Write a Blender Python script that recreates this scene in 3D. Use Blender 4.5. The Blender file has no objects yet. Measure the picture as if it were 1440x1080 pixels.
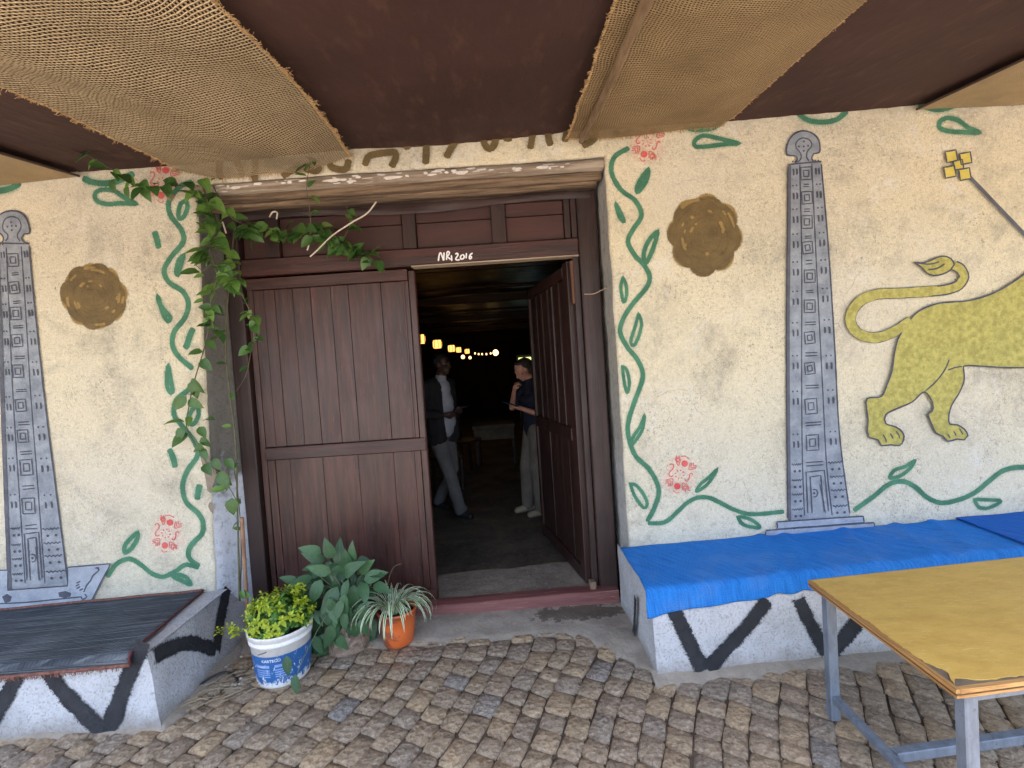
import bpy, bmesh, math, random
from mathutils import Vector, Matrix, Euler, noise
import numpy as np

random.seed(7)
R = math.radians
PI = math.pi
sc = bpy.context.scene

# ------------------------------------------------------------------ camera
cam_d = bpy.data.cameras.new("camera")
cam = bpy.data.objects.new("camera", cam_d)
sc.collection.objects.link(cam)
cam_d.sensor_width = 36.0
cam_d.lens = 36.0 * 690 / 1440
cam_d.clip_start = 0.05
cam_d.clip_end = 400
TILT, ROLL = R(2.07), R(3.8)
cam.matrix_world = (Matrix.Translation((0, 0, 1.6)) @ Matrix.Rotation(R(90) - TILT, 4, 'X')
                    @ Matrix.Rotation(ROLL, 4, 'Z').inverted())
sc.camera = cam
sc.render.resolution_x, sc.render.resolution_y = 1024, 768
sc.view_settings.view_transform = 'Standard'
sc.view_settings.look = 'None'
sc.view_settings.gamma = 1
sc.view_settings.use_curve_mapping = False
sc.view_settings.exposure = 2.27
sc.cycles.use_denoising = True
sc.cycles.max_bounces = 8
sc.cycles.diffuse_bounces = 5
sc.cycles.glossy_bounces = 3
sc.cycles.transparent_max_bounces = 16
sc.cycles.sample_clamp_indirect = 6

# ------------------------------------------------------------------ daylight
SUN_EL, SUN_ROT = R(72), R(200)
w = bpy.data.worlds.new("World")
sc.world = w
w.use_nodes = True
wn = w.node_tree
sky = wn.nodes.new('ShaderNodeTexSky')
sky.sky_type = 'NISHITA'
sky.sun_disc = False
sky.sun_elevation = SUN_EL
sky.sun_rotation = SUN_ROT
sky.dust_density = 2.5
bg = wn.nodes['Background']
bg.inputs['Strength'].default_value = 0.15
wn.links.new(sky.outputs[0], bg.inputs[0])
sun_d = bpy.data.lights.new("sun", 'SUN')
sun_d.energy = 4.0
sun_d.angle = R(0.5)
sun_d.color = (1.0, 0.96, 0.90)
sun = bpy.data.objects.new("sun", sun_d)
sc.collection.objects.link(sun)
# direction to the sun: azimuth measured like the sky texture (0 = +Y, clockwise)
sd = Vector((math.sin(SUN_ROT) * math.cos(SUN_EL), math.cos(SUN_ROT) * math.cos(SUN_EL), math.sin(SUN_EL)))
sun.rotation_euler = sd.to_track_quat('Z', 'Y').to_euler()

# ------------------------------------------------------------------ helpers
def at_Y(px, py, Y):
    """point of the vertical plane at depth Y seen at photo position px, py (real place of a measured leaf)"""
    v = cam.matrix_world.to_3x3() @ Vector(((px - 720) / 690, (540 - py) / 690, -1))
    return (v.x * Y / v.y, Y, 1.6 + v.z * Y / v.y)

def lin(r, g, b):
    f = lambda c: (c / 255 / 12.92) if c / 255 <= .04045 else ((c / 255 + .055) / 1.055) ** 2.4
    return (f(r), f(g), f(b), 1)

class NT:
    def __init__(s, name):
        s.m = bpy.data.materials.new(name)
        s.m.use_nodes = True
        s.t = s.m.node_tree
        s.p = s.t.nodes['Principled BSDF']
        s.out = s.t.nodes['Material Output']
    def n(s, typ, ins=None, **props):
        nd = s.t.nodes.new(typ)
        for k, v in props.items():
            setattr(nd, k, v)
        for k, v in (ins or {}).items():
            s.set(nd, k, v)
        return nd
    def set(s, nd, k, v):
        i = nd.inputs[k]
        if isinstance(v, bpy.types.NodeSocket):
            s.t.links.new(v, i)
        elif isinstance(v, bpy.types.Node):
            s.t.links.new(v.outputs[0], i)
        else:
            i.default_value = v
    def coord(s, kind='pos', scale=(1, 1, 1), rot=(0, 0, 0)):
        if kind == 'pos':
            o = s.n('ShaderNodeNewGeometry').outputs['Position']
        else:
            o = s.n('ShaderNodeTexCoord').outputs[{'obj': 'Object', 'uv': 'UV', 'gen': 'Generated'}[kind]]
        if scale == (1, 1, 1) and rot == (0, 0, 0):
            return o
        return s.n('ShaderNodeMapping', {'Vector': o, 'Scale': scale, 'Rotation': rot}).outputs[0]
    def noise(s, co, scale, detail=4, rough=.55, dist=0):
        return s.n('ShaderNodeTexNoise', {'Vector': co, 'Scale': scale, 'Detail': detail, 'Roughness': rough, 'Distortion': dist}).outputs['Fac']
    def ramp(s, fac, stops):
        r = s.n('ShaderNodeValToRGB', {'Fac': fac})
        e = r.color_ramp.elements
        while len(e) < len(stops):
            e.new(.5)
        for el, (p, c) in zip(e, stops):
            el.position = p
            el.color = c if isinstance(c, tuple) else (c, c, c, 1)
        return r.outputs[0]
    def mix(s, fac, a, b, mode='MIX'):
        m = s.n('ShaderNodeMix', data_type='RGBA', blend_type=mode)
        s.set(m, 0, fac)
        s.set(m, 6, a)
        s.set(m, 7, b)
        return m.outputs[2]
    def math(s, op, a, b=None, clamp=False):
        m = s.n('ShaderNodeMath', operation=op, use_clamp=clamp)
        s.set(m, 0, a)
        if b is not None:
            s.set(m, 1, b)
        return m.outputs[0]
    def bump(s, h, strength=.5, dist=.01, normal=None):
        b = s.n('ShaderNodeBump', {'Height': h, 'Strength': strength, 'Distance': dist})
        if normal is not None:
            s.set(b, 'Normal', normal)
        s.set(s.p, 'Normal', b.outputs[0])
        return b.outputs[0]
    def base(s, c):
        s.set(s.p, 'Base Color', c)
    def rough(s, v):
        s.set(s.p, 'Roughness', v)
    def alpha(s, v):
        s.set(s.p, 'Alpha', v)

def simple(name, c1, c2=None, rough=.6, scale=8, bump=.2, bscale=60, metal=0, coord='obj', bd=.004):
    m = NT(name)
    co = m.coord(coord)
    c2 = c2 or tuple(x * .7 for x in c1[:3]) + (1,)
    f = m.noise(co, scale, 5, .6)
    m.base(m.mix(m.ramp(f, [(.35, 0.), (.65, 1.)]), c1, c2))
    m.rough(rough)
    m.p.inputs['Metallic'].default_value = metal
    if bump:
        m.bump(m.noise(co, bscale, 4, .6), bump, bd)
    return m.m

def link(o):
    sc.collection.objects.link(o)
    return o

def thing(name, label, cat, loc=(0, 0, 0), group=None):
    o = bpy.data.objects.new(name, None)
    o.empty_display_size = .1
    link(o)
    o.location = loc
    o['label'] = label
    o['category'] = cat
    if group:
        o['group'] = group
    return o

def wloc(o):
    v = Vector((0, 0, 0))
    while o is not None:
        v += o.location
        o = o.parent
    return v

def mesh(name, verts, faces, smooth=False, org=None):
    me = bpy.data.meshes.new(name)
    if org is not None:
        verts = [(v[0] - org[0], v[1] - org[1], v[2] - org[2]) for v in verts]
    me.from_pydata([tuple(v) for v in verts], [], faces)
    if smooth:
        me.polygons.foreach_set('use_smooth', [True] * len(me.polygons))
    me.update()
    return me

def mk(name, geo, mat, parent=None, smooth=False, label=None, cat=None, group=None, kind=None, loc=None):
    """geo = (verts, faces) in WORLD coordinates; placed under parent"""
    org = Vector(loc) if loc is not None else (wloc(parent) if parent else Vector((0, 0, 0)))
    me = mesh(name, geo[0], geo[1], smooth, org)
    for mm in (mat if isinstance(mat, (list, tuple)) else [mat]):
        me.materials.append(mm)
    o = bpy.data.objects.new(name, me)
    link(o)
    if parent:
        o.parent = parent
        o.location = org - wloc(parent)
    else:
        o.location = org
    for k, v in (('label', label), ('category', cat), ('group', group), ('kind', kind)):
        if v:
            o[k] = v
    return o

def inst(name, me, parent, mat4, label=None):
    """mat4 in world space, parent has a pure translation"""
    o = bpy.data.objects.new(name, me)
    link(o)
    o.parent = parent
    o.matrix_local = Matrix.Translation(-wloc(parent)) @ mat4
    if label:
        o['label'] = label
    return o

def join(*gs):
    V, Fc = [], []
    for v, f in gs:
        b = len(V)
        V += [tuple(x) for x in v]
        Fc += [tuple(i + b for i in q) for q in f]
    return V, Fc

def box(x0, x1, y0, y1, z0, z1, bev=.004, jit=0):
    """chamfered box"""
    c = Vector(((x0 + x1) / 2, (y0 + y1) / 2, (z0 + z1) / 2))
    h = Vector((abs(x1 - x0) / 2, abs(y1 - y0) / 2, abs(z1 - z0) / 2))
    b = min(bev, min(h) * .6)
    V = []
    idx = {}
    for sx in (-1, 1):
        for sy in (-1, 1):
            for sz in (-1, 1):
                for ax in range(3):
                    p = [sx * (h.x - b), sy * (h.y - b), sz * (h.z - b)]
                    s = (sx, sy, sz)[ax]
                    p[ax] = s * h[ax]
                    idx[(sx, sy, sz, ax)] = len(V)
                    V.append((c.x + p[0] + random.uniform(-jit, jit), c.y + p[1] + random.uniform(-jit, jit), c.z + p[2] + random.uniform(-jit, jit)))
    Fc = []
    def q(keys):
        pts = [Vector(V[idx[k]]) for k in keys]
        n = (pts[1] - pts[0]).cross(pts[2] - pts[0])
        m = sum(pts, Vector()) / len(pts) - c
        ids = [idx[k] for k in keys]
        Fc.append(tuple(ids if n.dot(m) > 0 else ids[::-1]))
    for ax in range(3):
        o = [a for a in range(3) if a != ax]
        for s in (-1, 1):
            ks = []
            for a, b2 in ((-1, -1), (1, -1), (1, 1), (-1, 1)):
                t = [0, 0, 0]
                t[ax] = s
                t[o[0]] = a
                t[o[1]] = b2
                ks.append((*t, ax))
            q(ks)
        for a in (-1, 1):
            for b2 in (-1, 1):
                t1 = [0, 0, 0]
                t1[ax] = -1
                t1[o[0]] = a
                t1[o[1]] = b2
                t2 = list(t1)
                t2[ax] = 1
                q([(*t1, o[0]), (*t2, o[0]), (*t2, o[1]), (*t1, o[1])])
    for sx in (-1, 1):
        for sy in (-1, 1):
            for sz in (-1, 1):
                q([(sx, sy, sz, 0), (sx, sy, sz, 1), (sx, sy, sz, 2)])
    return V, Fc

def xform(geo, M4):
    return [tuple(M4 @ Vector(v)) for v in geo[0]], geo[1]

def bar(p0, p1, wx, wy, bev=.003, up=(0, 0, 1)):
    """box beam from p0 to p1"""
    p0, p1 = Vector(p0), Vector(p1)
    d = (p1 - p0)
    L = d.length
    d.normalize()
    x = Vector(up).cross(d)
    if x.length < .01:
        x = Vector((1, 0, 0))
    x.normalize()
    y = d.cross(x)
    g = box(-wx / 2, wx / 2, -wy / 2, wy / 2, 0, L, bev)
    M4 = Matrix((x, y, d)).transposed().to_4x4()
    M4.translation = p0
    return xform(g, M4)

def catmull(pts, step):
    pts = [Vector(p) for p in pts]
    if len(pts) < 3:
        L = (pts[1] - pts[0]).length
        n = max(1, int(L / step))
        return [pts[0].lerp(pts[1], i / n) for i in range(n + 1)]
    P = [2 * pts[0] - pts[1]] + pts + [2 * pts[-1] - pts[-2]]
    out = []
    for i in range(1, len(P) - 2):
        a, b, c, d = P[i - 1:i + 3]
        n = max(1, int((c - b).length / step))
        for k in range(n):
            t = k / n
            out.append(.5 * ((2 * b) + (c - a) * t + (2 * a - 5 * b + 4 * c - d) * t * t + (3 * b - a - 3 * c + d) * t ** 3))
    out.append(pts[-1])
    return out

def tube(pts, r, seg=8, r1=None, smooth_step=None, caps=True, wob=0):
    pts = [Vector(p) for p in pts]
    if smooth_step:
        pts = catmull(pts, smooth_step)
    n = len(pts)
    V, Fc = [], []
    prev = None
    for i, p in enumerate(pts):
        d = (pts[min(i + 1, n - 1)] - pts[max(i - 1, 0)])
        if d.length < 1e-9:
            d = Vector((0, 0, 1))
        d.normalize()
        if prev is None:
            a = Vector((0, 0, 1)) if abs(d.z) < .9 else Vector((1, 0, 0))
            x = a.cross(d).normalized()
        else:
            x = (prev - d * prev.dot(d)).normalized()
        prev = x
        y = d.cross(x)
        rr = r if r1 is None else r + (r1 - r) * i / max(1, n - 1)
        if callable(wob):
            pass
        for k in range(seg):
            a = 2 * PI * k / seg
            q = rr
            if wob:
                q = rr * (1 + wob * noise.noise(p * 14 + Vector((math.cos(a), math.sin(a), 0)) * 1.1))
            V.append(p + (x * math.cos(a) + y * math.sin(a)) * q)
    for i in range(n - 1):
        for k in range(seg):
            k2 = (k + 1) % seg
            Fc.append((i * seg + k, i * seg + k2, (i + 1) * seg + k2, (i + 1) * seg + k))
    if caps:
        Fc.append(tuple(range(seg))[::-1])
        Fc.append(tuple((n - 1) * seg + k for k in range(seg)))
    return V, Fc

def lathe(cx, cy, prof, seg=32):
    V, Fc = [], []
    for r, z in prof:
        for k in range(seg):
            a = 2 * PI * k / seg
            V.append((cx + r * math.cos(a), cy + r * math.sin(a), z))
    for i in range(len(prof) - 1):
        for k in range(seg):
            k2 = (k + 1) % seg
            Fc.append((i * seg + k, i * seg + k2, (i + 1) * seg + k2, (i + 1) * seg + k))
    return V, Fc

def grid(nx, ny, fn):
    V = [fn(i / nx, j / ny) for j in range(ny + 1) for i in range(nx + 1)]
    Fc = [(j * (nx + 1) + i, j * (nx + 1) + i + 1, (j + 1) * (nx + 1) + i + 1, (j + 1) * (nx + 1) + i) for j in range(ny) for i in range(nx)]
    return V, Fc

def set_uv(o, fn):
    me = o.data
    uv = me.uv_layers.new(name='UVMap')
    for lp in me.loops:
        uv.data[lp.index].uv = fn(me.vertices[lp.vertex_index].co)

# ------------------------------------------------------------------ materials
def plaster_height(m):
    """shared relief of the stucco, in world coordinates (wall and paint use the same)"""
    co = m.coord('pos')
    a = m.noise(co, 3.0, 3, .5)
    b = m.noise(co, 42, 6, .72, .6)
    c = m.noise(co, 130, 3, .6)
    mp = m.coord('pos', (90, 60, 60), (0, .5, 0))
    d = m.n('ShaderNodeTexVoronoi', {'Vector': m.coord('pos', (1, 1, 1), (0, .6, 0)), 'Scale': 55.0, 'Randomness': 1.0}).outputs['Distance']
    h = m.math('ADD', m.math('MULTIPLY', a, 1.6), m.math('MULTIPLY', b, .9))
    h = m.math('ADD', h, m.math('MULTIPLY', c, .22))
    return h, b, co

def make_wall_mat():
    m = NT('cream_plaster')
    h, b, co = plaster_height(m)
    big = m.noise(co, .9, 3, .5)
    cream = m.mix(m.ramp(big, [(.35, 0.), (.65, 1.)]), lin(228, 217, 186), lin(216, 208, 188))
    # skylight painted in: cooler, whiter tone low on the wall
    z = m.n('ShaderNodeSeparateXYZ', {'Vector': co}).outputs['Z']
    low = m.ramp(m.math('ADD', m.math('MULTIPLY', z, .6), m.math('MULTIPLY', m.math('SUBTRACT', big, .5), .5)), [(.25, 1.), (.85, 0.)])
    cream = m.mix(m.math('MULTIPLY', low, .65), cream, lin(214, 212, 198))
    st = m.noise(co, 2.6, 6, .7, .5)
    st2 = m.noise(co, 11, 5, .75)
    stain = m.math('MULTIPLY', m.ramp(st, [(.47, 0.), (.66, 1.)]), m.ramp(st2, [(.38, .1), (.62, 1.)]))
    c = m.mix(m.math('MULTIPLY', stain, .62), cream, lin(134, 130, 120))
    pits = m.ramp(b, [(.36, 1.), (.45, 0.)])
    sp = m.noise(m.coord('pos', (1, 1, .7)), 75, 4, .75, 1.2)
    specks = m.math('MULTIPLY', m.ramp(sp, [(.55, 0.), (.63, 1.)]), m.ramp(m.noise(co, 3.2, 5, .7), [(.44, .06), (.62, 1.)]))
    c = m.mix(m.math('MULTIPLY', m.math('MULTIPLY', pits, m.ramp(m.noise(co, 2.1, 4, .6), [(.4, .25), (.62, 1.)])), .5), c, lin(136, 126, 104))
    grit = m.noise(co, 210, 2, .7)
    c = m.mix(m.math('MULTIPLY', m.ramp(grit, [(.38, 1.), (.5, 0.)]), .28), c, lin(150, 140, 116))
    c = m.mix(m.math('MULTIPLY', m.ramp(grit, [(.52, 0.), (.64, 1.)]), .3), c, lin(242, 236, 216))
    # pale scuffs and worn patches of older whitewash
    ww = m.math('MULTIPLY', m.ramp(m.noise(co, 1.6, 6, .72, .8), [(.54, 0.), (.6, 1.)]), m.ramp(m.noise(co, 16, 5, .8), [(.46, 0.), (.6, 1.)]))
    c = m.mix(m.math('MULTIPLY', ww, .5), c, lin(226, 224, 216))
    c = m.mix(m.math('MULTIPLY', specks, .62), c, lin(104, 96, 80))
    # thin cracks
    cr = m.n('ShaderNodeTexVoronoi', {'Vector': m.mix(.12, co, m.n('ShaderNodeTexNoise', {'Vector': co, 'Scale': 6.0}).outputs['Color']), 'Scale': 2.2}, feature='DISTANCE_TO_EDGE').outputs['Distance']
    crm = m.math('MULTIPLY', m.ramp(cr, [(.0, .6), (.0045, 0.)]), m.ramp(m.noise(co, 1.7, 2), [(.56, 0.), (.64, 1.)]))
    c = m.mix(m.math('MULTIPLY', crm, .7), c, lin(80, 72, 60))
    m.base(c)
    m.rough(.9)
    m.bump(h, .9, .02)
    return m.m

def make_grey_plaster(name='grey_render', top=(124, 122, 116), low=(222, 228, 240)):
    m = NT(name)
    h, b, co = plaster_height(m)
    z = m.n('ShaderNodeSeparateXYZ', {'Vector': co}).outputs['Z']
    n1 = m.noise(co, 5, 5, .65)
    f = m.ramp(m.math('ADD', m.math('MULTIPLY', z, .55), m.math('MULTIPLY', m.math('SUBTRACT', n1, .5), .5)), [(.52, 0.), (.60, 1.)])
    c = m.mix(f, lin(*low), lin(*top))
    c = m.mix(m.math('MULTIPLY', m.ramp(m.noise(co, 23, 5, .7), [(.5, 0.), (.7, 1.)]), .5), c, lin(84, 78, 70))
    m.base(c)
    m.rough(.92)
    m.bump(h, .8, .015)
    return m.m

def make_white_bench():
    m = NT('whitewashed_stucco')
    co = m.coord('pos')
    h = m.math('ADD', m.noise(co, 60, 5, .7), m.math('MULTIPLY', m.noise(co, 6, 3), 1.2))
    z = m.n('ShaderNodeSeparateXYZ', {'Vector': co}).outputs['Z']
    base = m.mix(m.noise(co, 3, 4), lin(208, 209, 212), lin(184, 186, 192))
    sp = m.ramp(m.noise(co, 90, 4, .8), [(.52, 0.), (.62, 1.)])
    base = m.mix(m.math('MULTIPLY', m.ramp(m.noise(co, 7, 6, .75), [(.48, 0.), (.64, 1.)]), .5), base, lin(160, 162, 166))
    c = m.mix(m.math('MULTIPLY', sp, .55), base, lin(110, 108, 104))
    d = m.ramp(m.math('ADD', z, m.math('MULTIPLY', m.noise(co, 9, 6, .7), .16)), [(.07, 1.), (.17, 0.)])
    c = m.mix(m.math('MULTIPLY', d, .8), c, lin(128, 116, 102))
    m.base(c)
    m.rough(.9)
    m.bump(h, .9, .012)
    return m.m

def make_paint(name, c1, c2, rough=.75, dens=1.0, speck=.35, spec_c=(200, 190, 160), edge=.25, nscale=90, nz=12):
    """wall paint: covers where the vertex attribute 'cover' is high, broken by the stucco grain at its edge"""
    m = NT(name)
    h, b, co = plaster_height(m)
    at = m.n('ShaderNodeAttribute', attribute_name='cover').outputs['Fac']
    fine = m.noise(co, 330, 2, .6)
    n1 = m.noise(co, nscale, 4, .7)
    n2 = m.noise(co, nz, 4, .6)
    m.base(m.mix(m.ramp(n2, [(.35, 0.), (.65, 1.)]), c1, c2))
    at = m.math('MULTIPLY', at, dens)
    a = m.math('ADD', at, m.math('MULTIPLY', m.math('SUBTRACT', n1, .5), speck * 2))
    a = m.math('ADD', a, m.math('MULTIPLY', m.math('SUBTRACT', fine, .5), edge * 4))
    a = m.n('ShaderNodeMapRange', {'Value': a, 'From Min': .46, 'From Max': .54}).outputs[0]
    m.alpha(a)
    m.rough(rough)
    m.bump(h, .85, .016)
    return m.m

def make_wood(name, c1, c2, rough=.5, gx=26, gz=1.6, bump=.5, axis='Z', wear=None, wearamt=.3, coord='pos', spec=.5):
    m = NT(name)
    sc3 = {'Z': (gx, gx, gz), 'X': (gz, gx, gx), 'Y': (gx, gz, gx)}[axis]
    rnd = m.n('ShaderNodeObjectInfo').outputs['Random']
    co0 = m.coord(coord)
    off = m.n('ShaderNodeVectorMath', {0: co0, 1: m.n('ShaderNodeCombineXYZ', {0: m.math('MULTIPLY', rnd, 7.3), 1: m.math('MULTIPLY', rnd, 3.1), 2: m.math('MULTIPLY', rnd, 5.7)}).outputs[0]}, operation='ADD').outputs[0]
    co = m.n('ShaderNodeMapping', {'Vector': off, 'Scale': sc3}).outputs[0]
    g = m.noise(co, 1.0, 7, .68, .4)
    fine = m.noise(co, 4.0, 4, .7)
    blot = m.noise(off, 4, 4, .6)
    c = m.mix(m.ramp(g, [(.38, 0.), (.62, 1.)]), c1, c2)
    c = m.mix(m.math('MULTIPLY', m.ramp(rnd, [(0., 0.), (1., 1.)]), .35), c, c2)
    if wear:
        wv = m.math('MULTIPLY', m.ramp(fine, [(.55, 0.), (.75, 1.)]), m.ramp(blot, [(.42, .1), (.65, 1.)]))
        c = m.mix(m.math('MULTIPLY', wv, wearamt), c, wear)
    scr = m.n('ShaderNodeMapping', {'Vector': off, 'Rotation': (0, .12, 0), 'Scale': {'Z': (170, 170, 2.5), 'X': (2.5, 170, 170), 'Y': (170, 2.5, 170)}[axis]}).outputs[0]
    crk = m.ramp(m.noise(scr, 1.0, 3, .6), [(.30, 1.), (.36, 0.)])
    c = m.mix(m.math('MULTIPLY', crk, .6), c, tuple(v * .35 for v in c2[:3]) + (1,))
    m.base(c)
    m.rough(m.ramp(blot, [(.3, rough - .08), (.7, rough + .12)]))
    m.p.inputs['Specular IOR Level'].default_value = spec
    hh = m.math('ADD', m.math('MULTIPLY', g, 1.), m.math('MULTIPLY', fine, .35))
    m.bump(hh, bump, .006)
    return m.m

def make_burlap(name, su=.0135, sv=.017, c=(226, 206, 170), cd=(136, 115, 86), hole=.30, warp=.62, pw=1.6):
    m = NT(name)
    uv = m.coord('uv')
    wob = m.n('ShaderNodeTexNoise', {'Vector': uv, 'Scale': 5.0, 'Detail': 3.0}).outputs['Color']
    wob2 = m.n('ShaderNodeTexNoise', {'Vector': uv, 'Scale': 60.0, 'Detail': 2.0}).outputs['Color']
    v = m.n('ShaderNodeVectorMath', {0: wob, 1: (.5, .5, .5)}, operation='SUBTRACT').outputs[0]
    v = m.n('ShaderNodeVectorMath', {0: v, 'Scale': .05}, operation='SCALE').outputs[0]
    v2 = m.n('ShaderNodeVectorMath', {0: wob2, 1: (.5, .5, .5)}, operation='SUBTRACT').outputs[0]
    v2 = m.n('ShaderNodeVectorMath', {0: v2, 'Scale': .005}, operation='SCALE').outputs[0]
    p = m.n('ShaderNodeVectorMath', {0: uv, 1: v}, operation='ADD').outputs[0]
    p = m.n('ShaderNodeVectorMath', {0: p, 1: v2}, operation='ADD').outputs[0]
    s = m.n('ShaderNodeSeparateXYZ', {'Vector': p})
    U, Vv = s.outputs[0], s.outputs[1]
    cu = m.math('COSINE', m.math('MULTIPLY', U, 2 * PI / su))
    cv = m.math('COSINE', m.math('MULTIPLY', Vv, 2 * PI / sv))
    wu = m.n('ShaderNodeMapRange', {'Value': cu, 'From Min': -1.0, 'From Max': 1.0}).outputs[0]
    wv = m.n('ShaderNodeMapRange', {'Value': cv, 'From Min': -1.0, 'From Max': 1.0}).outputs[0]
    hu = m.math('COSINE', m.math('MULTIPLY', U, PI / su))
    hv = m.math('COSINE', m.math('MULTIPLY', Vv, PI / sv))
    over = m.math('MULTIPLY', hu, hv)
    hgt = m.math('MAXIMUM', m.math('MULTIPLY', wu, warp), m.math('ADD', m.math('POWER', wv, pw), m.math('MULTIPLY', over, .12)))
    blotch = m.noise(uv, 3.5, 4, .6)
    thr = m.math('ADD', m.math('MULTIPLY', m.noise(uv, 25, 3), .5), hole - .25)
    fib = m.noise(uv, 260, 3, .7)
    c0 = m.mix(m.ramp(blotch, [(.35, 0.), (.65, 1.)]), lin(*c), lin(*[int(x * .84) for x in c]))
    cc = m.mix(m.ramp(hgt, [(.35, 0.), (.95, 1.)]), lin(*cd), c0)
    cc = m.mix(m.math('MULTIPLY', m.ramp(fib, [(.35, 1.), (.6, 0.)]), .45), cc, lin(*cd))
    m.base(cc)
    m.rough(.95)
    m.p.inputs['Specular IOR Level'].default_value = .1
    m.alpha(m.n('ShaderNodeMapRange', {'Value': m.math('SUBTRACT', hgt, thr), 'From Min': 0.0, 'From Max': .08}).outputs[0])
    m.bump(m.math('ADD', hgt, m.math('MULTIPLY', fib, .3)), .8, .006)
    return m.m

def make_leaf(name, c1, c2, edge=None, rough=.38, trans=.25):
    m = NT(name)
    uv = m.coord('uv')
    s = m.n('ShaderNodeSeparateXYZ', {'Vector': uv})
    x = m.math('ABSOLUTE', m.math('SUBTRACT', s.outputs[0], .5))
    rnd = m.n('ShaderNodeObjectInfo').outputs['Random']
    pr = m.n('ShaderNodeNewGeometry').outputs['Random Per Island']
    r = m.math('FRACT', m.math('ADD', rnd, pr))
    c = m.mix(r, c1, c2)
    vein = m.math('SINE', m.math('MULTIPLY', m.math('SUBTRACT', s.outputs[1], m.math('MULTIPLY', x, .8)), 48.0))
    mid = m.ramp(x, [(0., 1.), (.05, 0.)])
    c = m.mix(m.math('MULTIPLY', m.ramp(vein, [(.6, 0.), (1., 1.)]), .18), c, (c1[0] * 2, c1[1] * 2, c1[2] * 2, 1))
    c = m.mix(m.math('MULTIPLY', mid, .45), c, tuple(min(1, v * 2.4) for v in c1[:3]) + (1,))
    if edge:
        c = m.mix(m.ramp(x, [(.0, 0.), (.10, 0.), (.20, 1.)]), edge, c) if edge[3] == 2 else m.mix(m.ramp(x, [(.22, 0.), (.30, 1.)]), c, edge[:3] + (1,))
    c = m.mix(m.math('MULTIPLY', m.ramp(m.noise(m.coord('obj'), 60, 3), [(.45, 0.), (.7, 1.)]), .3), c, tuple(v * .5 for v in c1[:3]) + (1,))
    m.base(c)
    m.rough(rough)
    tb = m.n('ShaderNodeBsdfTranslucent', {'Color': c})
    ms = m.n('ShaderNodeMixShader', {0: trans})
    m.t.links.new(m.p.outputs[0], ms.inputs[1])
    m.t.links.new(tb.outputs[0], ms.inputs[2])
    m.t.links.new(ms.outputs[0], m.out.inputs[0])
    m.bump(vein, .12, .002)
    return m.m

WALL = make_wall_mat()
REVEAL = make_grey_plaster()  # pale blue lower tone brightened, daylight put into the left reveal's colour
REVEAL_R = make_grey_plaster('grey_render_right', (172, 170, 164), (186, 186, 184))  # lighter copy for the right jamb, light falling on it painted in
BENCHW = make_white_bench()
MAROON = make_wood('maroon_painted_wood', lin(76, 43, 38), lin(43, 24, 21), .38, wear=lin(138, 106, 98), wearamt=.5, spec=.5)
MAROON_X = make_wood('maroon_painted_rail', lin(78, 42, 37), lin(44, 25, 22), .42, axis='X', wear=lin(126, 98, 92), wearamt=.42, spec=.5)
MAROON_D = make_wood('dark_maroon_wood', lin(58, 37, 34), lin(38, 24, 22), .5, wear=lin(120, 92, 84), wearamt=.3)
MAROON_DX = make_wood('dark_maroon_beam', lin(60, 41, 39), lin(40, 27, 26), .55, axis='X', wear=lin(120, 96, 90), wearamt=.35)
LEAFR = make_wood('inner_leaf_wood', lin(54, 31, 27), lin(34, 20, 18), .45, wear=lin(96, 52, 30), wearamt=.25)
SILL = make_wood('worn_pink_sill_wood', lin(132, 84, 80), lin(100, 58, 57), .6, axis='X', wear=lin(196, 164, 152), wearamt=.75)
LOGW = make_wood('weathered_log', lin(170, 158, 142), lin(112, 95, 78), .88, axis='X', gx=40, gz=2.2, bump=.9, wear=lin(215, 208, 198), wearamt=.9)
LOGB = make_wood('split_brown_log', lin(140, 118, 94), lin(66, 52, 40), .88, axis='X', gx=44, gz=2.2, bump=1., wear=lin(190, 160, 120), wearamt=.5)
LOGD = make_wood('dark_log', lin(84, 66, 52), lin(46, 34, 28), .9, axis='X', gx=44, gz=2.2, bump=1.)
POLE = make_wood('grey_brown_pole', lin(150, 126, 98), lin(108, 86, 62), .7, axis='Y', gx=60, gz=2, bump=.4)
BURLAP = make_burlap('loose_burlap')
BURLAP2 = make_burlap('fine_burlap', .008, .008, (212, 190, 150), (156, 132, 98), .02, .9, 1.)

# ================================================================== SETTING: ground, pavement
WY_, DY_ = 2.95, 3.22          # wall face, door face
GROUND = simple('earth', lin(172, 160, 146), lin(146, 134, 122), .95, 1.5, .4, 30, coord='pos', bd=.01)
BED = simple('joint_dirt', lin(104, 90, 76), lin(66, 56, 47), .95, 9, .8, 90, coord='pos', bd=.01)

g = grid(24, 24, lambda u, v: ((u - .5) * 240, -120 + 121.2 * v, -.05))
mk('ground', g, GROUND, kind='structure')
pav = mk('pavement', grid(60, 24, lambda u, v: (-4.5 + 9 * u, .2 + 3.3 * v, -.0065 + .004 * noise.noise(Vector((u * 90, v * 40, 0))))), BED, smooth=True, kind='structure')

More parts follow.
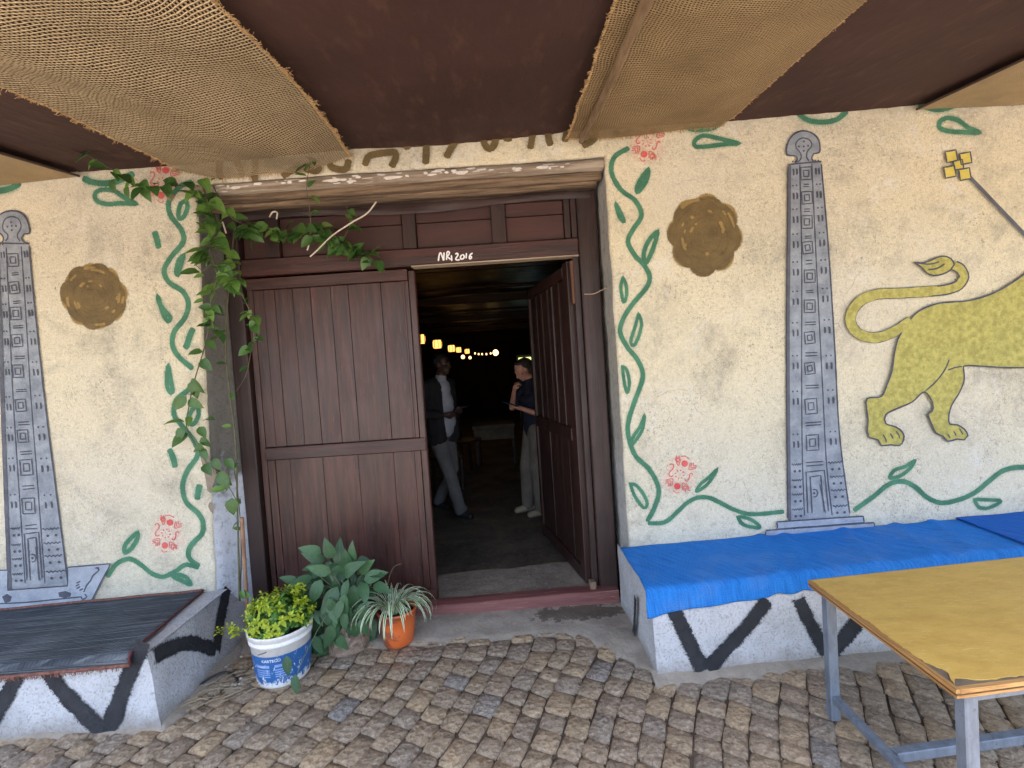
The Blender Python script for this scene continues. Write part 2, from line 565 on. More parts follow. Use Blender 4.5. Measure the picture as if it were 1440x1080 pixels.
def make_stone_mat():
    m = NT('basalt_cobble')
    co = m.coord('pos')
    rnd = m.n('ShaderNodeNewGeometry').outputs['Random Per Island']
    r2 = m.n('ShaderNodeObjectInfo').outputs['Random']
    r = m.math('FRACT', m.math('ADD', rnd, r2))
    c = m.ramp(r, [(0, lin(184, 160, 130)), (.25, lin(162, 142, 120)), (.5, lin(192, 164, 126)), (.75, lin(156, 142, 126)), (.93, lin(182, 156, 122)), (1, lin(146, 143, 140))])
    n1 = m.noise(co, 18, 6, .7, .6)
    n2 = m.noise(co, 70, 5, .75)
    c = m.mix(m.ramp(n1, [(.42, 0.), (.66, .6)]), c, lin(118, 102, 88))
    c = m.mix(m.math('MULTIPLY', m.ramp(n2, [(.50, 0.), (.66, 1.)]), .65), c, lin(208, 192, 170))
    c = m.mix(m.math('MULTIPLY', m.ramp(n2, [(.34, 1.), (.44, 0.)]), .6), c, lin(84, 72, 62))
    ck = m.n('ShaderNodeTexVoronoi', {'Vector': m.mix(.03, co, m.n('ShaderNodeTexNoise', {'Vector': co, 'Scale': 30.0}).outputs['Color']), 'Scale': 22.0}, feature='DISTANCE_TO_EDGE').outputs['Distance']
    ckm = m.math('MULTIPLY', m.ramp(ck, [(.0, 1.), (.035, 0.)]), m.ramp(m.noise(co, 14, 3), [(.48, 0.), (.58, 1.)]))
    c = m.mix(m.math('MULTIPLY', ckm, .6), c, lin(78, 66, 56))
    # cement smeared over the stones near the door step
    m.base(c)
    m.rough(m.ramp(n1, [(.3, .5), (.7, .75)]))
    vor = m.n('ShaderNodeTexVoronoi', {'Vector': co, 'Scale': 34.0}).outputs['Distance']
    m.bump(m.math('ADD', m.math('ADD', n1, m.math('MULTIPLY', n2, .5)), m.math('MULTIPLY', vor, .7)), 1., .02)
    return m.m
STONE = make_stone_mat()

def slope(X, Y):
    s = .43 + .07 * X
    t = min(1, max(0, (2.86 - Y) / .32))
    return s * t * t * (3 - 2 * t)

def row_x(k, Y):
    X = k * .124 + .02
    y = 2.95
    X += .006 * math.sin(k * 2.3)
    while y > Y:
        X -= slope(X, y) * .02
        y -= .02
    return X + .012 * math.sin(Y * 7 + k * .35) + .008 * noise.noise(Vector((k * 1.7, Y * 5, 3)))

_cache = {}
def rx(k, Y):
    key = (k, round(Y, 2))
    if key not in _cache:
        _cache[key] = row_x(k, key[1])
    return _cache[key]

def cobble(c4, hz, seed):
    """c4: corners in plan (near-left, near-right, far-right, far-left); rough, slightly domed top and chipped rim"""
    rn = random.Random(seed)
    P = [Vector((x, y, 0)) for x, y in c4]
    cen = sum(P, Vector()) / 4
    T_ = (0, .09, .5, .91, 1)
    nx = 4
    V, Fc = [], []
    tilt = (rn.uniform(-.06, .06), rn.uniform(-.06, .06))
    for j in range(nx + 1):
        for i in range(nx + 1):
            u, v = T_[i], T_[j]
            edge = i in (0, nx) or j in (0, nx)
            corner = i in (0, nx) and j in (0, nx)
            near = i in (1, nx - 1) or j in (1, nx - 1)
            if corner:
                k = rn.uniform(.05, .10)
                u = k if u < .5 else 1 - k
                v = k if v < .5 else 1 - k
            p = P[0] * (1 - u) * (1 - v) + P[1] * u * (1 - v) + P[2] * u * v + P[3] * (1 - u) * v
            z = hz + tilt[0] * (p.x - cen.x) + tilt[1] * (p.y - cen.y)
            if edge:
                z -= .0065
                p = cen + (p - cen) * (1 + .035 * rn.uniform(-1, 1))
            elif near:
                z += rn.uniform(-.0025, .0015)
                p += Vector((rn.uniform(-1, 1), rn.uniform(-1, 1), 0)) * .004
            else:
                z += rn.uniform(-.001, .004)
            V.append((p.x, p.y, z))
    for j in range(nx):
        for i in range(nx):
            k = j * (nx + 1) + i
            Fc.append((k, k + 1, k + nx + 2, k + nx + 1))
    ring = [i for i in range(nx + 1)] + [(j + 1) * (nx + 1) - 1 for j in range(1, nx + 1)] + [nx * (nx + 1) + i for i in range(nx - 1, -1, -1)] + [j * (nx + 1) for j in range(nx - 1, 0, -1)]
    b0 = len(V)
    for i in ring:
        x, y, z = V[i]
        d = Vector((x, y, 0)) - cen
        V.append((cen.x + d.x * .96, cen.y + d.y * .96, z - .035))
    n = len(ring)
    for i in range(n):
        Fc.append((ring[i], b0 + i, b0 + (i + 1) % n, ring[(i + 1) % n]))
    return V, Fc

def benchR_front(X): return 2.385 + .055 * (X - .65)
def benchL_front(X): return 2.275 - .045 * (X + 1.76) * -1 if X < -1.76 else 2.275
stones = []
rs = random.Random(11)
for k in range(-29, 41):
    y = 2.93 - rs.uniform(0, .05) * (1 if k % 2 else 0)
    first = True
    while y > .45:
        L = rs.uniform(.092, .155)
        if first:
            L = .10
            first = False
        y2 = y - L
        gp = .0022
        s1, s2 = slope(rx(k, y), y), slope(rx(k, y2), y2)
        wd = .124
        xl1, xr1 = rx(k, y) + gp, rx(k + 1, y - s1 * wd) - gp
        xl2, xr2 = rx(k, y2) + gp, rx(k + 1, y2 - s2 * wd) - gp
        c4 = [(xl2, y2 + gp), (xr2, y2 - s2 * wd + gp), (xr1, y - s1 * wd - gp), (xl1, y - gp)]
        c4 = [(a + rs.uniform(-.004, .004), b + rs.uniform(-.004, .004)) for a, b in c4]
        cx, cy = sum(a for a, b in c4) / 4, sum(b for a, b in c4) / 4
        top = .005 + rs.uniform(-.002, .003)
        ok = True
        if cx > .60 and cy > benchR_front(cx) + .0: ok = False
        if cx < -1.74 and cy > 2.31: ok = False
        if cx < -1.70 and cy > 2.5: ok = False
        if cy > 2.93: ok = False
        if cx > .32 and cy > 2.80: ok = False
        if cx > .50 and cy > 2.62: ok = False
        if abs(cx) < 4.2 and ok:
            stones.append((c4, top, cx, cy))
        y = y2
def inview(cx, cy):
    return cy > 1.62 and -2.75 < cx < 2.75 and abs(cx) < cy * 1.12 + .2
vis = sorted([s for s in stones if inview(s[2], s[3])], key=lambda s: s[3])
rest = [s for s in stones if not inview(s[2], s[3])] + vis[300:]
for i, s in enumerate(vis[:300]):
    mk('cobblestone', cobble(s[0], s[1], i), STONE, parent=pav, smooth=True)
mk('more_cobblestones', join(*[cobble(s[0], s[1], 1000 + i) for i, s in enumerate(rest)]), STONE, parent=pav, smooth=True, kind='stuff')

# grit and sand caught in the joints
G = []
rg_ = random.Random(77)
for i in range(1500):
    x, y = rg_.uniform(-2.6, 2.4), rg_.uniform(1.7, 2.9)
    if rg_.random() < .4: y = rg_.uniform(2.3, 2.9)
    if (x > .6 and y > benchR_front(x) - .02) or (x < -1.7 and y > 2.24): continue
    r = rg_.uniform(.0012, .0038)
    z = .005 + rg_.uniform(-.006, .003)
    a = rg_.uniform(0, 6.28)
    V = [(x + r * math.cos(a + k * 2.1), y + r * math.sin(a + k * 2.1), z) for k in range(3)] + [(x, y, z + r)]
    G.append((V, [(0, 1, 3), (1, 2, 3), (2, 0, 3)]))
mk('grit', join(*G), simple('pale_grit', lin(170, 154, 132), lin(104, 90, 74), .95, 8, 0, coord='pos'), parent=pav, kind='stuff')

# cement apron in front of the door, thinning out over the first stones
def make_cement(name='cement_apron', c1=(166, 156, 142), c2=(140, 130, 118), dark_patch=True):
    m = NT(name)
    co = m.coord('pos')
    n1 = m.noise(co, 5, 6, .65)
    n2 = m.noise(co, 48, 5, .75)
    c = m.mix(m.ramp(n1, [(.35, 0.), (.65, 1.)]), lin(*c1), lin(*c2))
    c = m.mix(m.math('MULTIPLY', m.ramp(n2, [(.5, 0.), (.68, 1.)]), .45), c, lin(172, 164, 152))
    c = m.mix(m.math('MULTIPLY', m.ramp(n2, [(.32, 1.), (.42, 0.)]), .4), c, lin(74, 66, 58))
    rg = .9
    if dark_patch:  # darker brown blotch on the apron near the right end of the sill
        s = m.n('ShaderNodeSeparateXYZ', {'Vector': m.n('ShaderNodeVectorMath', {0: co, 1: (.33, 3.03, 0)}, operation='SUBTRACT').outputs[0]})
        dx = m.math('MULTIPLY', s.outputs[0], 3.2)
        dy = m.math('MULTIPLY', s.outputs[1], 9.0)
        d = m.math('SQRT', m.math('ADD', m.math('MULTIPLY', dx, dx), m.math('MULTIPLY', dy, dy)))
        d = m.math('ADD', d, m.math('MULTIPLY', m.math('SUBTRACT', m.noise(co, 14, 5, .7), .5), 2.4))
        f = m.ramp(d, [(.78, 1.), (.88, 0.)])
        c = m.mix(m.math('MULTIPLY', f, .75), c, lin(74, 62, 50))
    m.base(c)
    m.rough(.88)
    m.bump(m.math('ADD', n1, m.math('MULTIPLY', n2, .35)), .9, .014)
    return m.m
CEMENT = make_cement()
def apron(u, v):
    X = -2.0 + 2.85 * u
    Y = 2.42 + .78 * v
    e = 2.875 + .035 * noise.noise(Vector((X * 6, 1, 0))) - max(0, X - .24) * 1.1
    e = max(e, 2.42)
    if X < -1.2: e += (-1.2 - X) * .0
    z = .012 + (Y - e) * .10 + .006 * noise.noise(Vector((X * 11, Y * 11, 0))) + .003 * noise.noise(Vector((X * 40, Y * 40, 0)))
    if Y < e:
        z = .012 + (Y - e) * .28 + .006 * noise.noise(Vector((X * 11, Y * 11, 0)))
    z = min(z, .03 + .004 * noise.noise(Vector((X * 20, Y * 20, 5))))
    return (X, Y, z)
mk('cement_apron', grid(114, 34, apron), CEMENT, smooth=True, kind='structure')
# mortar fillets along the foot of the two benches
def fil(u, v):
    X = .60 + 3.6 * u
    yb = benchR_front(X)
    w_ = .10 + .05 * noise.noise(Vector((X * 4, 7, 0))) + .05 * max(0, X - 1.2)
    return (X, yb + .03 - (w_ + .03) * v, .026 * (1 - v) ** 1.3 + .005 + .005 * noise.noise(Vector((X * 16, v * 4, 0))) - .016 * v * v)
mk('mortar_edge', grid(110, 8, fil), CEMENT, smooth=True, kind='structure')
def fil2(u, v):
    if u < .6:
        X = -4.2 + (u / .6) * 2.45
        n_ = Vector((0, -1))
        p = Vector((X, 2.275))
    else:
        t = (u - .6) / .4
        p = Vector((-1.755 + .03 * t, 2.27 + .7 * t))
        n_ = Vector((1, 0))
    if abs(u - .6) < .03:
        n_ = Vector((.7, -.7))
    w_ = .07 + .03 * noise.noise(Vector((p.x * 5, p.y * 5, 0)))
    q = p - n_ * .03 + n_ * (w_ + .03) * v
    return (q.x, q.y, .028 * (1 - v) ** 1.3 + .002 - .02 * v * v + .005 * noise.noise(Vector((q.x * 16, q.y * 16, 0))))
mk('mortar_edge', grid(110, 8, fil2), CEMENT, smooth=True, kind='structure')

# ================================================================== painted wall
def edgeL(z): return -1.888 + (.098) * min(1, max(0, (z - .3) / 2.5)) + .007 * noise.noise(Vector((z * 5, 1, 0))) + .004 * noise.noise(Vector((z * 23, 4, 0)))
def edgeR(z): return .648 - .014 * min(1, max(0, (z - .36) / 2.4)) + .006 * noise.noise(Vector((z * 5, 9, 0))) + .003 * noise.noise(Vector((z * 25, 3, 0)))
def lintz(x): return 2.800 + .004 * (x + .6) + .008 * noise.noise(Vector((x * 4, 6, 0))) + .004 * noise.noise(Vector((x * 18, 2, 0)))

def wall_geo():
    V, F0, F1 = [], [], []
    Zt = 3.35
    def rnd_edge(t):   # depth drop of the face near an arris, t = distance from edge
        r = .022
        return 0 if t > r else r * (1 - math.sqrt(max(0, 1 - ((r - t) / r) ** 2))) * .8
    def strip(fn_edge, xo, side):
        # front from outer xo to edge, then reveal to Y 3.32
        ds = [3.3, 2.2, 1.2, .5, .12, .03, .022, .016, .010, .005, .001, 0]
        cols = []
        nz = 130
        rows = [Zt * j / nz for j in range(nz + 1)]
        base = len(V)
        ys = [WY_ + .03, 3.02, 3.08, 3.14, 3.20, 3.26, 3.32]
        nc = len(ds) + len(ys)
        for z in rows:
            e = fn_edge(z)
            for d in ds:
                x = e - d * side
                V.append((x, WY_ + rnd_edge(d), z))
            for y in ys:
                t = (y - WY_) / .37
                sp = -side * .0 * t
                if side > 0: sp = (-1.802 - e) * min(1, (y - WY_) / .25)
                V.append((e + sp + .006 * noise.noise(Vector((y * 12, z * 6, side))), y, z))
        for j in range(nz):
            for i in range(nc - 1):
                a = base + j * nc + i
                q = (a, a + 1, a + nc + 1, a + nc)
                if side < 0: q = q[::-1]
                (F0 if i < len(ds) - 2 else F1).append(q)
    strip(edgeL, None, 1)
    strip(edgeR, None, -1)
    # band above the opening
    base = len(V)
    xs = [-1.80 + 2.46 * i / 120 for i in range(121)]
    prof = [(.55, 0), (.3, 0), (.1, 0), (.022, 0), (.012, .003), (.005, .008), (0, .02), (0, .16), (.0, .34)]
    for x in xs:
        lz = lintz(x)
        for dz, dy in prof:
            V.append((x, WY_ + dy, lz + dz))
    n = len(prof)
    for i in range(120):
        for k in range(n - 1):
            a = base + i * n + k
            (F0 if k < 6 else F1).append((a, a + n, a + n + 1, a + 1)[::-1])
    return V, F0, F1
V, F0, F1 = wall_geo()
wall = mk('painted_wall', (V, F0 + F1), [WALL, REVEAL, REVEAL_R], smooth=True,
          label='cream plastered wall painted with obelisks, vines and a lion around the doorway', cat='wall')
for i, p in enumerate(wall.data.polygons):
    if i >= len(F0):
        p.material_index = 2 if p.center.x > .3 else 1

# ------------------------------------------------------------------ paint strokes on the wall face
PAINT_N = [0]
def nextoff():
    PAINT_N[0] += 1
    return .0008 + .000022 * PAINT_N[0]

def stroke(pts, w_, soft=.012, step=.012, closed=False, taper=True, y0=WY_, off=None, wv=.12, lin_=False):
    """soft edged painted line; returns verts, faces, cover values"""
    off = nextoff() if off is None else off
    P = [Vector((x, 0, z)) for x, z in pts]
    if closed: P.append(P[0].copy())
    P = [P[i].lerp(P[i + 1], k / 4) for i in range(len(P) - 1) for k in range(4)] + [P[-1]] if lin_ else catmull(P, step)
    if len(P) < 2: return [], [], []
    # end caps
    n = len(P)
    L = [0]
    for i in range(1, n): L.append(L[-1] + (P[i] - P[i - 1]).length)
    tot = L[-1]
    V, Fc, C = [], [], []
    sd = random.uniform(0, 99)
    cr = [(-1, 1, 0.), (-1, .35, .55), (-1, 0, 1.), (0, 0, 1.), (1, 0, 1.), (1, .35, .55), (1, 1, 0.)]
    for i, p in enumerate(P):
        d = P[min(i + 1, n - 1)] - P[max(i - 1, 0)]
        if closed and i in (0, n - 1): d = P[1] - P[n - 2]
        if d.length < 1e-9: d = Vector((1, 0, 0))
        d.normalize()
        nn = Vector((-d.z, 0, d.x))
        q = 1
        if taper and not closed:
            e = min(L[i], tot - L[i])
            r = w_ * .5
            q = math.sqrt(max(0, 1 - ((r - e) / r) ** 2)) if e < r else 1
        ww = w_ * .5 * q * (1 + wv * noise.noise(Vector((L[i] * 18, sd, 0))))
        endf = 1 if closed else min(1, .0 + min(L[i], tot - L[i]) / max(1e-5, soft * .6))
        for s, so, c in cr:
            o = s * (ww + so * soft)
            V.append((p.x + nn.x * o, y0 - off - i * 6e-6 - (s + 1 + so) * 1e-6, p.z + nn.z * o))
            C.append(c * (endf if endf < 1 else 1))
    k = len(cr)
    for i in range(n - 1):
        for j in range(k - 1):
            a = i * k + j
            Fc.append((a, a + 1, a + k + 1, a + k))
    return V, Fc, C

def fill(pts, soft=0, y0=WY_, off=None, smooth=False, step=.02):
    """solid painted shape from an outline, ring of falling cover outside"""
    from mathutils.geometry import tessellate_polygon, delaunay_2d_cdt
    off = nextoff() if off is None else off
    P = [Vector((x, z, 0)) for x, z in pts]
    if smooth:
        P = catmull(P + [P[0]], step)[:-1]
    tri = tessellate_polygon([P])
    V = [(p.x, y0 - off, p.y) for p in P]
    Fc = [tuple(t) for t in tri]
    C = [1.] * len(V)
    if soft:
        n = len(P)
        area = sum(P[i].x * P[(i + 1) % n].y - P[(i + 1) % n].x * P[i].y for i in range(n))
        sgn = 1 if area > 0 else -1
        b = len(V)
        for i in range(n):
            d = (P[(i + 1) % n] - P[i - 1]).normalized()
            o = Vector((d.y, -d.x, 0)) * sgn * soft
            V.append((P[i].x + o.x, y0 - off, P[i].y + o.y))
            C.append(0.)
        for i in range(n):
            j = (i + 1) % n
            Fc.append((i, j, b + j, b + i))
    return V, Fc, C

def paint(name, parts, mat, parent=None, label=None):
    V, Fc, C = [], [], []
    for v, f, c in parts:
        b = len(V)
        V += v
        Fc += [tuple(i + b for i in q) for q in f]
        C += c
    # face outward (towards -Y)
    out = []
    for q in Fc:
        a, b_, c_ = Vector(V[q[0]]), Vector(V[q[1]]), Vector(V[q[2]])
        out.append(q if (b_ - a).cross(c_ - a).y < 0 else q[::-1])
    o = mk(name, (V, out), mat, parent=parent or wall, label=label)
    at = o.data.attributes.new('cover', 'FLOAT', 'POINT')
    at.data.foreach_set('value', C)
    return o

GREEN = make_paint('green_spray', lin(76, 132, 102), lin(56, 108, 84), speck=.15, edge=.30, nscale=60)
HALO = make_paint('green_overspray', lin(120, 176, 140), lin(110, 165, 130), speck=.12, edge=.42, dens=.46)
BROWNP = make_paint('brown_spray', lin(116, 96, 58), lin(96, 80, 48), speck=.15, edge=.30)
TANP = make_paint('light_brown_spray', lin(158, 132, 78), lin(140, 116, 66), speck=.2, edge=.35)
TANG = make_paint('thin_spray_gap', lin(160, 134, 82), lin(140, 116, 66), speck=.35, edge=.4, dens=.8)
STELA = make_paint('blue_grey_paint', lin(154, 161, 170), lin(122, 130, 141), speck=.1, edge=.1)
STELB = make_paint('pale_blue_grey_paint', lin(168, 176, 188), lin(144, 152, 166), speck=.1, edge=.1)
INK = make_paint('dark_line_paint', lin(80, 84, 98), lin(62, 65, 77), speck=.25, edge=.12)
INKS = make_paint('dark_side_paint', lin(96, 99, 110), lin(80, 83, 94), speck=.15, edge=.1)
REDP = make_paint('red_stencil', lin(206, 74, 74), lin(214, 110, 104), speck=.2, edge=.15, dens=.9)
PINKP = make_paint('pink_haze', lin(232, 180, 168), lin(232, 190, 176), speck=.15, edge=.5, dens=.36)
GOLDP = make_paint('yellow_ochre_paint', lin(188, 180, 100), lin(152, 145, 74), speck=.12, edge=.12, nz=40)
YELP = make_paint('yellow_paint', lin(212, 196, 96), lin(196, 180, 80), speck=.12, edge=.12)
BLACKP = make_paint('black_brush_paint', lin(46, 48, 54), lin(32, 33, 38), speck=.9, edge=.2, nscale=110)

def vine(pts, w_=.038, label=None):
    o = nextoff()
    w_ = w_ * .62
    h = stroke(pts, w_ * 1.2, .030, step=.02, off=.0004 + .000012 * (PAINT_N[0] % 40))
    s = stroke(pts, w_ * .9, .011, off=o)
    return paint('painted_vine', [s], GREEN, label=label), paint('overspray', [h], HALO)

def pleaf(pts, closed=True, w_=.032):
    w_ = w_ * .85
    a = stroke(pts, w_ * .75, .009, closed=closed, step=.01)
    b = stroke(pts, w_ * 1.2, .03, closed=closed, step=.02, off=.00042 + .000012 * (PAINT_N[0] % 40))
    o = paint('painted_leaf', [a], GREEN)
    paint('overspray', [b], HALO, parent=o)
    return o

vine([(-1.798,2.816), (-1.885,2.788), (-1.955,2.71), (-1.954,2.626), (-1.899,2.539), (-1.893,2.467), (-1.968,2.388), (-2.022,2.307), (-1.999,2.234), (-1.923,2.174), (-1.896,2.101), (-1.925,2.018), (-1.996,1.938), (-2.012,1.854), (-1.976,1.783), (-1.898,1.705)], label='green vine painted down the wall left of the door')
vine([(-1.891,1.632), (-1.952,1.58), (-2.02,1.529), (-2.041,1.444), (-1.996,1.368), (-1.936,1.278), (-1.922,1.191), (-1.995,1.096), (-2.029,1.011), (-2.023,0.928), (-1.997,0.883), (-1.957,0.845), (-1.931,0.8), (-1.927,0.747), (-1.944,0.704), (-1.986,0.668), (-2.02,0.63), (-2.033,0.587), (-2.019,0.551), (-1.99,0.527), (-1.962,0.508)])
vine([(-1.971,0.5), (-2.051,0.527), (-2.119,0.492), (-2.196,0.462), (-2.267,0.489), (-2.331,0.55), (-2.397,0.586), (-2.478,0.556), (-2.542,0.476)], .033)
for s, c in (([(-2.146,2.705), (-2.218,2.748), (-2.277,2.793), (-2.347,2.802), (-2.387,2.784), (-2.383,2.742), (-2.326,2.717), (-2.242,2.716)], True), ([(-2.458,2.88), (-2.398,2.851), (-2.315,2.837), (-2.229,2.852), (-2.141,2.888)], False), ([(-3.07,2.87), (-2.968,2.838), (-2.883,2.845), (-2.816,2.878)], False),
             ([(-1.854,2.707), (-1.889,2.689), (-1.907,2.635), (-1.902,2.602), (-1.875,2.617), (-1.849,2.669)], True), ([(-2.059,2.545), (-2.048,2.486), (-2.04,2.431)], False),
             ([(-1.895,2.392), (-1.917,2.338), (-1.944,2.273), (-1.95,2.303), (-1.928,2.36)], True), ([(-2.073,2.163), (-2.069,2.116), (-2.04,2.068), (-2.01,2.023), (-2.028,2.003), (-2.053,2.056)], True),
             ([(-1.875,1.959), (-1.9,1.918), (-1.927,1.856), (-1.946,1.832)], False), ([(-2.048,1.745), (-2.062,1.682), (-2.065,1.609), (-2.046,1.574), (-2.036,1.594), (-2.043,1.659)], True),
             ([(-1.891,1.495), (-1.932,1.463), (-1.958,1.409), (-1.936,1.377), (-1.897,1.426)], True), ([(-2.094,1.245), (-2.073,1.192), (-2.062,1.118)], False),
             ([(-1.921,1.017), (-1.937,0.974), (-1.951,0.914)], False), ([(-2.325,0.747), (-2.367,0.715), (-2.411,0.67), (-2.415,0.626), (-2.374,0.65), (-2.334,0.704)], True), ([(-2.14,0.458), (-2.09,0.433), (-2.036,0.403), (-2.058,0.448), (-2.108,0.469)], True)):
    pleaf(s, c, .03 if c else .045)
vine([(0.79,2.846), (0.694,2.794), (0.672,2.704), (0.721,2.601), (0.801,2.533), (0.834,2.443), (0.779,2.363), (0.745,2.294), (0.783,2.207), (0.827,2.158), (0.861,2.088), (0.844,2.021), (0.754,1.926), (0.694,1.845), (0.667,1.761), (0.705,1.669), (0.764,1.584), (0.788,1.484), (0.733,1.346), (0.693,1.245), (0.679,1.147), (0.714,1.014), (0.795,0.922), (0.845,0.801), (0.817,0.694), (0.76,0.597)], .034, label='green vine painted down the wall right of the door')
vine([(0.76,0.593), (0.872,0.594), (0.954,0.654), (1.008,0.699), (1.074,0.729), (1.148,0.724), (1.215,0.689), (1.299,0.64), (1.406,0.606), (1.606,0.61)], .030)
vine([(2.016,0.583), (2.141,0.662), (2.243,0.734), (2.33,0.745), (2.402,0.706), (2.469,0.64), (2.554,0.599), (2.659,0.61), (2.76,0.647), (2.848,0.711), (2.937,0.77), (3.037,0.785), (3.153,0.764), (3.324,0.692), (3.497,0.706), (3.673,0.817), (3.933,0.834)], .036)
for s, c, w_ in (([(0.724,2.954), (0.696,2.906)], False, .045), ([(0.892,2.711), (0.86,2.675), (0.823,2.619), (0.817,2.582), (0.844,2.605), (0.876,2.653)], True, .034), ([(0.683,2.528), (0.709,2.476), (0.731,2.412), (0.703,2.439)], True, .02),
              ([(0.926,2.345), (0.877,2.302), (0.844,2.245), (0.833,2.195), (0.844,2.161), (0.876,2.209), (0.906,2.279)], True, .03), ([(0.703,2.086), (0.687,2.023), (0.699,1.938), (0.718,1.979), (0.718,2.042)], True, .02),
              ([(0.784,1.864), (0.758,1.785), (0.728,1.702), (0.744,1.675), (0.777,1.728), (0.798,1.804)], True, .02), ([(0.668,1.556), (0.675,1.457), (0.689,1.396), (0.705,1.455), (0.693,1.533)], True, .02),
              ([(0.788,1.256), (0.754,1.185), (0.708,1.123), (0.687,1.072), (0.724,1.105), (0.766,1.167)], True, .02), ([(0.674,0.843), (0.7,0.763), (0.748,0.69), (0.771,0.714), (0.752,0.772), (0.712,0.828)], True, .02),
              ([(1.209,0.899), (1.159,0.854), (1.1,0.81), (1.072,0.769), (1.108,0.784), (1.157,0.824)], True, .02), ([(2.408,0.871), (2.346,0.836), (2.281,0.818), (2.249,0.773), (2.314,0.781), (2.376,0.825)], True, .022),
              ([(2.758,0.607), (2.783,0.558), (2.843,0.549), (2.918,0.584), (2.853,0.597)], True, .022), ([(1.314,0.595), (1.351,0.544), (1.445,0.52), (1.413,0.562), (1.353,0.592)], True, .022),
              ([(1.107,2.949), (1.169,2.925), (1.274,2.922), (1.344,2.963)], False, .034), ([(1.438,2.824), (1.355,2.85), (1.284,2.872), (1.222,2.884), (1.174,2.858), (1.177,2.825), (1.248,2.82), (1.354,2.826)], True, .028),
              ([(1.783,2.984), (1.848,2.934), (1.935,2.916), (2.02,2.927), (2.085,2.977)], False, .034), ([(2.498,2.987), (2.573,2.953), (2.644,2.944), (2.746,2.971)], False, .034),
              ([(2.863,2.794), (2.796,2.827), (2.739,2.872), (2.676,2.893), (2.629,2.875), (2.624,2.838), (2.682,2.814), (2.774,2.803)], True, .03)):
    pleaf(s, c, w_)

# rosettes scribbled in brown
def rosette(c0, rx_, rz_, seed, label):
    rn = random.Random(seed)
    def ring(f, lob, amp, ph, n=72):
        return [(c0[0] + rx_ * f * (1 + amp * abs(math.sin(lob * a / 2 + ph)) - amp / 2) * math.cos(a), c0[1] + rz_ * f * (1 + amp * abs(math.sin(lob * a / 2 + ph)) - amp / 2) * math.sin(a)) for a in (2 * PI * i / n for i in range(n))]
    root = paint('painted_rosette', [fill(ring(.86, 8, .16, seed), soft=rx_ * .14)], TANP, label=label)
    lines = []
    for i in range(8):     # loops on the rim
        a = 2 * PI * i / 8 + seed + rn.uniform(-.15, .15)
        r = .60 + rn.uniform(-.05, .05)
        cx, cz = c0[0] + rx_ * r * math.cos(a), c0[1] + rz_ * r * math.sin(a)
        q = rx_ * rn.uniform(.22, .30)
        lines.append(stroke([(cx + q * rn.uniform(.9, 1.1) * math.cos(b), cz + q * rn.uniform(.9, 1.1) * math.sin(b)) for b in (2 * PI * j / 8 for j in range(8))], rx_ * .20, rx_ * .08, closed=True))
    for t in range(3):     # continuous spiral scribbles
        sp = []
        ph = rn.uniform(0, 6.28)
        for k in range(46):
            a = ph + k * .55
            f = (.10 + .66 * k / 46) * rn.uniform(.86, 1.1)
            sp.append((c0[0] + rx_ * f * math.cos(a), c0[1] + rz_ * f * math.sin(a)))
        lines.append(stroke(sp, rx_ * (.09, .12, .10)[t], rx_ * .08, step=.02))
    lines.append(stroke(ring(.80, 8, .10, rn.random() * 6, 40), rx_ * .10, rx_ * .08, closed=True))
    tan_ = []
    for i in range(17):
        a0, f = rn.uniform(0, 6.28), rn.uniform(.30, .88)
        sp_len = rn.uniform(.25, .7)
        tan_.append(stroke([(c0[0] + rx_ * (f + .03 * t) * math.cos(a0 + sp_len * t), c0[1] + rz_ * (f + .03 * t) * math.sin(a0 + sp_len * t)) for t in (0, .33, .66, 1)], rx_ * rn.uniform(.03, .07), rx_ * .04, off=.0026 + i * .00002))
    paint('thin_gaps', tan_, TANG, parent=root)
    lines.append(fill([(c0[0] + rx_ * .3 * math.cos(a), c0[1] + rz_ * .3 * math.sin(a)) for a in (2 * PI * i / 16 for i in range(16))], soft=rx_ * .1))
    paint('scribbled_petals', lines, BROWNP, parent=root)
    return root
(p1,) = [(-2.45,2.18)]
rosette(p1, .200, .196, 1.3, 'brown spray painted rosette left of the door')
(p2,) = [(1.204,2.301)]
rosette(p2, .226, .248, 2.2, 'larger brown spray painted rosette right of the door')

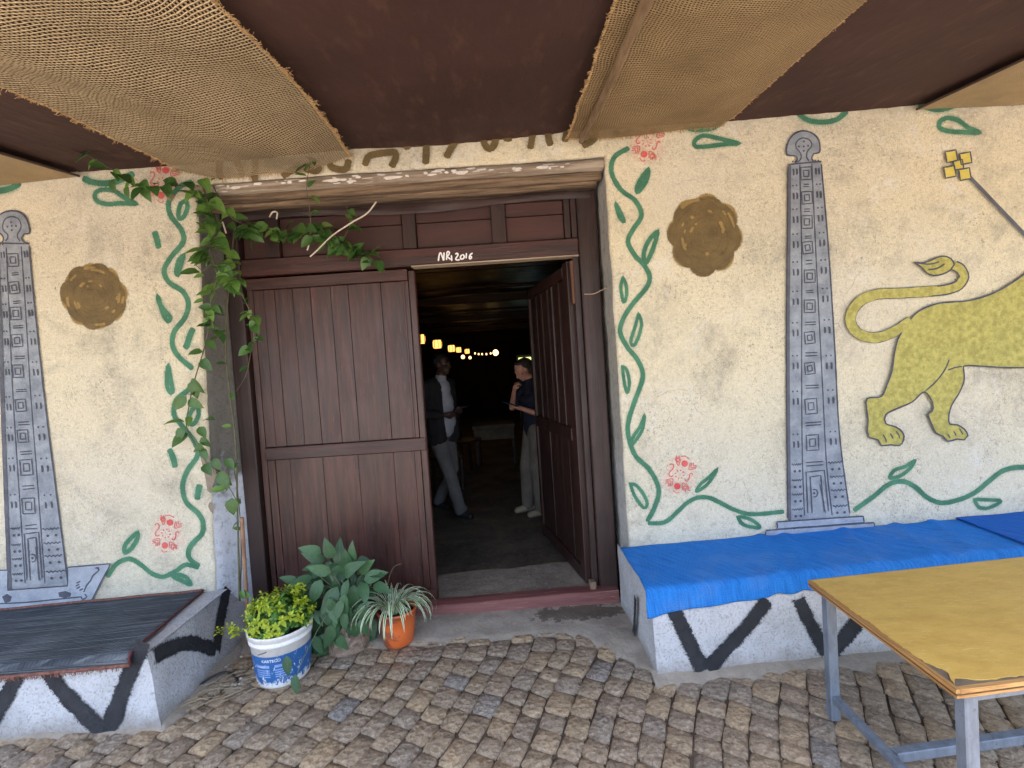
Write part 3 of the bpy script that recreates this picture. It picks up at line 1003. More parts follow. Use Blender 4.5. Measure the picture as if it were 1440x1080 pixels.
# red stencils
def stencil(cx, cz, s, rot, fade=1., label=None):
    def T(pts):
        out = []
        for x, y in pts:
            x, y = (x - 355) / 350 * s, -(y - 535) / 350 * s
            out.append((cx + x * math.cos(rot) - y * math.sin(rot), cz + x * math.sin(rot) + y * math.cos(rot)))
        return out
    L = []
    w_ = s * .030
    def st(pts, ww=1.): L.append(stroke(T(pts), w_ * ww, s * .008, step=s * .03))
    for (x, y, r) in ((432, 400, 39), (322, 688, 39)):
        L.append(fill(T([(x + r * math.cos(a), y + r * math.sin(a)) for a in (2 * PI * i / 20 for i in range(20))]), soft=s * .02))
    for i in range(8):
        a = 2 * PI * i / 8 + .3
        st([(360 + 35 * math.cos(a), 535 + 35 * math.sin(a)), (360 + 72 * math.cos(a), 535 + 72 * math.sin(a))], 1.0)
    st([(235, 420), (250, 395), (280, 400), (290, 430), (265, 470), (228, 505), (228, 545), (260, 555), (278, 530)])
    st([(530, 560), (515, 530), (490, 540), (480, 585), (455, 630), (430, 620), (430, 595)])
    for (x, y, dx, dy, ex, ey) in ((350, 420, -38, -100, 38, -90), (485, 478, 25, -90, 100, -8), (268, 590, -100, 10, -20, 95), (395, 650, 90, 70, -10, 95)):
        for k in range(3):
            ox, oy = (dx + ex) * .22 * k, (dy + ey) * .22 * k
            q = 1 - .22 * k
            st([(x + ox + dx * q, y + oy + dy * q), (x + ox, y + oy), (x + ox + ex * q, y + oy + ey * q)], .75)
        for k in range(4):
            px_, py_ = x + (dx + ex) * (.82 + .16 * (k // 2)) + 16 * (k % 2), y + (dy + ey) * (.82 + .16 * (k // 2)) - 14 * (k % 2)
            st([(px_, py_), (px_ + 12, py_ + 6)], .8)
    st([(380, 310), (440, 305), (500, 350)], .7)
    st([(262, 730), (300, 772), (350, 765)], .7)
    o = paint('red_stencil_emblem', L, REDP, label=label)
    paint('pink_haze', [fill(T([(355 + 200 * math.cos(a) + 40 * math.sin(2 * a), 535 + 240 * math.sin(a)) for a in (2 * PI * i / 24 for i in range(24))]), soft=s * .15, off=.0003)], PINKP, parent=o)
(q1,) = [(-2.158,0.727)]; stencil(*q1, .165, .06, label='red stencilled emblem low on the wall left of the door')
(q2,) = [(0.974,0.88)]; stencil(*q2, .165, .0, label='red stencilled emblem low on the wall right of the door')
(q3,) = [(0.888,2.869)]; stencil(*q3, .165, -.05, label='red stencilled emblem above the right vine under the canopy')
(q4,) = [(-1.987,2.82)]; stencil(*q4, .17, .1, label='red stencilled emblem above the left vine under the canopy')

# obelisks
def obelisk(L_edge, R_edge, CL, CR, bars, wins, iiL, iiR, scL, scR, door, head, lines_head, dots, label, side_w, base):
    """all coordinates on the wall plane; edges are polylines (x by z)"""
    def at(poly, z):
        P = sorted(poly, key=lambda p: p[1])
        if z <= P[0][1]: return P[0][0]
        for a, b in zip(P, P[1:]):
            if z <= b[1]:
                t = (z - a[1]) / (b[1] - a[1])
                return a[0] + (b[0] - a[0]) * t
        return P[-1][0]
    body = sorted(L_edge, key=lambda p: -p[1]) + sorted(R_edge, key=lambda p: p[1])
    root = paint('painted_obelisk', [fill(body), fill(head, smooth=False)], STELA, label=label)
    lw = .0075
    ln = lambda pts, w_=lw, **k: stroke(pts, w_, .002, step=k.get('step', .03), taper=False, wv=.5, closed=k.get('closed', False), lin_=k.get('lin_', False))
    O = [ln(sorted(L_edge, key=lambda p: p[1])), ln(sorted(R_edge, key=lambda p: p[1])), ln(CL, .006), ln(CR, .006), ln(head + [head[0]], step=.012)]
    O += [ln(l, .006, step=.01) for l in lines_head]
    dot = lambda x, z, r=.0065: fill([(x + r * math.cos(a), z + r * math.sin(a)) for a in (2 * PI * i / 8 for i in range(8))])
    O += [dot(x, z) for x, z in dots]
    for z0, z1 in bars:
        for z in (z0, z1):
            O.append(ln([(at(CL, z) + .004, z + random.uniform(-.003, .003)), (at(CR, z) - .004, z + random.uniform(-.003, .003))], .006))
    for (zs, a, b) in ((iiL, L_edge, CL), (iiR, CR, R_edge)):
        for z in zs:
            xa, xb = at(a, z), at(b, z)
            if zs is iiL: xa += side_w * .6
            for t in (.35, .68):
                x = xa + (xb - xa) * t
                O.append(ln([(x, z - .05), (x + .002, z - .01), (x - .001, z + .025)], .010))
                O.append(dot(x, z + .050, .0055))
    for (zs, a, b) in ((scL, L_edge, CL), (scR, CR, R_edge)):
        for z in zs:
            xa, xb = at(a, z) + (side_w if zs is scL else 0) + .005, at(b, z) - .004
            O.append(ln([(xa + (xb - xa) * i / 10, z + (.006 if i % 2 else -.004)) for i in range(11)], .006, step=.01))
            for t in (.3, .75):
                x = xa + (xb - xa) * t
                O.append(dot(x, z - .04, .0085))
    zt, zb = door
    xl, xr = at(CL, zt), at(CR, zt)
    xl2, xr2 = at(CL, zb), at(CR, zb)
    for i, q in enumerate((.12, .28)):
        O.append(ln([(xl2 + (xr2 - xl2) * q, zb), (xl + (xr - xl) * q, zt - .03 * i - .02), (xr - (xr - xl) * q, zt - .03 * i - .015), (xr2 - (xr2 - xl2) * q, zb)], .006, lin_=True))
    O.append(ln([(xl2 + (xr2 - xl2) * .78, zb), (xr - (xr - xl) * .36, zt - .07)], .005, lin_=True))
    kx, kz = xl + (xr - xl) * .42, (zt + zb) / 2
    O.append(ln([(kx + .022 * math.cos(a), kz + .024 * math.sin(a)) for a in (-2.2, -1.5, -.8, 0, .8, 1.5, 2.2)], .006, step=.01))
    O.append(dot(kx, kz, .008))
    paint('painted_outline', O, INK, parent=root)
    # dark side face
    sidep = sorted(L_edge, key=lambda p: p[1])
    S = [(x, z) for x, z in sidep] + [(x + side_w, z) for x, z in sidep[::-1]]
    paint('painted_side_face', [fill(S)], INKS, parent=root)
    for x, z in wins:
        hw, hh = .031, .036
        if z < wins[-1][1] + .3: hw, hh = .036, .046
        r = random.uniform(-.004, .004)
        W_ = []
        for q in (1, .48):
            W_.append(ln([(x - hw * q + r, z - hh * q), (x + hw * q, z - hh * q + r), (x + hw * q - r, z + hh * q), (x - hw * q, z + hh * q - r)], .0048, closed=True, lin_=True))
        paint('painted_window', W_, INK, parent=root)
    P_ = [fill(b) for b in base]
    bo = paint('painted_base', P_, STELB, parent=root)
    paint('base_outline', [ln(b, .006, closed=True, lin_=True) for b in base], INK, parent=root)
    return root

# left: head outline, clockwise
hl = [(-3.004,2.532), (-2.962,2.529), (-2.95,2.562), (-2.969,2.588), (-2.994,2.59), (-3.006,2.599), (-2.995,2.657), (-2.962,2.692), (-2.918,2.71), (-2.867,2.711), (-2.823,2.691), (-2.798,2.648), (-2.792,2.576), (-2.822,2.574), (-2.842,2.55), (-2.831,2.525), (-2.803,2.514)]
obelisk([(-3.001,2.523), (-3.026,2.078), (-3.062,1.611), (-3.103,1.009), (-3.139,0.451)], [(-2.803,2.514), (-2.806,2.19), (-2.803,1.594), (-2.79,1.032), (-2.774,0.452)],
        [(-2.938,2.515), (-2.963,2.074), (-2.99,1.606), (-3.013,1.003), (-3.033,0.466)], [(-2.849,2.517), (-2.861,2.152), (-2.883,1.599), (-2.897,1.039), (-2.913,0.457)],
        [(a[0][1], a[1][1]) for a in ([(-2.913,2.349), (-2.914,2.337)], [(-2.922,2.181), (-2.923,2.168)], [(-2.928,2.037), (-2.929,2.025)], [(-2.934,1.855), (-2.935,1.842)], [(-2.942,1.655), (-2.943,1.642)], [(-2.945,1.462), (-2.946,1.444)], [(-2.95,1.281), (-2.951,1.268)], [(-2.958,1.073), (-2.96,1.056)], [(-2.961,0.834), (-2.963,0.812)])],
        [(-2.905,2.424), (-2.914,2.261), (-2.921,2.109), (-2.929,1.948), (-2.943,1.766), (-2.947,1.561), (-2.953,1.376), (-2.951,1.186), (-2.962,0.952)],
        [p[1] for p in [(-2.968,2.471), (-2.985,2.27), (-2.996,2.118), (-3.005,1.958), (-3.019,1.775), (-3.037,1.567), (-3.043,1.382), (-3.049,1.197), (-3.068,0.976)]], [p[1] for p in [(-2.833,2.466), (-2.837,2.264), (-2.843,2.117), (-2.848,1.947), (-2.849,1.764), (-2.853,1.563), (-2.859,1.374), (-2.844,1.183), (-2.84,0.961)]],
        [p[1] for p in [(-3.071,0.819), (-3.081,0.719), (-3.09,0.632), (-3.1,0.54)]], [p[1] for p in [(-2.835,0.803), (-2.839,0.716), (-2.838,0.637), (-2.839,0.541)]],
        ([(-2.964,0.803)][0][1], [(-2.977,0.462)][0][1]), hl,
        [[(-2.945,2.536), (-2.926,2.552), (-2.923,2.577), (-2.946,2.603), (-2.942,2.645), (-2.918,2.673), (-2.879,2.678), (-2.847,2.66), (-2.838,2.621), (-2.85,2.593), (-2.865,2.573), (-2.863,2.548), (-2.848,2.526)]], [(-2.895,2.646), (-2.919,2.622), (-2.893,2.625), (-2.868,2.623), (-2.896,2.6)],
        'blue grey obelisk painted on the wall left of the door, standing on a slanted slab', .022,
        [[(-2.763,0.562), (-2.503,0.566), (-2.646,0.338), (-2.904,0.324), (-3.384,0.317), (-3.442,0.586), (-3.127,0.569), (-3.14,0.446), (-2.775,0.448)]])
paint('painted_dots', [fill([(-2.835,0.412), (-2.791,0.418), (-2.757,0.403), (-2.764,0.381), (-2.804,0.375), (-2.833,0.386)]), fill([(-3.178,0.409), (-3.146,0.425), (-3.118,0.405), (-3.13,0.375), (-3.165,0.368)])] +
      [stroke(q, .006, .003, taper=False) for q in ([(-2.595,0.551), (-2.576,0.532), (-2.613,0.503), (-2.634,0.469), (-2.658,0.445), (-2.684,0.398)], [(-2.684,0.398), (-2.665,0.374), (-2.692,0.359), (-2.703,0.386)], [(-2.605,0.542), (-2.578,0.549), (-2.576,0.523)], [(-2.726,0.458), (-2.69,0.473)], [(-2.732,0.441), (-2.696,0.456)], [(-2.729,0.423), (-2.693,0.443)], [(-2.713,0.413), (-2.677,0.428)], [(-3.204,0.367), (-3.031,0.364), (-2.856,0.37), (-2.691,0.376)])], INK,
      label='dark blobs and dots on the slab under the left obelisk')
hr = [(1.722,2.681), (1.756,2.683), (1.77,2.707), (1.758,2.729), (1.712,2.736), (1.71,2.782), (1.734,2.834), (1.769,2.861), (1.811,2.87), (1.861,2.855), (1.894,2.824), (1.905,2.79), (1.903,2.74), (1.868,2.734), (1.855,2.714), (1.866,2.688), (1.909,2.686)]
obelisk([(1.714,2.682), (1.689,2.231), (1.663,1.768), (1.642,1.298), (1.63,0.953), (1.616,0.557)], [(1.909,2.686), (1.93,2.195), (1.943,1.621), (1.95,1.062), (1.993,0.558)],
        [(1.782,2.686), (1.77,2.142), (1.738,1.434), (1.72,0.947), (1.716,0.564)], [(1.854,2.689), (1.855,2.136), (1.86,1.37), (1.864,0.881), (1.885,0.557)],
        [(a[0][1], a[1][1]) for a in ([(1.814,2.558), (1.814,2.546)], [(1.812,2.412), (1.811,2.4)], [(1.805,2.253), (1.804,2.241)], [(1.811,2.11), (1.81,2.093)], [(1.807,1.932), (1.807,1.92)], [(1.799,1.746), (1.798,1.729)], [(1.791,1.563), (1.79,1.546)], [(1.787,1.366), (1.786,1.349)], [(1.789,1.142), (1.789,1.125)], [(1.788,0.904), (1.787,0.882)])],
        [(1.817,2.621), (1.815,2.479), (1.808,2.337), (1.806,2.186), (1.811,2.017), (1.803,1.839), (1.795,1.652), (1.787,1.469), (1.785,1.241), (1.784,1.021)],
        [p[1] for p in [(1.746,2.646), (1.74,2.505), (1.733,2.367), (1.727,2.221), (1.719,2.057), (1.711,1.883), (1.703,1.697), (1.694,1.501), (1.684,1.287), (1.672,1.028)]], [p[1] for p in [(1.886,2.641), (1.879,2.504), (1.882,2.366), (1.88,2.219), (1.89,2.058), (1.887,1.889), (1.887,1.702), (1.886,1.488), (1.895,1.281), (1.901,1.03)]],
        [p[1] for p in [(1.675,0.894), (1.671,0.798), (1.667,0.711), (1.662,0.62)]], [p[1] for p in [(1.904,0.891), (1.909,0.804), (1.918,0.721), (1.927,0.624)]],
        ([(1.794,0.864)][0][1], [(1.803,0.562)][0][1]), hr,
        [[(1.765,2.687), (1.791,2.71), (1.789,2.743), (1.765,2.778), (1.771,2.811), (1.805,2.829), (1.847,2.814), (1.858,2.78), (1.831,2.749), (1.825,2.716), (1.841,2.69)]], [(1.813,2.808), (1.782,2.781), (1.811,2.779), (1.837,2.782), (1.81,2.754)],
        'blue grey obelisk painted on the wall right of the door, standing on steps', .017,
        [[(1.547,0.553), (2.071,0.553), (2.074,0.513), (1.549,0.509)], [(1.479,0.505), (2.135,0.509), (2.138,0.474), (1.464,0.453)]])

# lion
lion = [(2.342,1.646), (2.441,1.759), (2.571,1.805), (2.754,1.81), (2.896,1.843), (3.013,1.899), (3.1,1.953), (3.231,2.046), (3.359,2.079), (3.614,2.054), (3.782,1.959), (3.864,1.75), (3.838,1.538), (3.77,1.329), (3.783,1.156), (3.806,0.973), (3.9,0.94), (3.933,0.877), (3.868,0.847), (3.717,0.866), (3.668,0.991), (3.646,1.165), (3.597,1.297), (3.512,1.337), (3.486,1.132), (3.525,0.974), (3.615,0.942), (3.64,0.88), (3.57,0.85), (3.432,0.868), (3.392,1.009), (3.363,1.227), (3.341,1.357), (3.255,1.367), (3.084,1.387), (2.955,1.396), (2.742,1.423), (2.707,1.421), (2.709,1.343), (2.681,1.272), (2.627,1.19), (2.607,1.118), (2.614,1.078), (2.657,1.071), (2.699,1.042), (2.719,1.002), (2.697,0.977), (2.654,0.985), (2.598,0.975), (2.569,1.008), (2.526,1.032), (2.506,1.081), (2.483,1.147), (2.509,1.163), (2.515,1.21), (2.466,1.282), (2.391,1.227), (2.291,1.19), (2.229,1.16), (2.227,1.108), (2.287,1.083), (2.328,1.045), (2.331,1.002), (2.304,0.969), (2.252,0.977), (2.196,0.976), (2.176,1.012), (2.125,1.029), (2.114,1.064), (2.121,1.137), (2.115,1.211), (2.122,1.266), (2.208,1.273), (2.245,1.344), (2.278,1.428), (2.295,1.525), (2.32,1.609)]
tail = [(2.664,2.028), (2.71,2.0), (2.729,1.952), (2.698,1.907), (2.616,1.883), (2.471,1.88), (2.33,1.881), (2.215,1.884), (2.116,1.857), (2.058,1.797), (2.042,1.73), (2.078,1.664), (2.162,1.628), (2.248,1.635), (2.335,1.672), (2.409,1.718)]
lr = paint('painted_lion', [fill(lion), stroke(tail, .056, .003, taper=False)], GOLDP, label='yellow lion painted on the wall above the blue bench cushion')
tail_in = []
def offset(poly, d):
    P = catmull([Vector((x, 0, z)) for x, z in poly], .03)
    out = []
    for i in range(len(P)):
        t = (P[min(i + 1, len(P) - 1)] - P[max(i - 1, 0)]).normalized()
        out.append((P[i].x - t.z * d, P[i].z + t.x * d))
    return out
tuft = [(2.431,2.06), (2.494,2.052), (2.559,2.073), (2.606,2.083), (2.652,2.067), (2.672,2.028), (2.65,1.999), (2.602,1.977), (2.547,1.972), (2.505,1.992), (2.48,2.023)]
paint('tail_tuft', [fill(tuft)], GOLDP, parent=lr)
lk = lambda pts, **k: stroke(pts, .0065, .003, taper=False, wv=.4, step=.02, **k)
paint('painted_outline', [lk(lion, closed=True), lk(offset(tail, .028)), lk(offset(tail, -.028)[:-2]), lk(tuft, closed=True), lk([(2.628,1.478), (2.595,1.407), (2.533,1.334), (2.466,1.282)]), lk([(2.599,1.398), (2.656,1.416), (2.712,1.421)]),
      lk([(2.243,1.06), (2.263,1.028), (2.275,0.997)]), lk([(2.204,1.049), (2.224,1.013), (2.231,0.978)]), lk([(2.282,1.066), (2.306,1.029), (2.309,0.995)]), lk([(2.626,1.047), (2.646,1.015), (2.654,0.989)]), lk([(2.587,1.032), (2.607,1.005), (2.615,0.983)]), lk([(2.665,1.057), (2.685,1.021), (2.693,0.999)]),
      lk([(2.443,2.055), (2.528,2.041), (2.592,2.054)]), lk([(2.505,2.009), (2.569,2.013), (2.626,2.043)])], INK, parent=lr)
mane = paint('painted_mane', [fill([(3.23,2.037), (3.278,2.211), (3.408,2.329), (3.621,2.356), (3.81,2.26), (3.913,2.085), (3.951,1.871), (3.883,1.663), (3.732,1.588), (3.563,1.685), (3.395,1.823)], smooth=True)], BROWNP, parent=lr)
staff = paint('painted_cross_staff', [stroke([(2.77,2.55), (3.106,2.168), (3.479,1.741)], .018, .004, taper=False)], INKS, label='grey staff with a yellow cross painted above the lion')
def dia(cx, cy, s, r):
    (c_,) = [(cx, cy)]
    return [(cx + s * math.cos(a + r), cy + s * math.sin(a + r)) for a in (PI / 4, 3 * PI / 4, 5 * PI / 4, 7 * PI / 4)]
cc = [dia(x, z, .045 if i else .038, .12) for i, (x, z) in enumerate([(2.717,2.612), (2.677,2.664), (2.761,2.647), (2.665,2.574), (2.753,2.555)])]
paint('painted_cross', [fill(c) for c in cc], YELP, parent=staff)
paint('cross_outline', [stroke(c, .007, .002, closed=True, taper=False, lin_=True) for c in cc] + [stroke([(c[0][0] / 2 + c[2][0] / 2 - .004, c[0][1] / 2 + c[2][1] / 2), (c[0][0] / 2 + c[2][0] / 2 + .004, c[0][1] / 2 + c[2][1] / 2)], .01, .002) for c in cc], INK, parent=staff)

# lettering over the lintel, tops hidden by the canopy
paint('painted_lettering', [stroke(q, .030, .012) for q in ([(-1.623,2.929), (-1.638,2.855), (-1.617,2.808)], [(-1.534,2.936), (-1.518,2.876), (-1.499,2.809)], [(-1.421,2.928), (-1.423,2.854), (-1.436,2.805), (-1.402,2.811)], [(-1.276,2.798), (-1.21,2.836), (-1.159,2.836)], [(-1.142,2.844), (-1.105,2.833), (-1.063,2.822), (-1.039,2.862)],
      [(-0.987,2.875), (-0.977,2.841), (-0.933,2.822), (-0.89,2.827), (-0.869,2.884)], [(-0.784,2.828), (-0.755,2.885), (-0.707,2.898), (-0.644,2.902), (-0.598,2.899), (-0.596,2.866), (-0.63,2.81)], [(-0.526,2.961), (-0.522,2.903)], [(-0.459,2.948), (-0.462,2.915)], [(-0.407,2.97), (-0.414,2.883), (-0.423,2.813)], [(-0.205,2.973), (-0.26,2.91), (-0.303,2.843)],
      [(-0.079,2.973), (-0.066,2.91), (-0.043,2.884), (-0.012,2.902), (0.005,2.968)], [(0.04,2.99), (0.062,2.939), (0.101,2.945)], [(0.221,2.987), (0.213,2.929), (0.196,2.86)], [(0.31,2.989), (0.31,2.923), (0.323,2.872)], [(0.423,2.99), (0.416,2.941), (0.4,2.888)], [(0.604,2.986), (0.574,2.901), (0.5,2.861)])], BROWNP,
      label='brown spray painted letters above the lintel, cut off by the canopy')

# bare patches where the plaster has broken off the left corner
def lump(pts, y0, th, mat, name):
    v, f, c = fill(pts, y0=y0, off=th)
    return mk(name, (v, f), mat, parent=wall)
BARE = simple('bare_render', lin(150, 138, 124), lin(118, 106, 94), .95, 14, .9, 50, coord='pos', bd=.012)
lump([(-1.898,1.223), (-1.865,1.204), (-1.853,1.151), (-1.821,1.119), (-1.817,1.062), (-1.844,1.003), (-1.862,0.952), (-1.882,0.971), (-1.887,1.049), (-1.898,1.124), (-1.906,1.181)], WY_, .0022, BARE, 'bare_patch')
lump([(-1.875,0.901), (-1.851,0.882), (-1.859,0.83), (-1.875,0.844), (-1.886,0.875)], WY_, .0022, BARE, 'bare_patch')

# ================================================================== lintel logs
def log_geo(x0, x1, z0, y, r, rz, seed, n=90, seg=18):
    V, Fc = [], []
    for i in range(n + 1):
        t = i / n
        x = x0 + (x1 - x0) * t
        for k in range(seg):
            a = 2 * PI * k / seg
            q = 1 + .16 * noise.noise(Vector((x * 3, math.cos(a) * 1.2 + seed, math.sin(a) * 1.2))) + .10 * noise.noise(Vector((x * 1.2, math.cos(a) * 6 + seed, math.sin(a) * 6))) + (.34 * noise.noise(Vector((x * 1.6, math.cos(a) * 3.4 + seed, math.sin(a) * 3.4))) + .16 * noise.noise(Vector((x * 9, math.cos(a) * 5 + seed, math.sin(a) * 5))) if seed > 1 else 0)
            V.append((x, y + r * q * math.cos(a) + .012 * noise.noise(Vector((x * 1.5, seed, 0))), z0 + rz * q * math.sin(a) + .012 * noise.noise(Vector((x * 1.3, seed, 5)))))
    for i in range(n):
        for k in range(seg):
            k2 = (k + 1) % seg
            Fc.append((i * seg + k, i * seg + k2, (i + 1) * seg + k2, (i + 1) * seg + k))
    Fc.append(tuple(range(seg))[::-1])
    Fc.append(tuple(n * seg + k for k in range(seg)))
    return V, Fc
lin_t = thing('lintel', 'weathered split log lintel with flaking white paint over the doorway', 'lintel', (-.58, 3.05, 2.72))
mk('log', log_geo(-1.80, .63, 2.768, 2.985, .044, .036, 1), LOGW, lin_t, smooth=True, label='grey log with flakes of white paint')
mk('log', log_geo(-1.79, .62, 2.722, 3.020, .040, .030, 9), LOGB, lin_t, smooth=True, label='split brown log')
mk('log', log_geo(-1.79, .60, 2.700, 3.080, .045, .028, 17), LOGB, lin_t, smooth=True)
mk('log', log_geo(-1.79, .60, 2.715, 3.15, .05, .035, 23), LOGD, lin_t, smooth=True, label='dark log at the back')
FLAKE = simple('flaking_white_paint', lin(214, 210, 204), lin(186, 180, 172), .8, 20, .3, coord='pos')
rf = random.Random(4)
G = []
for i in range(74):
    c0 = rf.choice((-.95, -.88, -.62, -.55, -.28, -.16, .12, .3, -1.25, -1.6, -.8)) + rf.gauss(0, .06)
    dd = rf.gauss(-4, 13)
    L_, H_ = rf.uniform(.010, .045), rf.uniform(5, 16)
    n_ = 7
    V = []
    for k in range(n_):
        a = 2 * PI * k / n_
        q = rf.uniform(.6, 1.1)
        x, d = c0 + L_ * q * math.cos(a), dd + H_ * q * math.sin(a)
        rr = 1 + .16 * noise.noise(Vector((x * 3, math.cos(R(180 - d)) * 1.2 + 1, math.sin(R(180 - d)) * 1.2))) + .10 * noise.noise(Vector((x * 1.2, math.cos(R(180 - d)) * 6 + 1, math.sin(R(180 - d)) * 6)))
        V.append((x, 2.985 - .0455 * rr * math.cos(R(d)) + .012 * noise.noise(Vector((x * 1.5, 1, 0))) - .0008 - .00002 * i, 2.768 + .037 * rr * math.sin(R(d)) + .012 * noise.noise(Vector((x * 1.3, 1, 5)))))
    G.append((V, [tuple(range(n_))]))
mk('paint_flakes', join(*G), FLAKE, lin_t, kind='stuff')

# ================================================================== double door
door = thing('double_door', 'maroon plank double door with transom panels, its right leaf standing open', 'door', (-.59, 3.26, .0))
D = DY_
mk('door_post', box(-1.80, -1.70, D - .03, D + .08, .05, 2.70, .006, .002), MAROON_D, door)
mk('door_post', box(.492, .612, D - .035, D + .08, .06, 2.70, .006, .002), MAROON_D, door, label='right door post with chipped edge')
mk('door_stop', box(.448, .490, D + .012, D + .10, .07, 2.33, .004, .001), MAROON_D, door)
mk('header_beam', box(-1.79, .60, D - .028, D + .08, 2.655, 2.705, .008, .002), MAROON_DX, door)
# bent split header board
g = grid(60, 3, lambda u, v: (-1.78 + 2.36 * u, D - .045 + .01 * noise.noise(Vector((u * 9, v * 3, 0))) + .02 * (v - .5) ** 2, 2.632 + .016 * math.sin(u * 9) + v * (.055 + .012 * math.sin(u * 14))))
mk('header_board', g, MAROON_DX, door, smooth=True, label='warped dark board under the header')
for x in (-1.53, -.645, -.06):
    mk('mullion', box(x + random.uniform(-.003, .003), x + .088, D - .010, D + .05, 2.405, 2.665, .004, .0015), MAROON_D, door)
mk('mullion', box(.408, .446, D - .006, D + .05, 2.405, 2.665, .004, .0015), MAROON_D, door)
mk('mullion', box(.452, .490, D - .010, D + .05, 2.405, 2.665, .004, .0015), MAROON_D, door)
PANEL = make_wood('maroon_panel', lin(72, 42, 37), lin(56, 33, 30), .5, axis='X', gx=10, gz=1.2, bump=.25, wear=lin(130, 100, 94), wearamt=.15)
for x0, x1 in ((-1.69, -1.535), (-1.44, -.65), (-.555, -.065), (.03, .405)):
    mk('transom_panel', box(x0, x1, D + .020, D + .035, 2.41, 2.567, .003), PANEL, door)
    mk('transom_panel', box(x0, x1, D + .016, D + .031, 2.571, 2.655, .003), PANEL, door)
mk('transom_rail', box(-1.70, .490, D - .022, D + .08, 2.292, 2.402, .006, .002), MAROON_X, door, label='rail with white handwriting')
mk('rail_edge', box(-.60, .488, D - .026, D + .06, 2.283, 2.2915, .003, .001), make_wood('bare_edge_wood', lin(178, 162, 142), lin(140, 120, 100), .7, axis='X'), door, label='bare worn lower edge of the transom rail')
# white handwriting
WHITE = simple('white_marker', lin(235, 235, 235), lin(225, 225, 225), .6, 10, 0)
def hand(strokes, y, w_=.0085):
    P = []
    for s in strokes:
        v, f, c = stroke(s, w_, .001, step=.004, y0=y, off=.0015 + .0002 * len(P))
        P.append((v, [q[::-1] for q in f]))
    return join(*P)
HW = [[(-0.422,2.308), (-0.412,2.35), (-0.402,2.359), (-0.391,2.322), (-0.387,2.312), (-0.381,2.362)], [(-0.369,2.311), (-0.363,2.356)], [(-0.366,2.352), (-0.356,2.365), (-0.347,2.358), (-0.353,2.342), (-0.363,2.336), (-0.341,2.312)], [(-0.335,2.341), (-0.335,2.302)], [(-0.311,2.344), (-0.297,2.35), (-0.293,2.338), (-0.309,2.314), (-0.296,2.306), (-0.282,2.31)],
      [(-0.266,2.339), (-0.276,2.328), (-0.277,2.314), (-0.265,2.311), (-0.253,2.322), (-0.257,2.336), (-0.266,2.339)], [(-0.237,2.348), (-0.242,2.312)], [(-0.196,2.345), (-0.213,2.335), (-0.221,2.317), (-0.217,2.308), (-0.208,2.314), (-0.207,2.323), (-0.216,2.324)]]
mk('handwriting', hand(HW, D - .024, .0075), WHITE, door, label='white handwriting NRI 2016')

# left leaf (closed): planks between stiles and rails
yl = D + .012
leaf = mk('door_leaf', join(box(-1.692, -1.655, yl, yl + .05, .055, 2.275, .004, .001), box(-.632, -.590, yl - .002, yl + .055, .052, 2.268, .005, .001)), MAROON, door, label='closed left door leaf')
mk('rail', box(-1.690, -.634, yl - .012, yl + .04, 2.205, 2.279, .004, .0015), MAROON_X, leaf)
mk('rail', box(-1.654, -.592, yl - .014, yl + .045, 1.085, 1.168, .004, .0015), MAROON_X, leaf)
mk('rail', box(-1.654, -.592, yl - .010, yl + .045, .052, .150, .004, .0015), MAROON_X, leaf)
up = [-1.652, -1.585, -1.515, -1.397, -1.281, -1.147, -1.031, -.818, -.664, -.634]
lo = [-1.652, -1.602, -1.507, -1.287, -1.052, -.817, -.677, -.634]
rp = random.Random(3)
for xs, z0, z1 in ((up, 1.17, 2.203), (lo, .152, 1.083)):
    for a, b in zip(xs, xs[1:]):
        dy = rp.uniform(0, .006) + (.004 if b - a < .08 else .01)
        mk('plank', box(a + .0008, b - .0008, yl + dy * .6, yl + dy * .6 + .02, z0, z1, .002, .0006), MAROON, leaf)
# thin battens standing proud beside the stile
mk('batten', box(-.675, -.660, yl - .004, yl + .02, 1.17, 2.203, .003), MAROON, leaf)

# right leaf (open inwards)
HINGE = Vector((.440, 3.27, 0))
FREE = Vector((.212, 4.36, 0))
dv = (FREE - HINGE)
LW = dv.length
ang = math.atan2(dv.y, dv.x)
M4 = Matrix.Translation(HINGE) @ Matrix.Rotation(ang, 4, 'Z')
def lf(g): return xform(g, M4)      # local: x along leaf, y<0 side towards... +y is the left face
def lbox(x0, x1, y0, y1, z0, z1, b=.004, j=.001): return lf(box(x0, x1, y0, y1, z0, z1, b, j))
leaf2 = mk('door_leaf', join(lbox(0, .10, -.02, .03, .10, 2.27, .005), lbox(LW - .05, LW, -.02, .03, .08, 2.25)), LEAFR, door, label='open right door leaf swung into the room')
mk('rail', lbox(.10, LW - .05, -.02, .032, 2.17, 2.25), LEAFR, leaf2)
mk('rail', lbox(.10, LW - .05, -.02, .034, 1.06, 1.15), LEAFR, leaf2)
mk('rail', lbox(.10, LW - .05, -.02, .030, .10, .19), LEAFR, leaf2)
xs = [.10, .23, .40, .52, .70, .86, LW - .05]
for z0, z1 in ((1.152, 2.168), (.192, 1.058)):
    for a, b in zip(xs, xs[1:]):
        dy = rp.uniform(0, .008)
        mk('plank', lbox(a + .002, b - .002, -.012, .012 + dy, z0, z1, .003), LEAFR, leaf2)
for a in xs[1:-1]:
    mk('batten', lbox(a - .007, a + .007, .0125, .027, 1.153, 2.167, .003), LEAFR, leaf2)
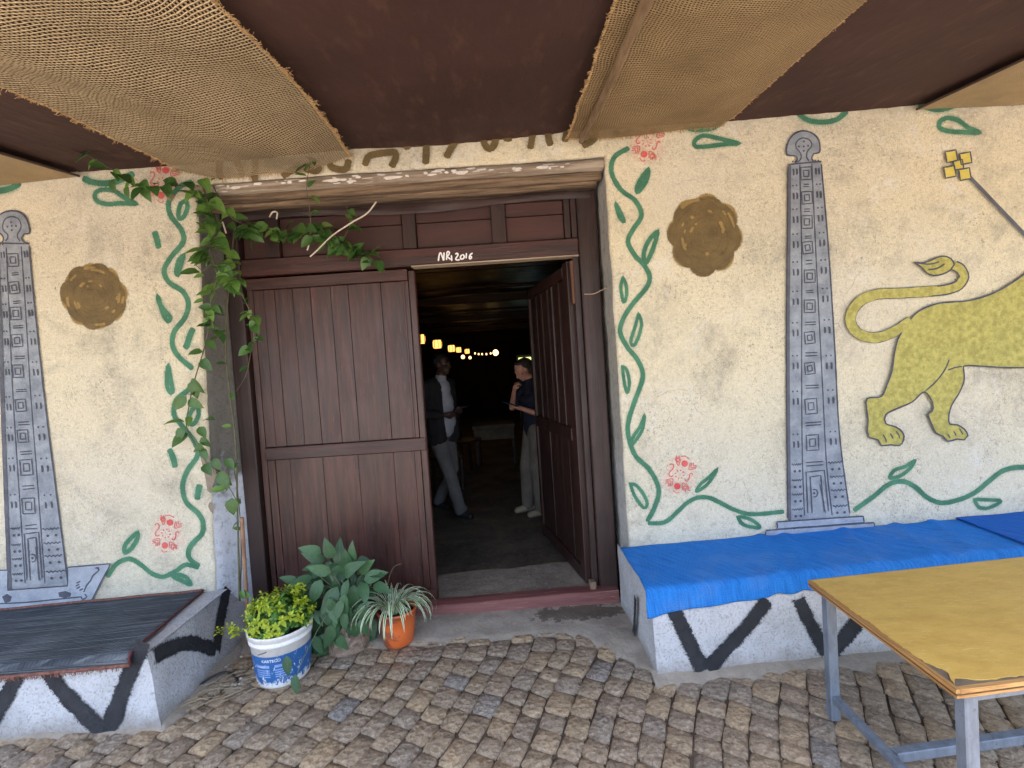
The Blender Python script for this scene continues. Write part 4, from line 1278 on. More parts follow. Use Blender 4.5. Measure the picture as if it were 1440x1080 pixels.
# split wood piece at the hinge side + paper scrap + wire
mk('splintered_strip', box(.430, .450, D - .002, D + .012, 1.98, 2.26, .004, .003), make_wood('torn_brown_wood', lin(104, 68, 48), lin(66, 42, 32), .7), door, label='torn brown strip of bare wood')
mk('wire', tube([(.50, D - .05, 2.03), (.56, D - .06, 2.028), (.60, D - .10, 2.04), (.628, D - .14, 2.05)], .004, 6, smooth_step=.01), simple('twine', lin(170, 150, 130), rough=.8), door)
# sill
def sillg(u, v):
    X = -1.78 + 2.38 * u
    sag = -.030 * math.cos(u * PI * .9) + .004 * noise.noise(Vector((X * 6, 2, 0)))
    prof = [(3.045, -.01), (3.045, .018), (3.050, .070), (3.058, .078), (3.10, .082), (3.145, .082), (3.15, .03)]
    k = v * 6
    y, z = prof[int(round(k))]
    return (X, y + .07 + .012 * noise.noise(Vector((X * 2, 5, 0))), max(-.01, z + (sag * .7 if z > .03 else 0) + .01) if z > 0 else z)
mk('sill', grid(80, 6, sillg), SILL, door, smooth=False, label='worn pinkish wooden threshold beam')
mk('wood_block', box(.425, .462, D - .06, D + .0, .085, .155, .005, .003), simple('bare_block', lin(150, 130, 108), lin(120, 100, 80), .8), door, label='small bare wood block at the foot of the right post')

# ================================================================== benches
def bench_geo(fx, xa, xb, ztop, z0=-.03, end=None, side=1, flare=0):
    """solid masonry bench from front line fx(x) to the wall; end face at xa"""
    V, Fc = [], []
    nx, nz, ny, ne = 70, 12, 12, 10
    def P(s, t):
        pass
    # profile around: front bottom -> front top -> top back
    cols = []
    for i in range(nx + 1):
        x = xa + (xb - xa) * i / nx
        col = []
        for j in range(nz + 1):
            z = z0 + (ztop(x) - .02 - z0) * j / nz
            xs_ = x + (flare * (1 - j / nz) if i == 0 else 0)
            col.append((xs_, fx(x) + .05 * (z / .4) * .9 + .012 * noise.noise(Vector((x * 5, z * 6, 0))), z))
        yf = fx(x) + .045
        for a in (30, 60, 90):
            col.append((x, yf + .02 - .02 * math.cos(R(a)) + .003, ztop(x) - .02 + .02 * math.sin(R(a))))
        for j in range(1, ny + 1):
            col.append((x, yf + .023 + (WY_ + .02 - yf - .023) * j / ny, ztop(x) + .006 * noise.noise(Vector((x * 5, j * .7, 1)))))
        cols.append(col)
    n = len(cols[0])
    for c in cols: V += c
    for i in range(nx):
        for j in range(n - 1):
            a = i * n + j
            q = (a, a + n, a + n + 1, a + 1)
            Fc.append(q if side > 0 else q[::-1])
    return V, Fc, cols
def endcap(col, wallx, base_out, side, z0=-.03):
    """end face built from bench profile at xa, battered outwards at the foot"""
    ztop = max(p[2] for p in col)
    front = [p for p in col if p[1] < col[0][1] + .09 and True][:13]
    n, m = 12, 12
    V, Fc = [], []
    for j in range(m + 1):
        z = z0 + (ztop - z0) * j / m
        yf = col[min(j, 12)][1] if j <= 12 else col[15][1]
        x0 = col[0][0]
        for i in range(n + 1):
            t = i / n
            y = yf + (3.08 - yf) * t
            out = base_out * (1 - j / m) * 1.0
            x = x0 + side * (out + (.010 * noise.noise(Vector((y * 6, z * 6, 3))) if 0 < i else 0)) + wallx * t
            V.append((x, y, z))
    for j in range(m):
        for i in range(n):
            a = j * (n + 1) + i
            q = (a, a + 1, a + n + 2, a + n + 1)
            Fc.append(q if side > 0 else q[::-1])
    return V, Fc
tR = lambda x: .425 + .018 * (x - .62)
V, Fc, cols = bench_geo(benchR_front, .625, 4.6, tR)
bR = mk('masonry_bench', (V, Fc), BENCHW, smooth=True, label='whitewashed masonry bench with black zigzag under the blue mat', cat='bench', loc=(2.6, 2.7, 0))
ec = endcap(cols[0], -.02, -.0, -1)
mk('bench_end', ec, BENCHW, bR, smooth=True)
tL = lambda x: .352 + .028 * (x + 1.85)
fL = lambda x: 2.262
V, Fc, cols = bench_geo(fL, -1.825, -4.6, tL, side=-1, flare=.075)
bL = mk('masonry_bench', (V, Fc), BENCHW, smooth=True, label='whitewashed masonry bench with black zigzag under the dark striped mat', cat='bench', loc=(-3.2, 2.7, 0))
# battered end of the left bench, running back into the door reveal
def lend(u, v):
    z = -.03 + v * (.352 + .03 - .006)
    yf = 2.262 + .05 * (max(z, 0) / .4) * .9 + .012 * noise.noise(Vector((-1.825 * 5, z * 6, 0))) - .002
    y = yf + (3.14 - yf) * u
    f = (1 - v)
    x = -1.824 + .075 * f + (-.055 * v + .0) * (u ** 1.3) + .010 * noise.noise(Vector((y * 5, z * 5, 3))) * (1 if u > .02 else 0)
    rnd = .0
    return (x - rnd, y, z + (.0 if v < .99 else .004 * noise.noise(Vector((y * 9, 0, 0)))))
mk('bench_end', grid(26, 14, lend), BENCHW, bL, smooth=True)
CAP = simple('worn_bench_cap', lin(168, 162, 152), lin(134, 126, 114), .9, 9, .8, 60, coord='pos', bd=.01)
mk('bench_cap', grid(30, 5, lambda u, v: (-1.823 - .085 * v * 1.4 - .055 * u ** 1.3, 2.315 + .86 * u - .0 * v, .3535 - .014 + .012 * math.sin(v * PI * .5) + .003 * noise.noise(Vector((u * 9, v * 5, 0))))), CAP, bL, smooth=True, label='bare worn strip of the bench top beside the mat')

# black zigzags: strips laid 3 mm proud of the bench fronts
def frontpaint(pts, w_, fn, parent, name='painted_zigzag', label=None, name_axis='y'):
    v, f, c = stroke([(a, b) for a, b in pts], w_ * .9, .022, step=.008, off=0, taper=False, wv=.35)
    v = [fn(x, z) for x, _, z in v]
    V2, F2, C2 = v, f, c
    rb2 = random.Random(int(pts[0][0] * 1000) + 7)
    ppl = catmull([Vector((a, 0, b)) for a, b in pts], .01)
    for _ in range(int(len(ppl) * 3.2)):          # bristle marks at both edges of the brush stroke
        k = rb2.randrange(len(ppl) - 1)
        t_ = (ppl[k + 1] - ppl[k]).normalized()
        nn_ = Vector((-t_.z, 0, t_.x)) * rb2.choice((-1, 1))
        e0 = ppl[k] + nn_ * w_ * rb2.uniform(.30, .45)
        e1 = e0 + nn_ * rb2.uniform(.008, .026) + t_ * rb2.uniform(-.012, .012)
        hw = t_ * rb2.uniform(.0012, .003)
        b0 = len(V2)
        V2 = V2 + [fn(q.x, q.z) for q in (e0 - hw, e0 + hw, e1 + hw * .3, e1 - hw * .3)]
        V2[b0:] = [(x, y - .0008 - .00001 * rb2.random(), z) for x, y, z in V2[b0:]] if name_axis == 'y' else [(x + .0008, y, z) for x, y, z in V2[b0:]]
        F2 = F2 + [(b0, b0 + 1, b0 + 2, b0 + 3)]
        C2 = C2 + [1., 1., .6, .6]
    # normals: orient by y for fronts
    o = mk(name, (V2, F2), BLACKP, parent=parent, label=label)
    at = o.data.attributes.new('cover', 'FLOAT', 'POINT')
    at.data.foreach_set('value', C2)
    return o
def onR(x, z):
    return (x, benchR_front(x) + .05 * (z / .4) * .9 + .012 * noise.noise(Vector((x * 5, z * 6, 0))) - .006, z)
def onL(x, z):
    return (x, 2.262 + .05 * (z / .4) * .9 + .012 * noise.noise(Vector((x * 5, z * 6, 0))) - .006, z)
frontpaint([(0.728,0.354), (0.769,0.242), (0.857,0.016)], .058, onR, bR)
frontpaint([(0.872,0.023), (1.022,0.141), (1.228,0.335)], .058, onR, bR)
frontpaint([(1.382,0.325), (1.43,0.197), (1.505,0.038)], .052, onR, bR)
frontpaint([(1.527,0.044), (1.62,0.126), (1.751,0.241)], .060, onR, bR)
frontpaint([(1.961,0.307), (2.063,0.155), (2.149,0.057)], .07, onR, bR)
frontpaint([(2.168,0.074), (2.353,0.244), (2.463,0.346)], .07, onR, bR)
o_ = frontpaint([(2.74, .03), (2.70, .12), (2.64, .30)], .028, lambda y, z: (.596 + .002 * z, y, z), bR, name_axis='x')
frontpaint([(-2.318,0.314), (-2.212,0.185), (-2.01,-0.014)], .062, onL, bL)
frontpaint([(-2.008,0.007), (-1.927,0.218), (-1.835,0.409)], .064, onL, bL)
frontpaint([(-2.438,0.305), (-2.509,0.17), (-2.624,-0.014)], .062, onL, bL)
frontpaint([(-2.894,0.318), (-2.778,0.137), (-2.633,-0.034)], .062, onL, bL)
def onE(y, z):
    u = (y - 2.30) / (3.14 - 2.30)
    v = (z + .03) / (.376)
    f = 1 - v
    x = -1.824 + .075 * f - .055 * v * (max(0, u) ** 1.3) + .010 * noise.noise(Vector((y * 5, z * 5, 3)))
    return (x + .006, y, z)
frontpaint([(2.325, .318), (2.44, .290), (2.58, .235), (2.74, .10)], .055, onE, bL, name_axis='x')
frontpaint([(2.735, .095), (2.80, .17), (2.92, .26), (3.04, .335)], .055, onE, bL, name_axis='x')

# ================================================================== mats
def make_weave(name, c1, c2, s1, s2, axis_stripe=None, bump=.7):
    ra = 0. if axis_stripe else .28
    m = NT(name)
    uv = m.coord('uv')
    s = m.n('ShaderNodeSeparateXYZ', {'Vector': uv})
    wob = m.math('MULTIPLY', m.noise(uv, 12, 3), .02)
    a = m.math('SINE', m.math('MULTIPLY', m.math('ADD', s.outputs[0], wob), 2 * PI / s1))
    b = m.math('SINE', m.math('MULTIPLY', m.math('ADD', s.outputs[1], wob), 2 * PI / s2))
    h = m.math('MULTIPLY', a, b) if not axis_stripe else m.math('ADD', b, m.math('MULTIPLY', a, .3))
    n1 = m.noise(m.coord('uv', (2, 34, 1)), 5, 6, .75)
    n2 = m.noise(uv, 320, 3, .7)
    f = m.math('ADD', m.math('MULTIPLY', h, .25), m.math('ADD', m.math('MULTIPLY', n1, .8), m.math('MULTIPLY', n2, .4)))
    c = m.mix(m.ramp(f, [(.3, 0.), (.9, 1.)]), c1, c2)
    rib = m.noise(m.coord('uv', (110, 5, 1)), 1.0, 4, .7)
    c = m.mix(m.math('MULTIPLY', m.ramp(rib, [(.46, 0.), (.60, 1.)]), ra), c, tuple(min(1, v * 1.5 + .01) for v in c2[:3]) + (1,))
    c = m.mix(m.math('MULTIPLY', m.ramp(rib, [(.34, 1.), (.44, 0.)]), ra * 1.2), c, tuple(v * .5 for v in c1[:3]) + (1,))
    dust = m.noise(uv, 2.5, 5, .7)
    c = m.mix(m.math('MULTIPLY', m.ramp(dust, [(.5, 0.), (.7, 1.)]), .16), c, lin(170, 176, 184))
    if axis_stripe:
        st = m.noise(m.coord('uv', (.8, 60, 1)), 1.6, 4, .8)
        c = m.mix(m.math('MULTIPLY', m.ramp(st, [(.5, 0.), (.6, 1.)]), .8), c, axis_stripe)
        st2 = m.noise(m.coord('uv', (.9, 85, 1)), 1.3, 3, .8)
        c = m.mix(m.math('MULTIPLY', m.ramp(st2, [(.3, 1.), (.4, 0.)]), .5), c, lin(20, 22, 28))
    m.base(c)
    m.rough(.85)
    m.p.inputs['Specular IOR Level'].default_value = .2
    m.bump(m.math('ADD', h, m.math('MULTIPLY', n2, .8)), bump, .004)
    return m.m
BLUE = make_weave('blue_woven_plastic', lin(26, 108, 200), lin(52, 140, 228), .012, .009)
BLUED = make_weave('deep_blue_weave', lin(24, 92, 184), lin(38, 114, 208), .010, .007)
DARKM = make_weave('dark_striped_mat', lin(52, 58, 66), lin(74, 80, 88), .02, .014, axis_stripe=lin(120, 128, 134))
REDB = simple('reddish_braided_edge', lin(132, 92, 80), lin(96, 58, 50), .9, 60, .8, 160, bd=.004)

def bluemat(x0, x1, lift, hang, seed, foldx=()):
    def S(u, v):
        X = x0 + (x1 - x0) * u
        yb, yf = WY_ - .004, benchR_front(X) + .035
        t = v
        L1 = yb - yf
        tot = L1 + hang(X)
        d = t * tot
        fold = sum(.013 * math.exp(-((X - fx - .18 * (1 - t)) / .035) ** 2) for fx in foldx)
        wob = .005 * noise.noise(Vector((X * 4, t * 3, seed))) + fold
        if d < L1 - .03:
            y, z = yb - d, tR(X) + .018 + lift + .014 * (1 - d / L1) + wob
        else:
            e = d - (L1 - .03)
            if e < .05:
                a = e / .05 * PI / 2 * .85
                y, z = yb - (L1 - .03) - .032 * math.sin(a) - .004, tR(X) + .018 + lift + wob - .032 * (1 - math.cos(a))
            else:
                a = PI / 2 * .85
                y, z = yb - (L1 - .03) - .036 - (e - .05) * .12 + .010 * noise.noise(Vector((X * 6, e * 4, seed + 5))), tR(X) + .018 + lift + wob - .032 * (1 - math.cos(a)) - (e - .05)
        if x0 < .7:
            X -= .015 * (1 - t) - .0 + .03 * max(0, t - .7) * (1 - u)
            X += .010 * noise.noise(Vector((0, t * 6, 4))) * (1 - u) ** 8
        return (X, y, z)
    g = grid(120, 40, S)
    # thickness: closed back side
    nx = 121
    V, Fc = g
    N = len(V)
    off = .006
    V2 = V + [(x, y + off * .7, z - off) for x, y, z in V]
    F2 = [q[::-1] for q in Fc] + [tuple(i + N for i in q) for q in Fc]
    per = list(range(120)) + [j * nx + 120 for j in range(40)] + [40 * nx + i for i in range(120, 0, -1)] + [j * nx for j in range(40, 0, -1)]
    for i in range(len(per)):
        a, b = per[i], per[(i + 1) % len(per)]
        F2.append((a, b, b + N, a + N))
    return V2, F2
hang = lambda X: .105 + .012 * math.sin(X * 3) + .006 * noise.noise(Vector((X * 9, 1, 1))) + .02 * math.exp(-((X - .62) / .06) ** 2)
bm1 = mk('blue_mat', bluemat(.605, 2.72, 0, hang, 1, (1.28, 1.42, 1.78, 2.1, 2.32)), BLUE, smooth=True, label='bright blue woven mat draped over the right bench nearest the door', cat='mat', loc=(1.6, 2.7, .44))
set_uv(bm1, lambda co: (co.x * .8 + co.y * .6, co.y * .8 - co.x * .6 + co.z))
bm2 = mk('blue_mat', bluemat(2.64, 4.5, .012, hang, 3), BLUED, smooth=True, label='second blue mat overlapping the end of the first at the far right', cat='mat', loc=(3.5, 2.7, .45))
set_uv(bm2, lambda co: (co.x * .8 + co.y * .6, co.y * .8 - co.x * .6 + co.z))

def darkmat(u, v, z_off=0):
    # right edge slants outward towards the wall
    Xr = -1.885 - .10 * (1 - v) * 0 + (-.075 * (1 - v))
    X = -4.5 + (Xr + 4.5) * u
    yb, yf = WY_ - .005, 2.262 + .03
    tot = yb - yf + .056
    d = (1 - (1 - v)) * tot
    L1 = yb - yf
    ripple = .003 * noise.noise(Vector((X * 5, v * 4, 8)))
    if d < L1:
        y, z = yb - d, tL(X) + .014 + ripple
    else:
        e = d - L1
        a = min(1, e / .03) * PI / 2
        y, z = yf - .024 * math.sin(a), tL(X) + .014 + ripple - .022 * (1 - math.cos(a)) - max(0, e - .03)
    return (X, y, z + z_off)
def slab(fn, nx, ny, th):
    V, Fc = grid(nx, ny, fn)
    N = len(V)
    V2 = V + [(x, y + th * .6, z - th) for x, y, z in V]
    F2 = [q[::-1] for q in Fc] + [tuple(i + N for i in q) for q in Fc]
    w_ = nx + 1
    per = list(range(nx)) + [j * w_ + nx for j in range(ny)] + [ny * w_ + i for i in range(nx, 0, -1)] + [j * w_ for j in range(ny, 0, -1)]
    for i in range(len(per)):
        a, b = per[i], per[(i + 1) % len(per)]
        F2.append((a, b, b + N, a + N))
    return V2, F2
dm = mk('striped_mat', slab(darkmat, 90, 26, .008), DARKM, smooth=True, label='dark grey striped mat with reddish braided edge on the left bench', cat='mat', loc=(-3.1, 2.6, .4))
set_uv(dm, lambda co: (co.x, co.y * 1 - co.z * 1))
edge_pts = [darkmat(i / 90, 1.0) for i in range(91)]
edge_pts = [(x, y - .002, z - .002) for x, y, z in edge_pts]
def braid(pts, r):
    V, Fc = tube(pts, r, 7)
    return V, Fc
mk('braided_edge', braid(edge_pts, .009), REDB, dm, smooth=True)
side_pts = [darkmat(1.0, i / 26) for i in range(27)]
mk('braided_edge', braid(side_pts, .006), simple('dark_red_edge', lin(104, 50, 52), lin(80, 38, 42), .9, 60, .5, 160), dm, smooth=True)
mk('braided_edge', braid([(x, y - .006, z + .003) for x, y, z in (darkmat(i / 90, 0) for i in range(91))], .008), REDB, dm, smooth=True)
fr = []
rb = random.Random(8)
for i in range(520):
    x, y, z = edge_pts[int(rb.random() * 89) + 0]
    x += rb.uniform(-.02, .02)
    fr.append(tube([(x, y - .006, z + .004), (x + rb.uniform(-.004, .004), y - .010, z - .006), (x + rb.uniform(-.006, .006), y - .009, z - rb.uniform(.012, .022))], .0014, 3, caps=False))
mk('fringe', join(*fr), REDB, dm, kind='stuff')

# ================================================================== table
LAM = NT('yellow_laminate')
co = LAM.coord('pos')
n1 = LAM.noise(LAM.coord('pos', (1, 2.2, 1)), 7, 5, .65)
c = LAM.mix(LAM.ramp(n1, [(.35, 0.), (.7, 1.)]), lin(204, 166, 82), lin(184, 146, 66))
n2 = LAM.noise(LAM.coord('pos', (1, 3.2, 1)), 18, 6, .75, .6)
c = LAM.mix(LAM.math('MULTIPLY', LAM.ramp(n2, [(.55, 0.), (.75, 1.)]), .35), c, lin(226, 202, 134))
c = LAM.mix(LAM.math('MULTIPLY', LAM.ramp(n2, [(.28, 1.), (.42, 0.)]), .45), c, lin(150, 116, 56))
n3 = LAM.noise(LAM.coord('pos', (3, 40, 1), (0, 0, .5)), 6, 4, .7)
c = LAM.mix(LAM.math('MULTIPLY', LAM.ramp(n3, [(.62, 0.), (.68, 1.)]), .5), c, lin(236, 216, 160))
n4 = LAM.noise(co, 55, 4, .8)
c = LAM.mix(LAM.math('MULTIPLY', LAM.ramp(n4, [(.60, 0.), (.66, 1.)]), .35), c, lin(130, 100, 52))
LAM.base(c)
LAM.rough(.5)
LAM.bump(n1, .15, .004)
PLY = make_wood('plywood_edge', lin(186, 144, 88), lin(140, 98, 52), .55, axis='Y', gx=120, gz=2, bump=.4, wear=lin(226, 196, 140), wearamt=.5)
PLYX = make_wood('plywood_edge_front', lin(196, 152, 92), lin(150, 106, 58), .55, axis='X', gx=120, gz=2, bump=.4, wear=lin(232, 206, 156), wearamt=.6)
PLYDK = make_wood('dark_glue_layer', lin(112, 76, 40), lin(76, 50, 28), .7, axis='X', gx=80)
STEEL = NT('grey_blue_painted_steel')
co = STEEL.coord('pos')
n1 = STEEL.noise(STEEL.coord('pos', (1, 1, .3)), 30, 5, .7)
sc_n = STEEL.mix(STEEL.ramp(n1, [(.35, 0.), (.7, 1.)]), lin(122, 132, 146), lin(94, 102, 114))
n5 = STEEL.noise(co, 45, 5, .8)
sc_n = STEEL.mix(STEEL.math('MULTIPLY', STEEL.ramp(n5, [(.60, 0.), (.66, 1.)]), .7), sc_n, lin(88, 74, 66))
STEEL.base(sc_n)
STEEL.rough(.45)
STEEL.p.inputs['Metallic'].default_value = .15
STEEL.bump(n1, .2, .002)
STEEL = STEEL.m
tz = .60
A_, B_ = Vector((1.218, 2.077, 0)), Vector((1.207, 1.364, 0))
dx_ = Vector((math.cos(R(4.8)), math.sin(R(4.8)), 0))
TW = 1.9
def T(u, v, z): # u across (m), v 0 far .. 1 near
    p = A_.lerp(B_, v) + dx_ * u
    return (p.x, p.y, z)
tab = thing('table', 'low table with chipped yellow laminate top and grey steel frame', 'table', (2.1, 1.78, 0))
def slabq(u0, u1, v0, v1, z0, z1):
    c4 = [T(u0, v1, 0), T(u1, v1, 0), T(u1, v0, 0), T(u0, v0, 0)]
    V = [(x, y, z0) for x, y, _ in c4] + [(x, y, z1) for x, y, _ in c4]
    return V, [(3, 2, 1, 0), (4, 5, 6, 7), (0, 1, 5, 4), (1, 2, 6, 5), (2, 3, 7, 6), (3, 0, 4, 7)]
mk('tabletop', slabq(.012, TW - .012, .016, .984, tz - .028, tz - .0035), simple('exposed_core', lin(122, 108, 92), lin(98, 84, 70), .85, 14, .5), tab)
# lipping along the edges, three thin layers each so the ply reads
for k, (zz0, zz1, o) in enumerate(((tz - .030, tz - .022, .000), (tz - .0215, tz - .016, -.0015), (tz - .0155, tz - .003, .002))):
    c1 = slabq(-.001 - o, .0115, -.002, 1.002, zz0, zz1)
    mk('edge_strip', c1, PLY if k != 1 else PLYDK, tab)
    mk('edge_strip', slabq(.0118, TW, .9845, 1.003 + o, zz0, zz1), PLYX if k != 1 else PLYDK, tab)
mk('edge_strip', slabq(.0118, TW, -.003, .0155, tz - .030, tz - .003), PLYX, tab)
# laminate with a ragged near and left border
rl = random.Random(5)
pts = []
N_ = 70
for i in range(N_ + 1):                         # left side from far to near
    v = .01 + .965 * i / N_
    chip = .004 + .004 * rl.random() + .012 * max(0, noise.noise(Vector((v * 9, 2, 0)))) * (v > .2) + (.030 * math.exp(-((v - .90) / .05) ** 2)) + .012 * (v > .55) * max(0, noise.noise(Vector((v * 22, 7, 0))))
    pts.append(T(chip + .002, v, tz))
pts.append(T(.10, .955, tz)) if False else None
for i in range(1, 120):
    u = .02 + (TW - .04) * i / 120
    chip = .008 + .006 * rl.random() + .010 * max(0, noise.noise(Vector((u * 14, 4, 0)))) + .03 * math.exp(-((u - .03) / .05) ** 2)
    pts.append(T(u, .985 - chip, tz))
pts += [T(TW - .004, .98, tz), T(TW - .004, .01, tz)]
pts = [Vector(p) for p in pts]
from mathutils.geometry import tessellate_polygon
tri = [tuple(t) for t in tessellate_polygon([[Vector((p.x, p.y, 0)) for p in pts]])]
tri = [t if (pts[t[1]] - pts[t[0]]).cross(pts[t[2]] - pts[t[0]]).z > 0 else t[::-1] for t in tri]
n0 = len(pts)
V = [tuple(p) for p in pts] + [(p.x, p.y, p.z - .003) for p in pts]
Fc = tri + [(i + n0, (i + 1) % n0 + n0, (i + 1) % n0, i) for i in range(n0)]
mk('laminate_sheet', (V, Fc), LAM.m, tab, label='yellow laminate with chipped border')
def sq(p, z0, z1, s=.036):
    x, y, _ = p
    return box(x - s / 2, x + s / 2, y - s / 2, y + s / 2, z0, z1, .004)
L1_, L2_ = T(.062, .055, 0), T(.060, .955, 0)
L3_, L4_ = T(TW - .06, .055, 0), T(TW - .06, .945, 0)
for p in (L1_, L2_, L3_, L4_):
    mk('leg', sq(p, 0.006, tz - .031, .040), STEEL, tab)
zs = .105
mk('stretcher', bar((L1_[0], L1_[1] - .02, zs), (L2_[0], L2_[1] + .02, zs), .030, .030), STEEL, tab)
mk('stretcher', bar((L3_[0], L3_[1] - .02, zs), (L4_[0], L4_[1] + .02, zs), .030, .030), STEEL, tab)
mA, mB = (Vector(L1_) + Vector(L2_)) / 2, (Vector(L3_) + Vector(L4_)) / 2
mk('stretcher', bar((mA.x + .016, mA.y, zs), (mB.x - .016, mB.y, zs), .036, .036), STEEL, tab)
for a, b in ((L1_, L3_), (L2_, L4_)):
    mk('apron_rail', bar((a[0] + .02, a[1], tz - .047), (b[0] - .02, b[1], tz - .047), .026, .028), STEEL, tab)

# ================================================================== canopy
z_can = lambda X, Y: 2.925 + .013 * X - .13 * (WY_ - Y)
can = thing('canopy', 'sloping canopy of dark brown canvas with strips of burlap overhead', 'canopy', (0, 1.2, 2.8))
CANVAS = NT('dark_brown_canvas')
co = CANVAS.coord('pos')
n1 = CANVAS.noise(co, 2.2, 5, .6)
n2 = CANVAS.noise(CANVAS.coord('pos', (3, 1, 1), (0, 0, .6)), 5, 4, .6)
n3 = CANVAS.noise(co, 160, 3, .7)
c = CANVAS.mix(CANVAS.ramp(n1, [(.35, 0.), (.65, 1.)]), lin(70, 49, 44), lin(61, 42, 38))
c = CANVAS.mix(CANVAS.math('MULTIPLY', CANVAS.ramp(n2, [(.55, 0.), (.75, 1.)]), .3), c, lin(112, 82, 66))
CANVAS.base(c)
CANVAS.rough(.8)
CANVAS.p.inputs['Specular IOR Level'].default_value = .25
CANVAS.bump(CANVAS.math('ADD', n2, CANVAS.math('MULTIPLY', n3, .15)), .35, .02)
seams = [-5.4, -2.47, -.86, .46, 2.48, 5.4]
def canvas(x0, x1, seed):
    def S(u, v):
        X = x0 + (x1 - x0) * u
        Y = WY_ - .003 - 2.55 * v
        sag = .022 * math.sin(u * PI) * (.4 + .6 * math.sin(v * PI)) + .012 * noise.noise(Vector((X * 1.6, Y * 1.3, seed)))
        edge = .006 * noise.noise(Vector((X * 14, 3, seed))) if v < .001 else 0
        return (X, Y, z_can(X, Y) + .035 - sag + edge + (.0 if v > .001 else -.012))
    return grid(50, 50, S)
for i, (a, b) in enumerate(zip(seams, seams[1:])):
    mk('canvas_panel', canvas(a - .0, b + .0, i), CANVAS.m, can, smooth=True)
# unseen sheet added above, so that only the open side lets light in
mk('light_block_sheet', grid(2, 2, lambda u, v: (-5.5 + 11 * u, WY_ + .3 - 2.85 * v, 2.925 + .013 * (-5.5 + 11 * u) - .13 * (-.3 + 2.85 * v) + .11)), simple('block_sheet_grey', lin(120, 116, 110), lin(90, 84, 78), .6, 3, .2), can)

def burl(x0a, x0b, x1a, x1b, sagf, seed, mat, name='burlap_strip', ny=70, nx=40, end=.0, ragl=.012, bowa=0.):
    """edge x at wall (a) and outer end (b)"""
    def S(u, v):
        xl = x0a + (x0b - x0a) * v + ragl * noise.noise(Vector((v * 7, seed, 0)))
        xr = x1a + (x1b - x1a) * v + ragl * noise.noise(Vector((v * 7, seed + 9, 0)))
        bow = bowa * math.sin(PI * min(1, v / .8))
        xl, xr = xl + bow, xr + bow * .8
        X = xl + (xr - xl) * u
        Y = WY_ - .012 - 2.50 * v
        sag = sagf(u, v) + .006 * noise.noise(Vector((X * 4, Y * 4, seed)))
        return (X, Y, z_can(X, Y) - .002 - sag - (end * math.exp(-v * 18) * math.sin(PI * u)))
    o = mk(name, grid(nx, ny, S), mat, can, smooth=True)
    me = o.data
    uvl = me.uv_layers.new(name='UVMap')
    nxx = nx + 1
    W0 = abs(x1a - x0a)
    for lp in me.loops:
        vi = lp.vertex_index
        u, v = (vi % nxx) / nx, (vi // nxx) / ny
        bend = .10 * math.sin(u * PI) + .05 * math.sin(v * 9 + u * 3) + .03 * u
        uvl.data[lp.index].uv = (u * W0, v * 2.5 + bend)
    return o, S
sA = lambda u, v: .055 * math.sin(PI * u) * (.55 + .6 * math.sin(PI * min(1, v * 3))) + .018 * math.sin(u * 9 + v * 10) * math.sin(PI * u) + .012
oA, SA = burl(-1.885, -1.84, -.865, -.80, sA, 1, BURLAP, end=.055, bowa=.075)
sB = lambda u, v: .035 * math.sin(PI * u) * (.5 + .5 * math.sin(PI * min(1, v * 3))) + .006 * math.sin(u * 7 + v * 9) + .010
oB, SB = burl(.42, .40, 1.325, 1.30, sB, 4, make_burlap('tight_burlap', .0125, .0125, (198, 172, 132), (112, 90, 62), .20, .85, 1.1))
sC = lambda u, v: .02 * math.sin(PI * u) + .006
oC, SC = burl(2.485, 2.49, 4.2, 4.2, sC, 7, BURLAP2, nx=20, ny=40)
oD, SD = burl(-4.2, -4.2, -2.46, -2.46, sC, 8, BURLAP2, nx=20, ny=40)
# frayed edges: short bent fibres along the cut borders and the ends by the wall
FIB = simple('burlap_fibre', lin(188, 158, 114), lin(150, 120, 80), .95, 30, 0)
rfz = random.Random(12)
def fray(S, side, n=520, long_=.022):
    G = []
    for i in range(n):
        v = rfz.random() ** 1.3
        u = 0 if side == 'l' else 1
        if side == 'w':
            u, v = rfz.random(), 0
        p = Vector(S(u, v))
        d = {'l': Vector((-1, 0, 0)), 'r': Vector((1, 0, 0)), 'w': Vector((0, .1, -1))}[side]
        clump = max(0, noise.noise(Vector((v * 60, u * 40, 3)))) * 2
        L = rfz.uniform(.3, 1) * long_ * (.4 + clump)
        a = p - d * .006 + Vector((0, 0, -.002))
        m_ = p + d * L * .5 + Vector((rfz.uniform(-.3, .3) * L, rfz.uniform(-.5, .5) * L * (side != 'w'), rfz.uniform(-.5, .1) * L))
        e = p + d * L + Vector((rfz.uniform(-.5, .5) * L, rfz.uniform(-.8, .8) * L * (side != 'w'), rfz.uniform(-1, .3) * L))
        G.append(tube([a, m_, e], .0011, 3, caps=False))
    return join(*G)
mk('frayed_edge', join(fray(SA, 'l', 900), fray(SA, 'r', 1100, .028), fray(SA, 'w', 320, .02)), FIB, oA, kind='stuff')
mk('frayed_edge', join(fray(SB, 'l', 700, .016), fray(SB, 'r', 500, .010), fray(SB, 'w', 300, .02)), FIB, oB, kind='stuff')
# pole and battens
mk('pole', tube([(.500 + .004 * math.sin(t * 5), WY_ - .03 - 2.45 * t, z_can(.5, WY_ - .03 - 2.45 * t) - .042 + .004 * math.sin(t * 17)) for t in [i / 40 for i in range(41)]], .0165, 12, r1=.020, wob=.10), POLE, can, smooth=True, label='smooth pole holding the right burlap strip')
DK = make_wood('dark_batten', lin(86, 66, 54), lin(60, 44, 38), .7, axis='Y')
for x in (-2.455, 2.475):
    mk('batten', bar((x, WY_ - .02, z_can(x, WY_) - .012), (x, .45, z_can(x, .45) - .012), .014, .012), DK, can)
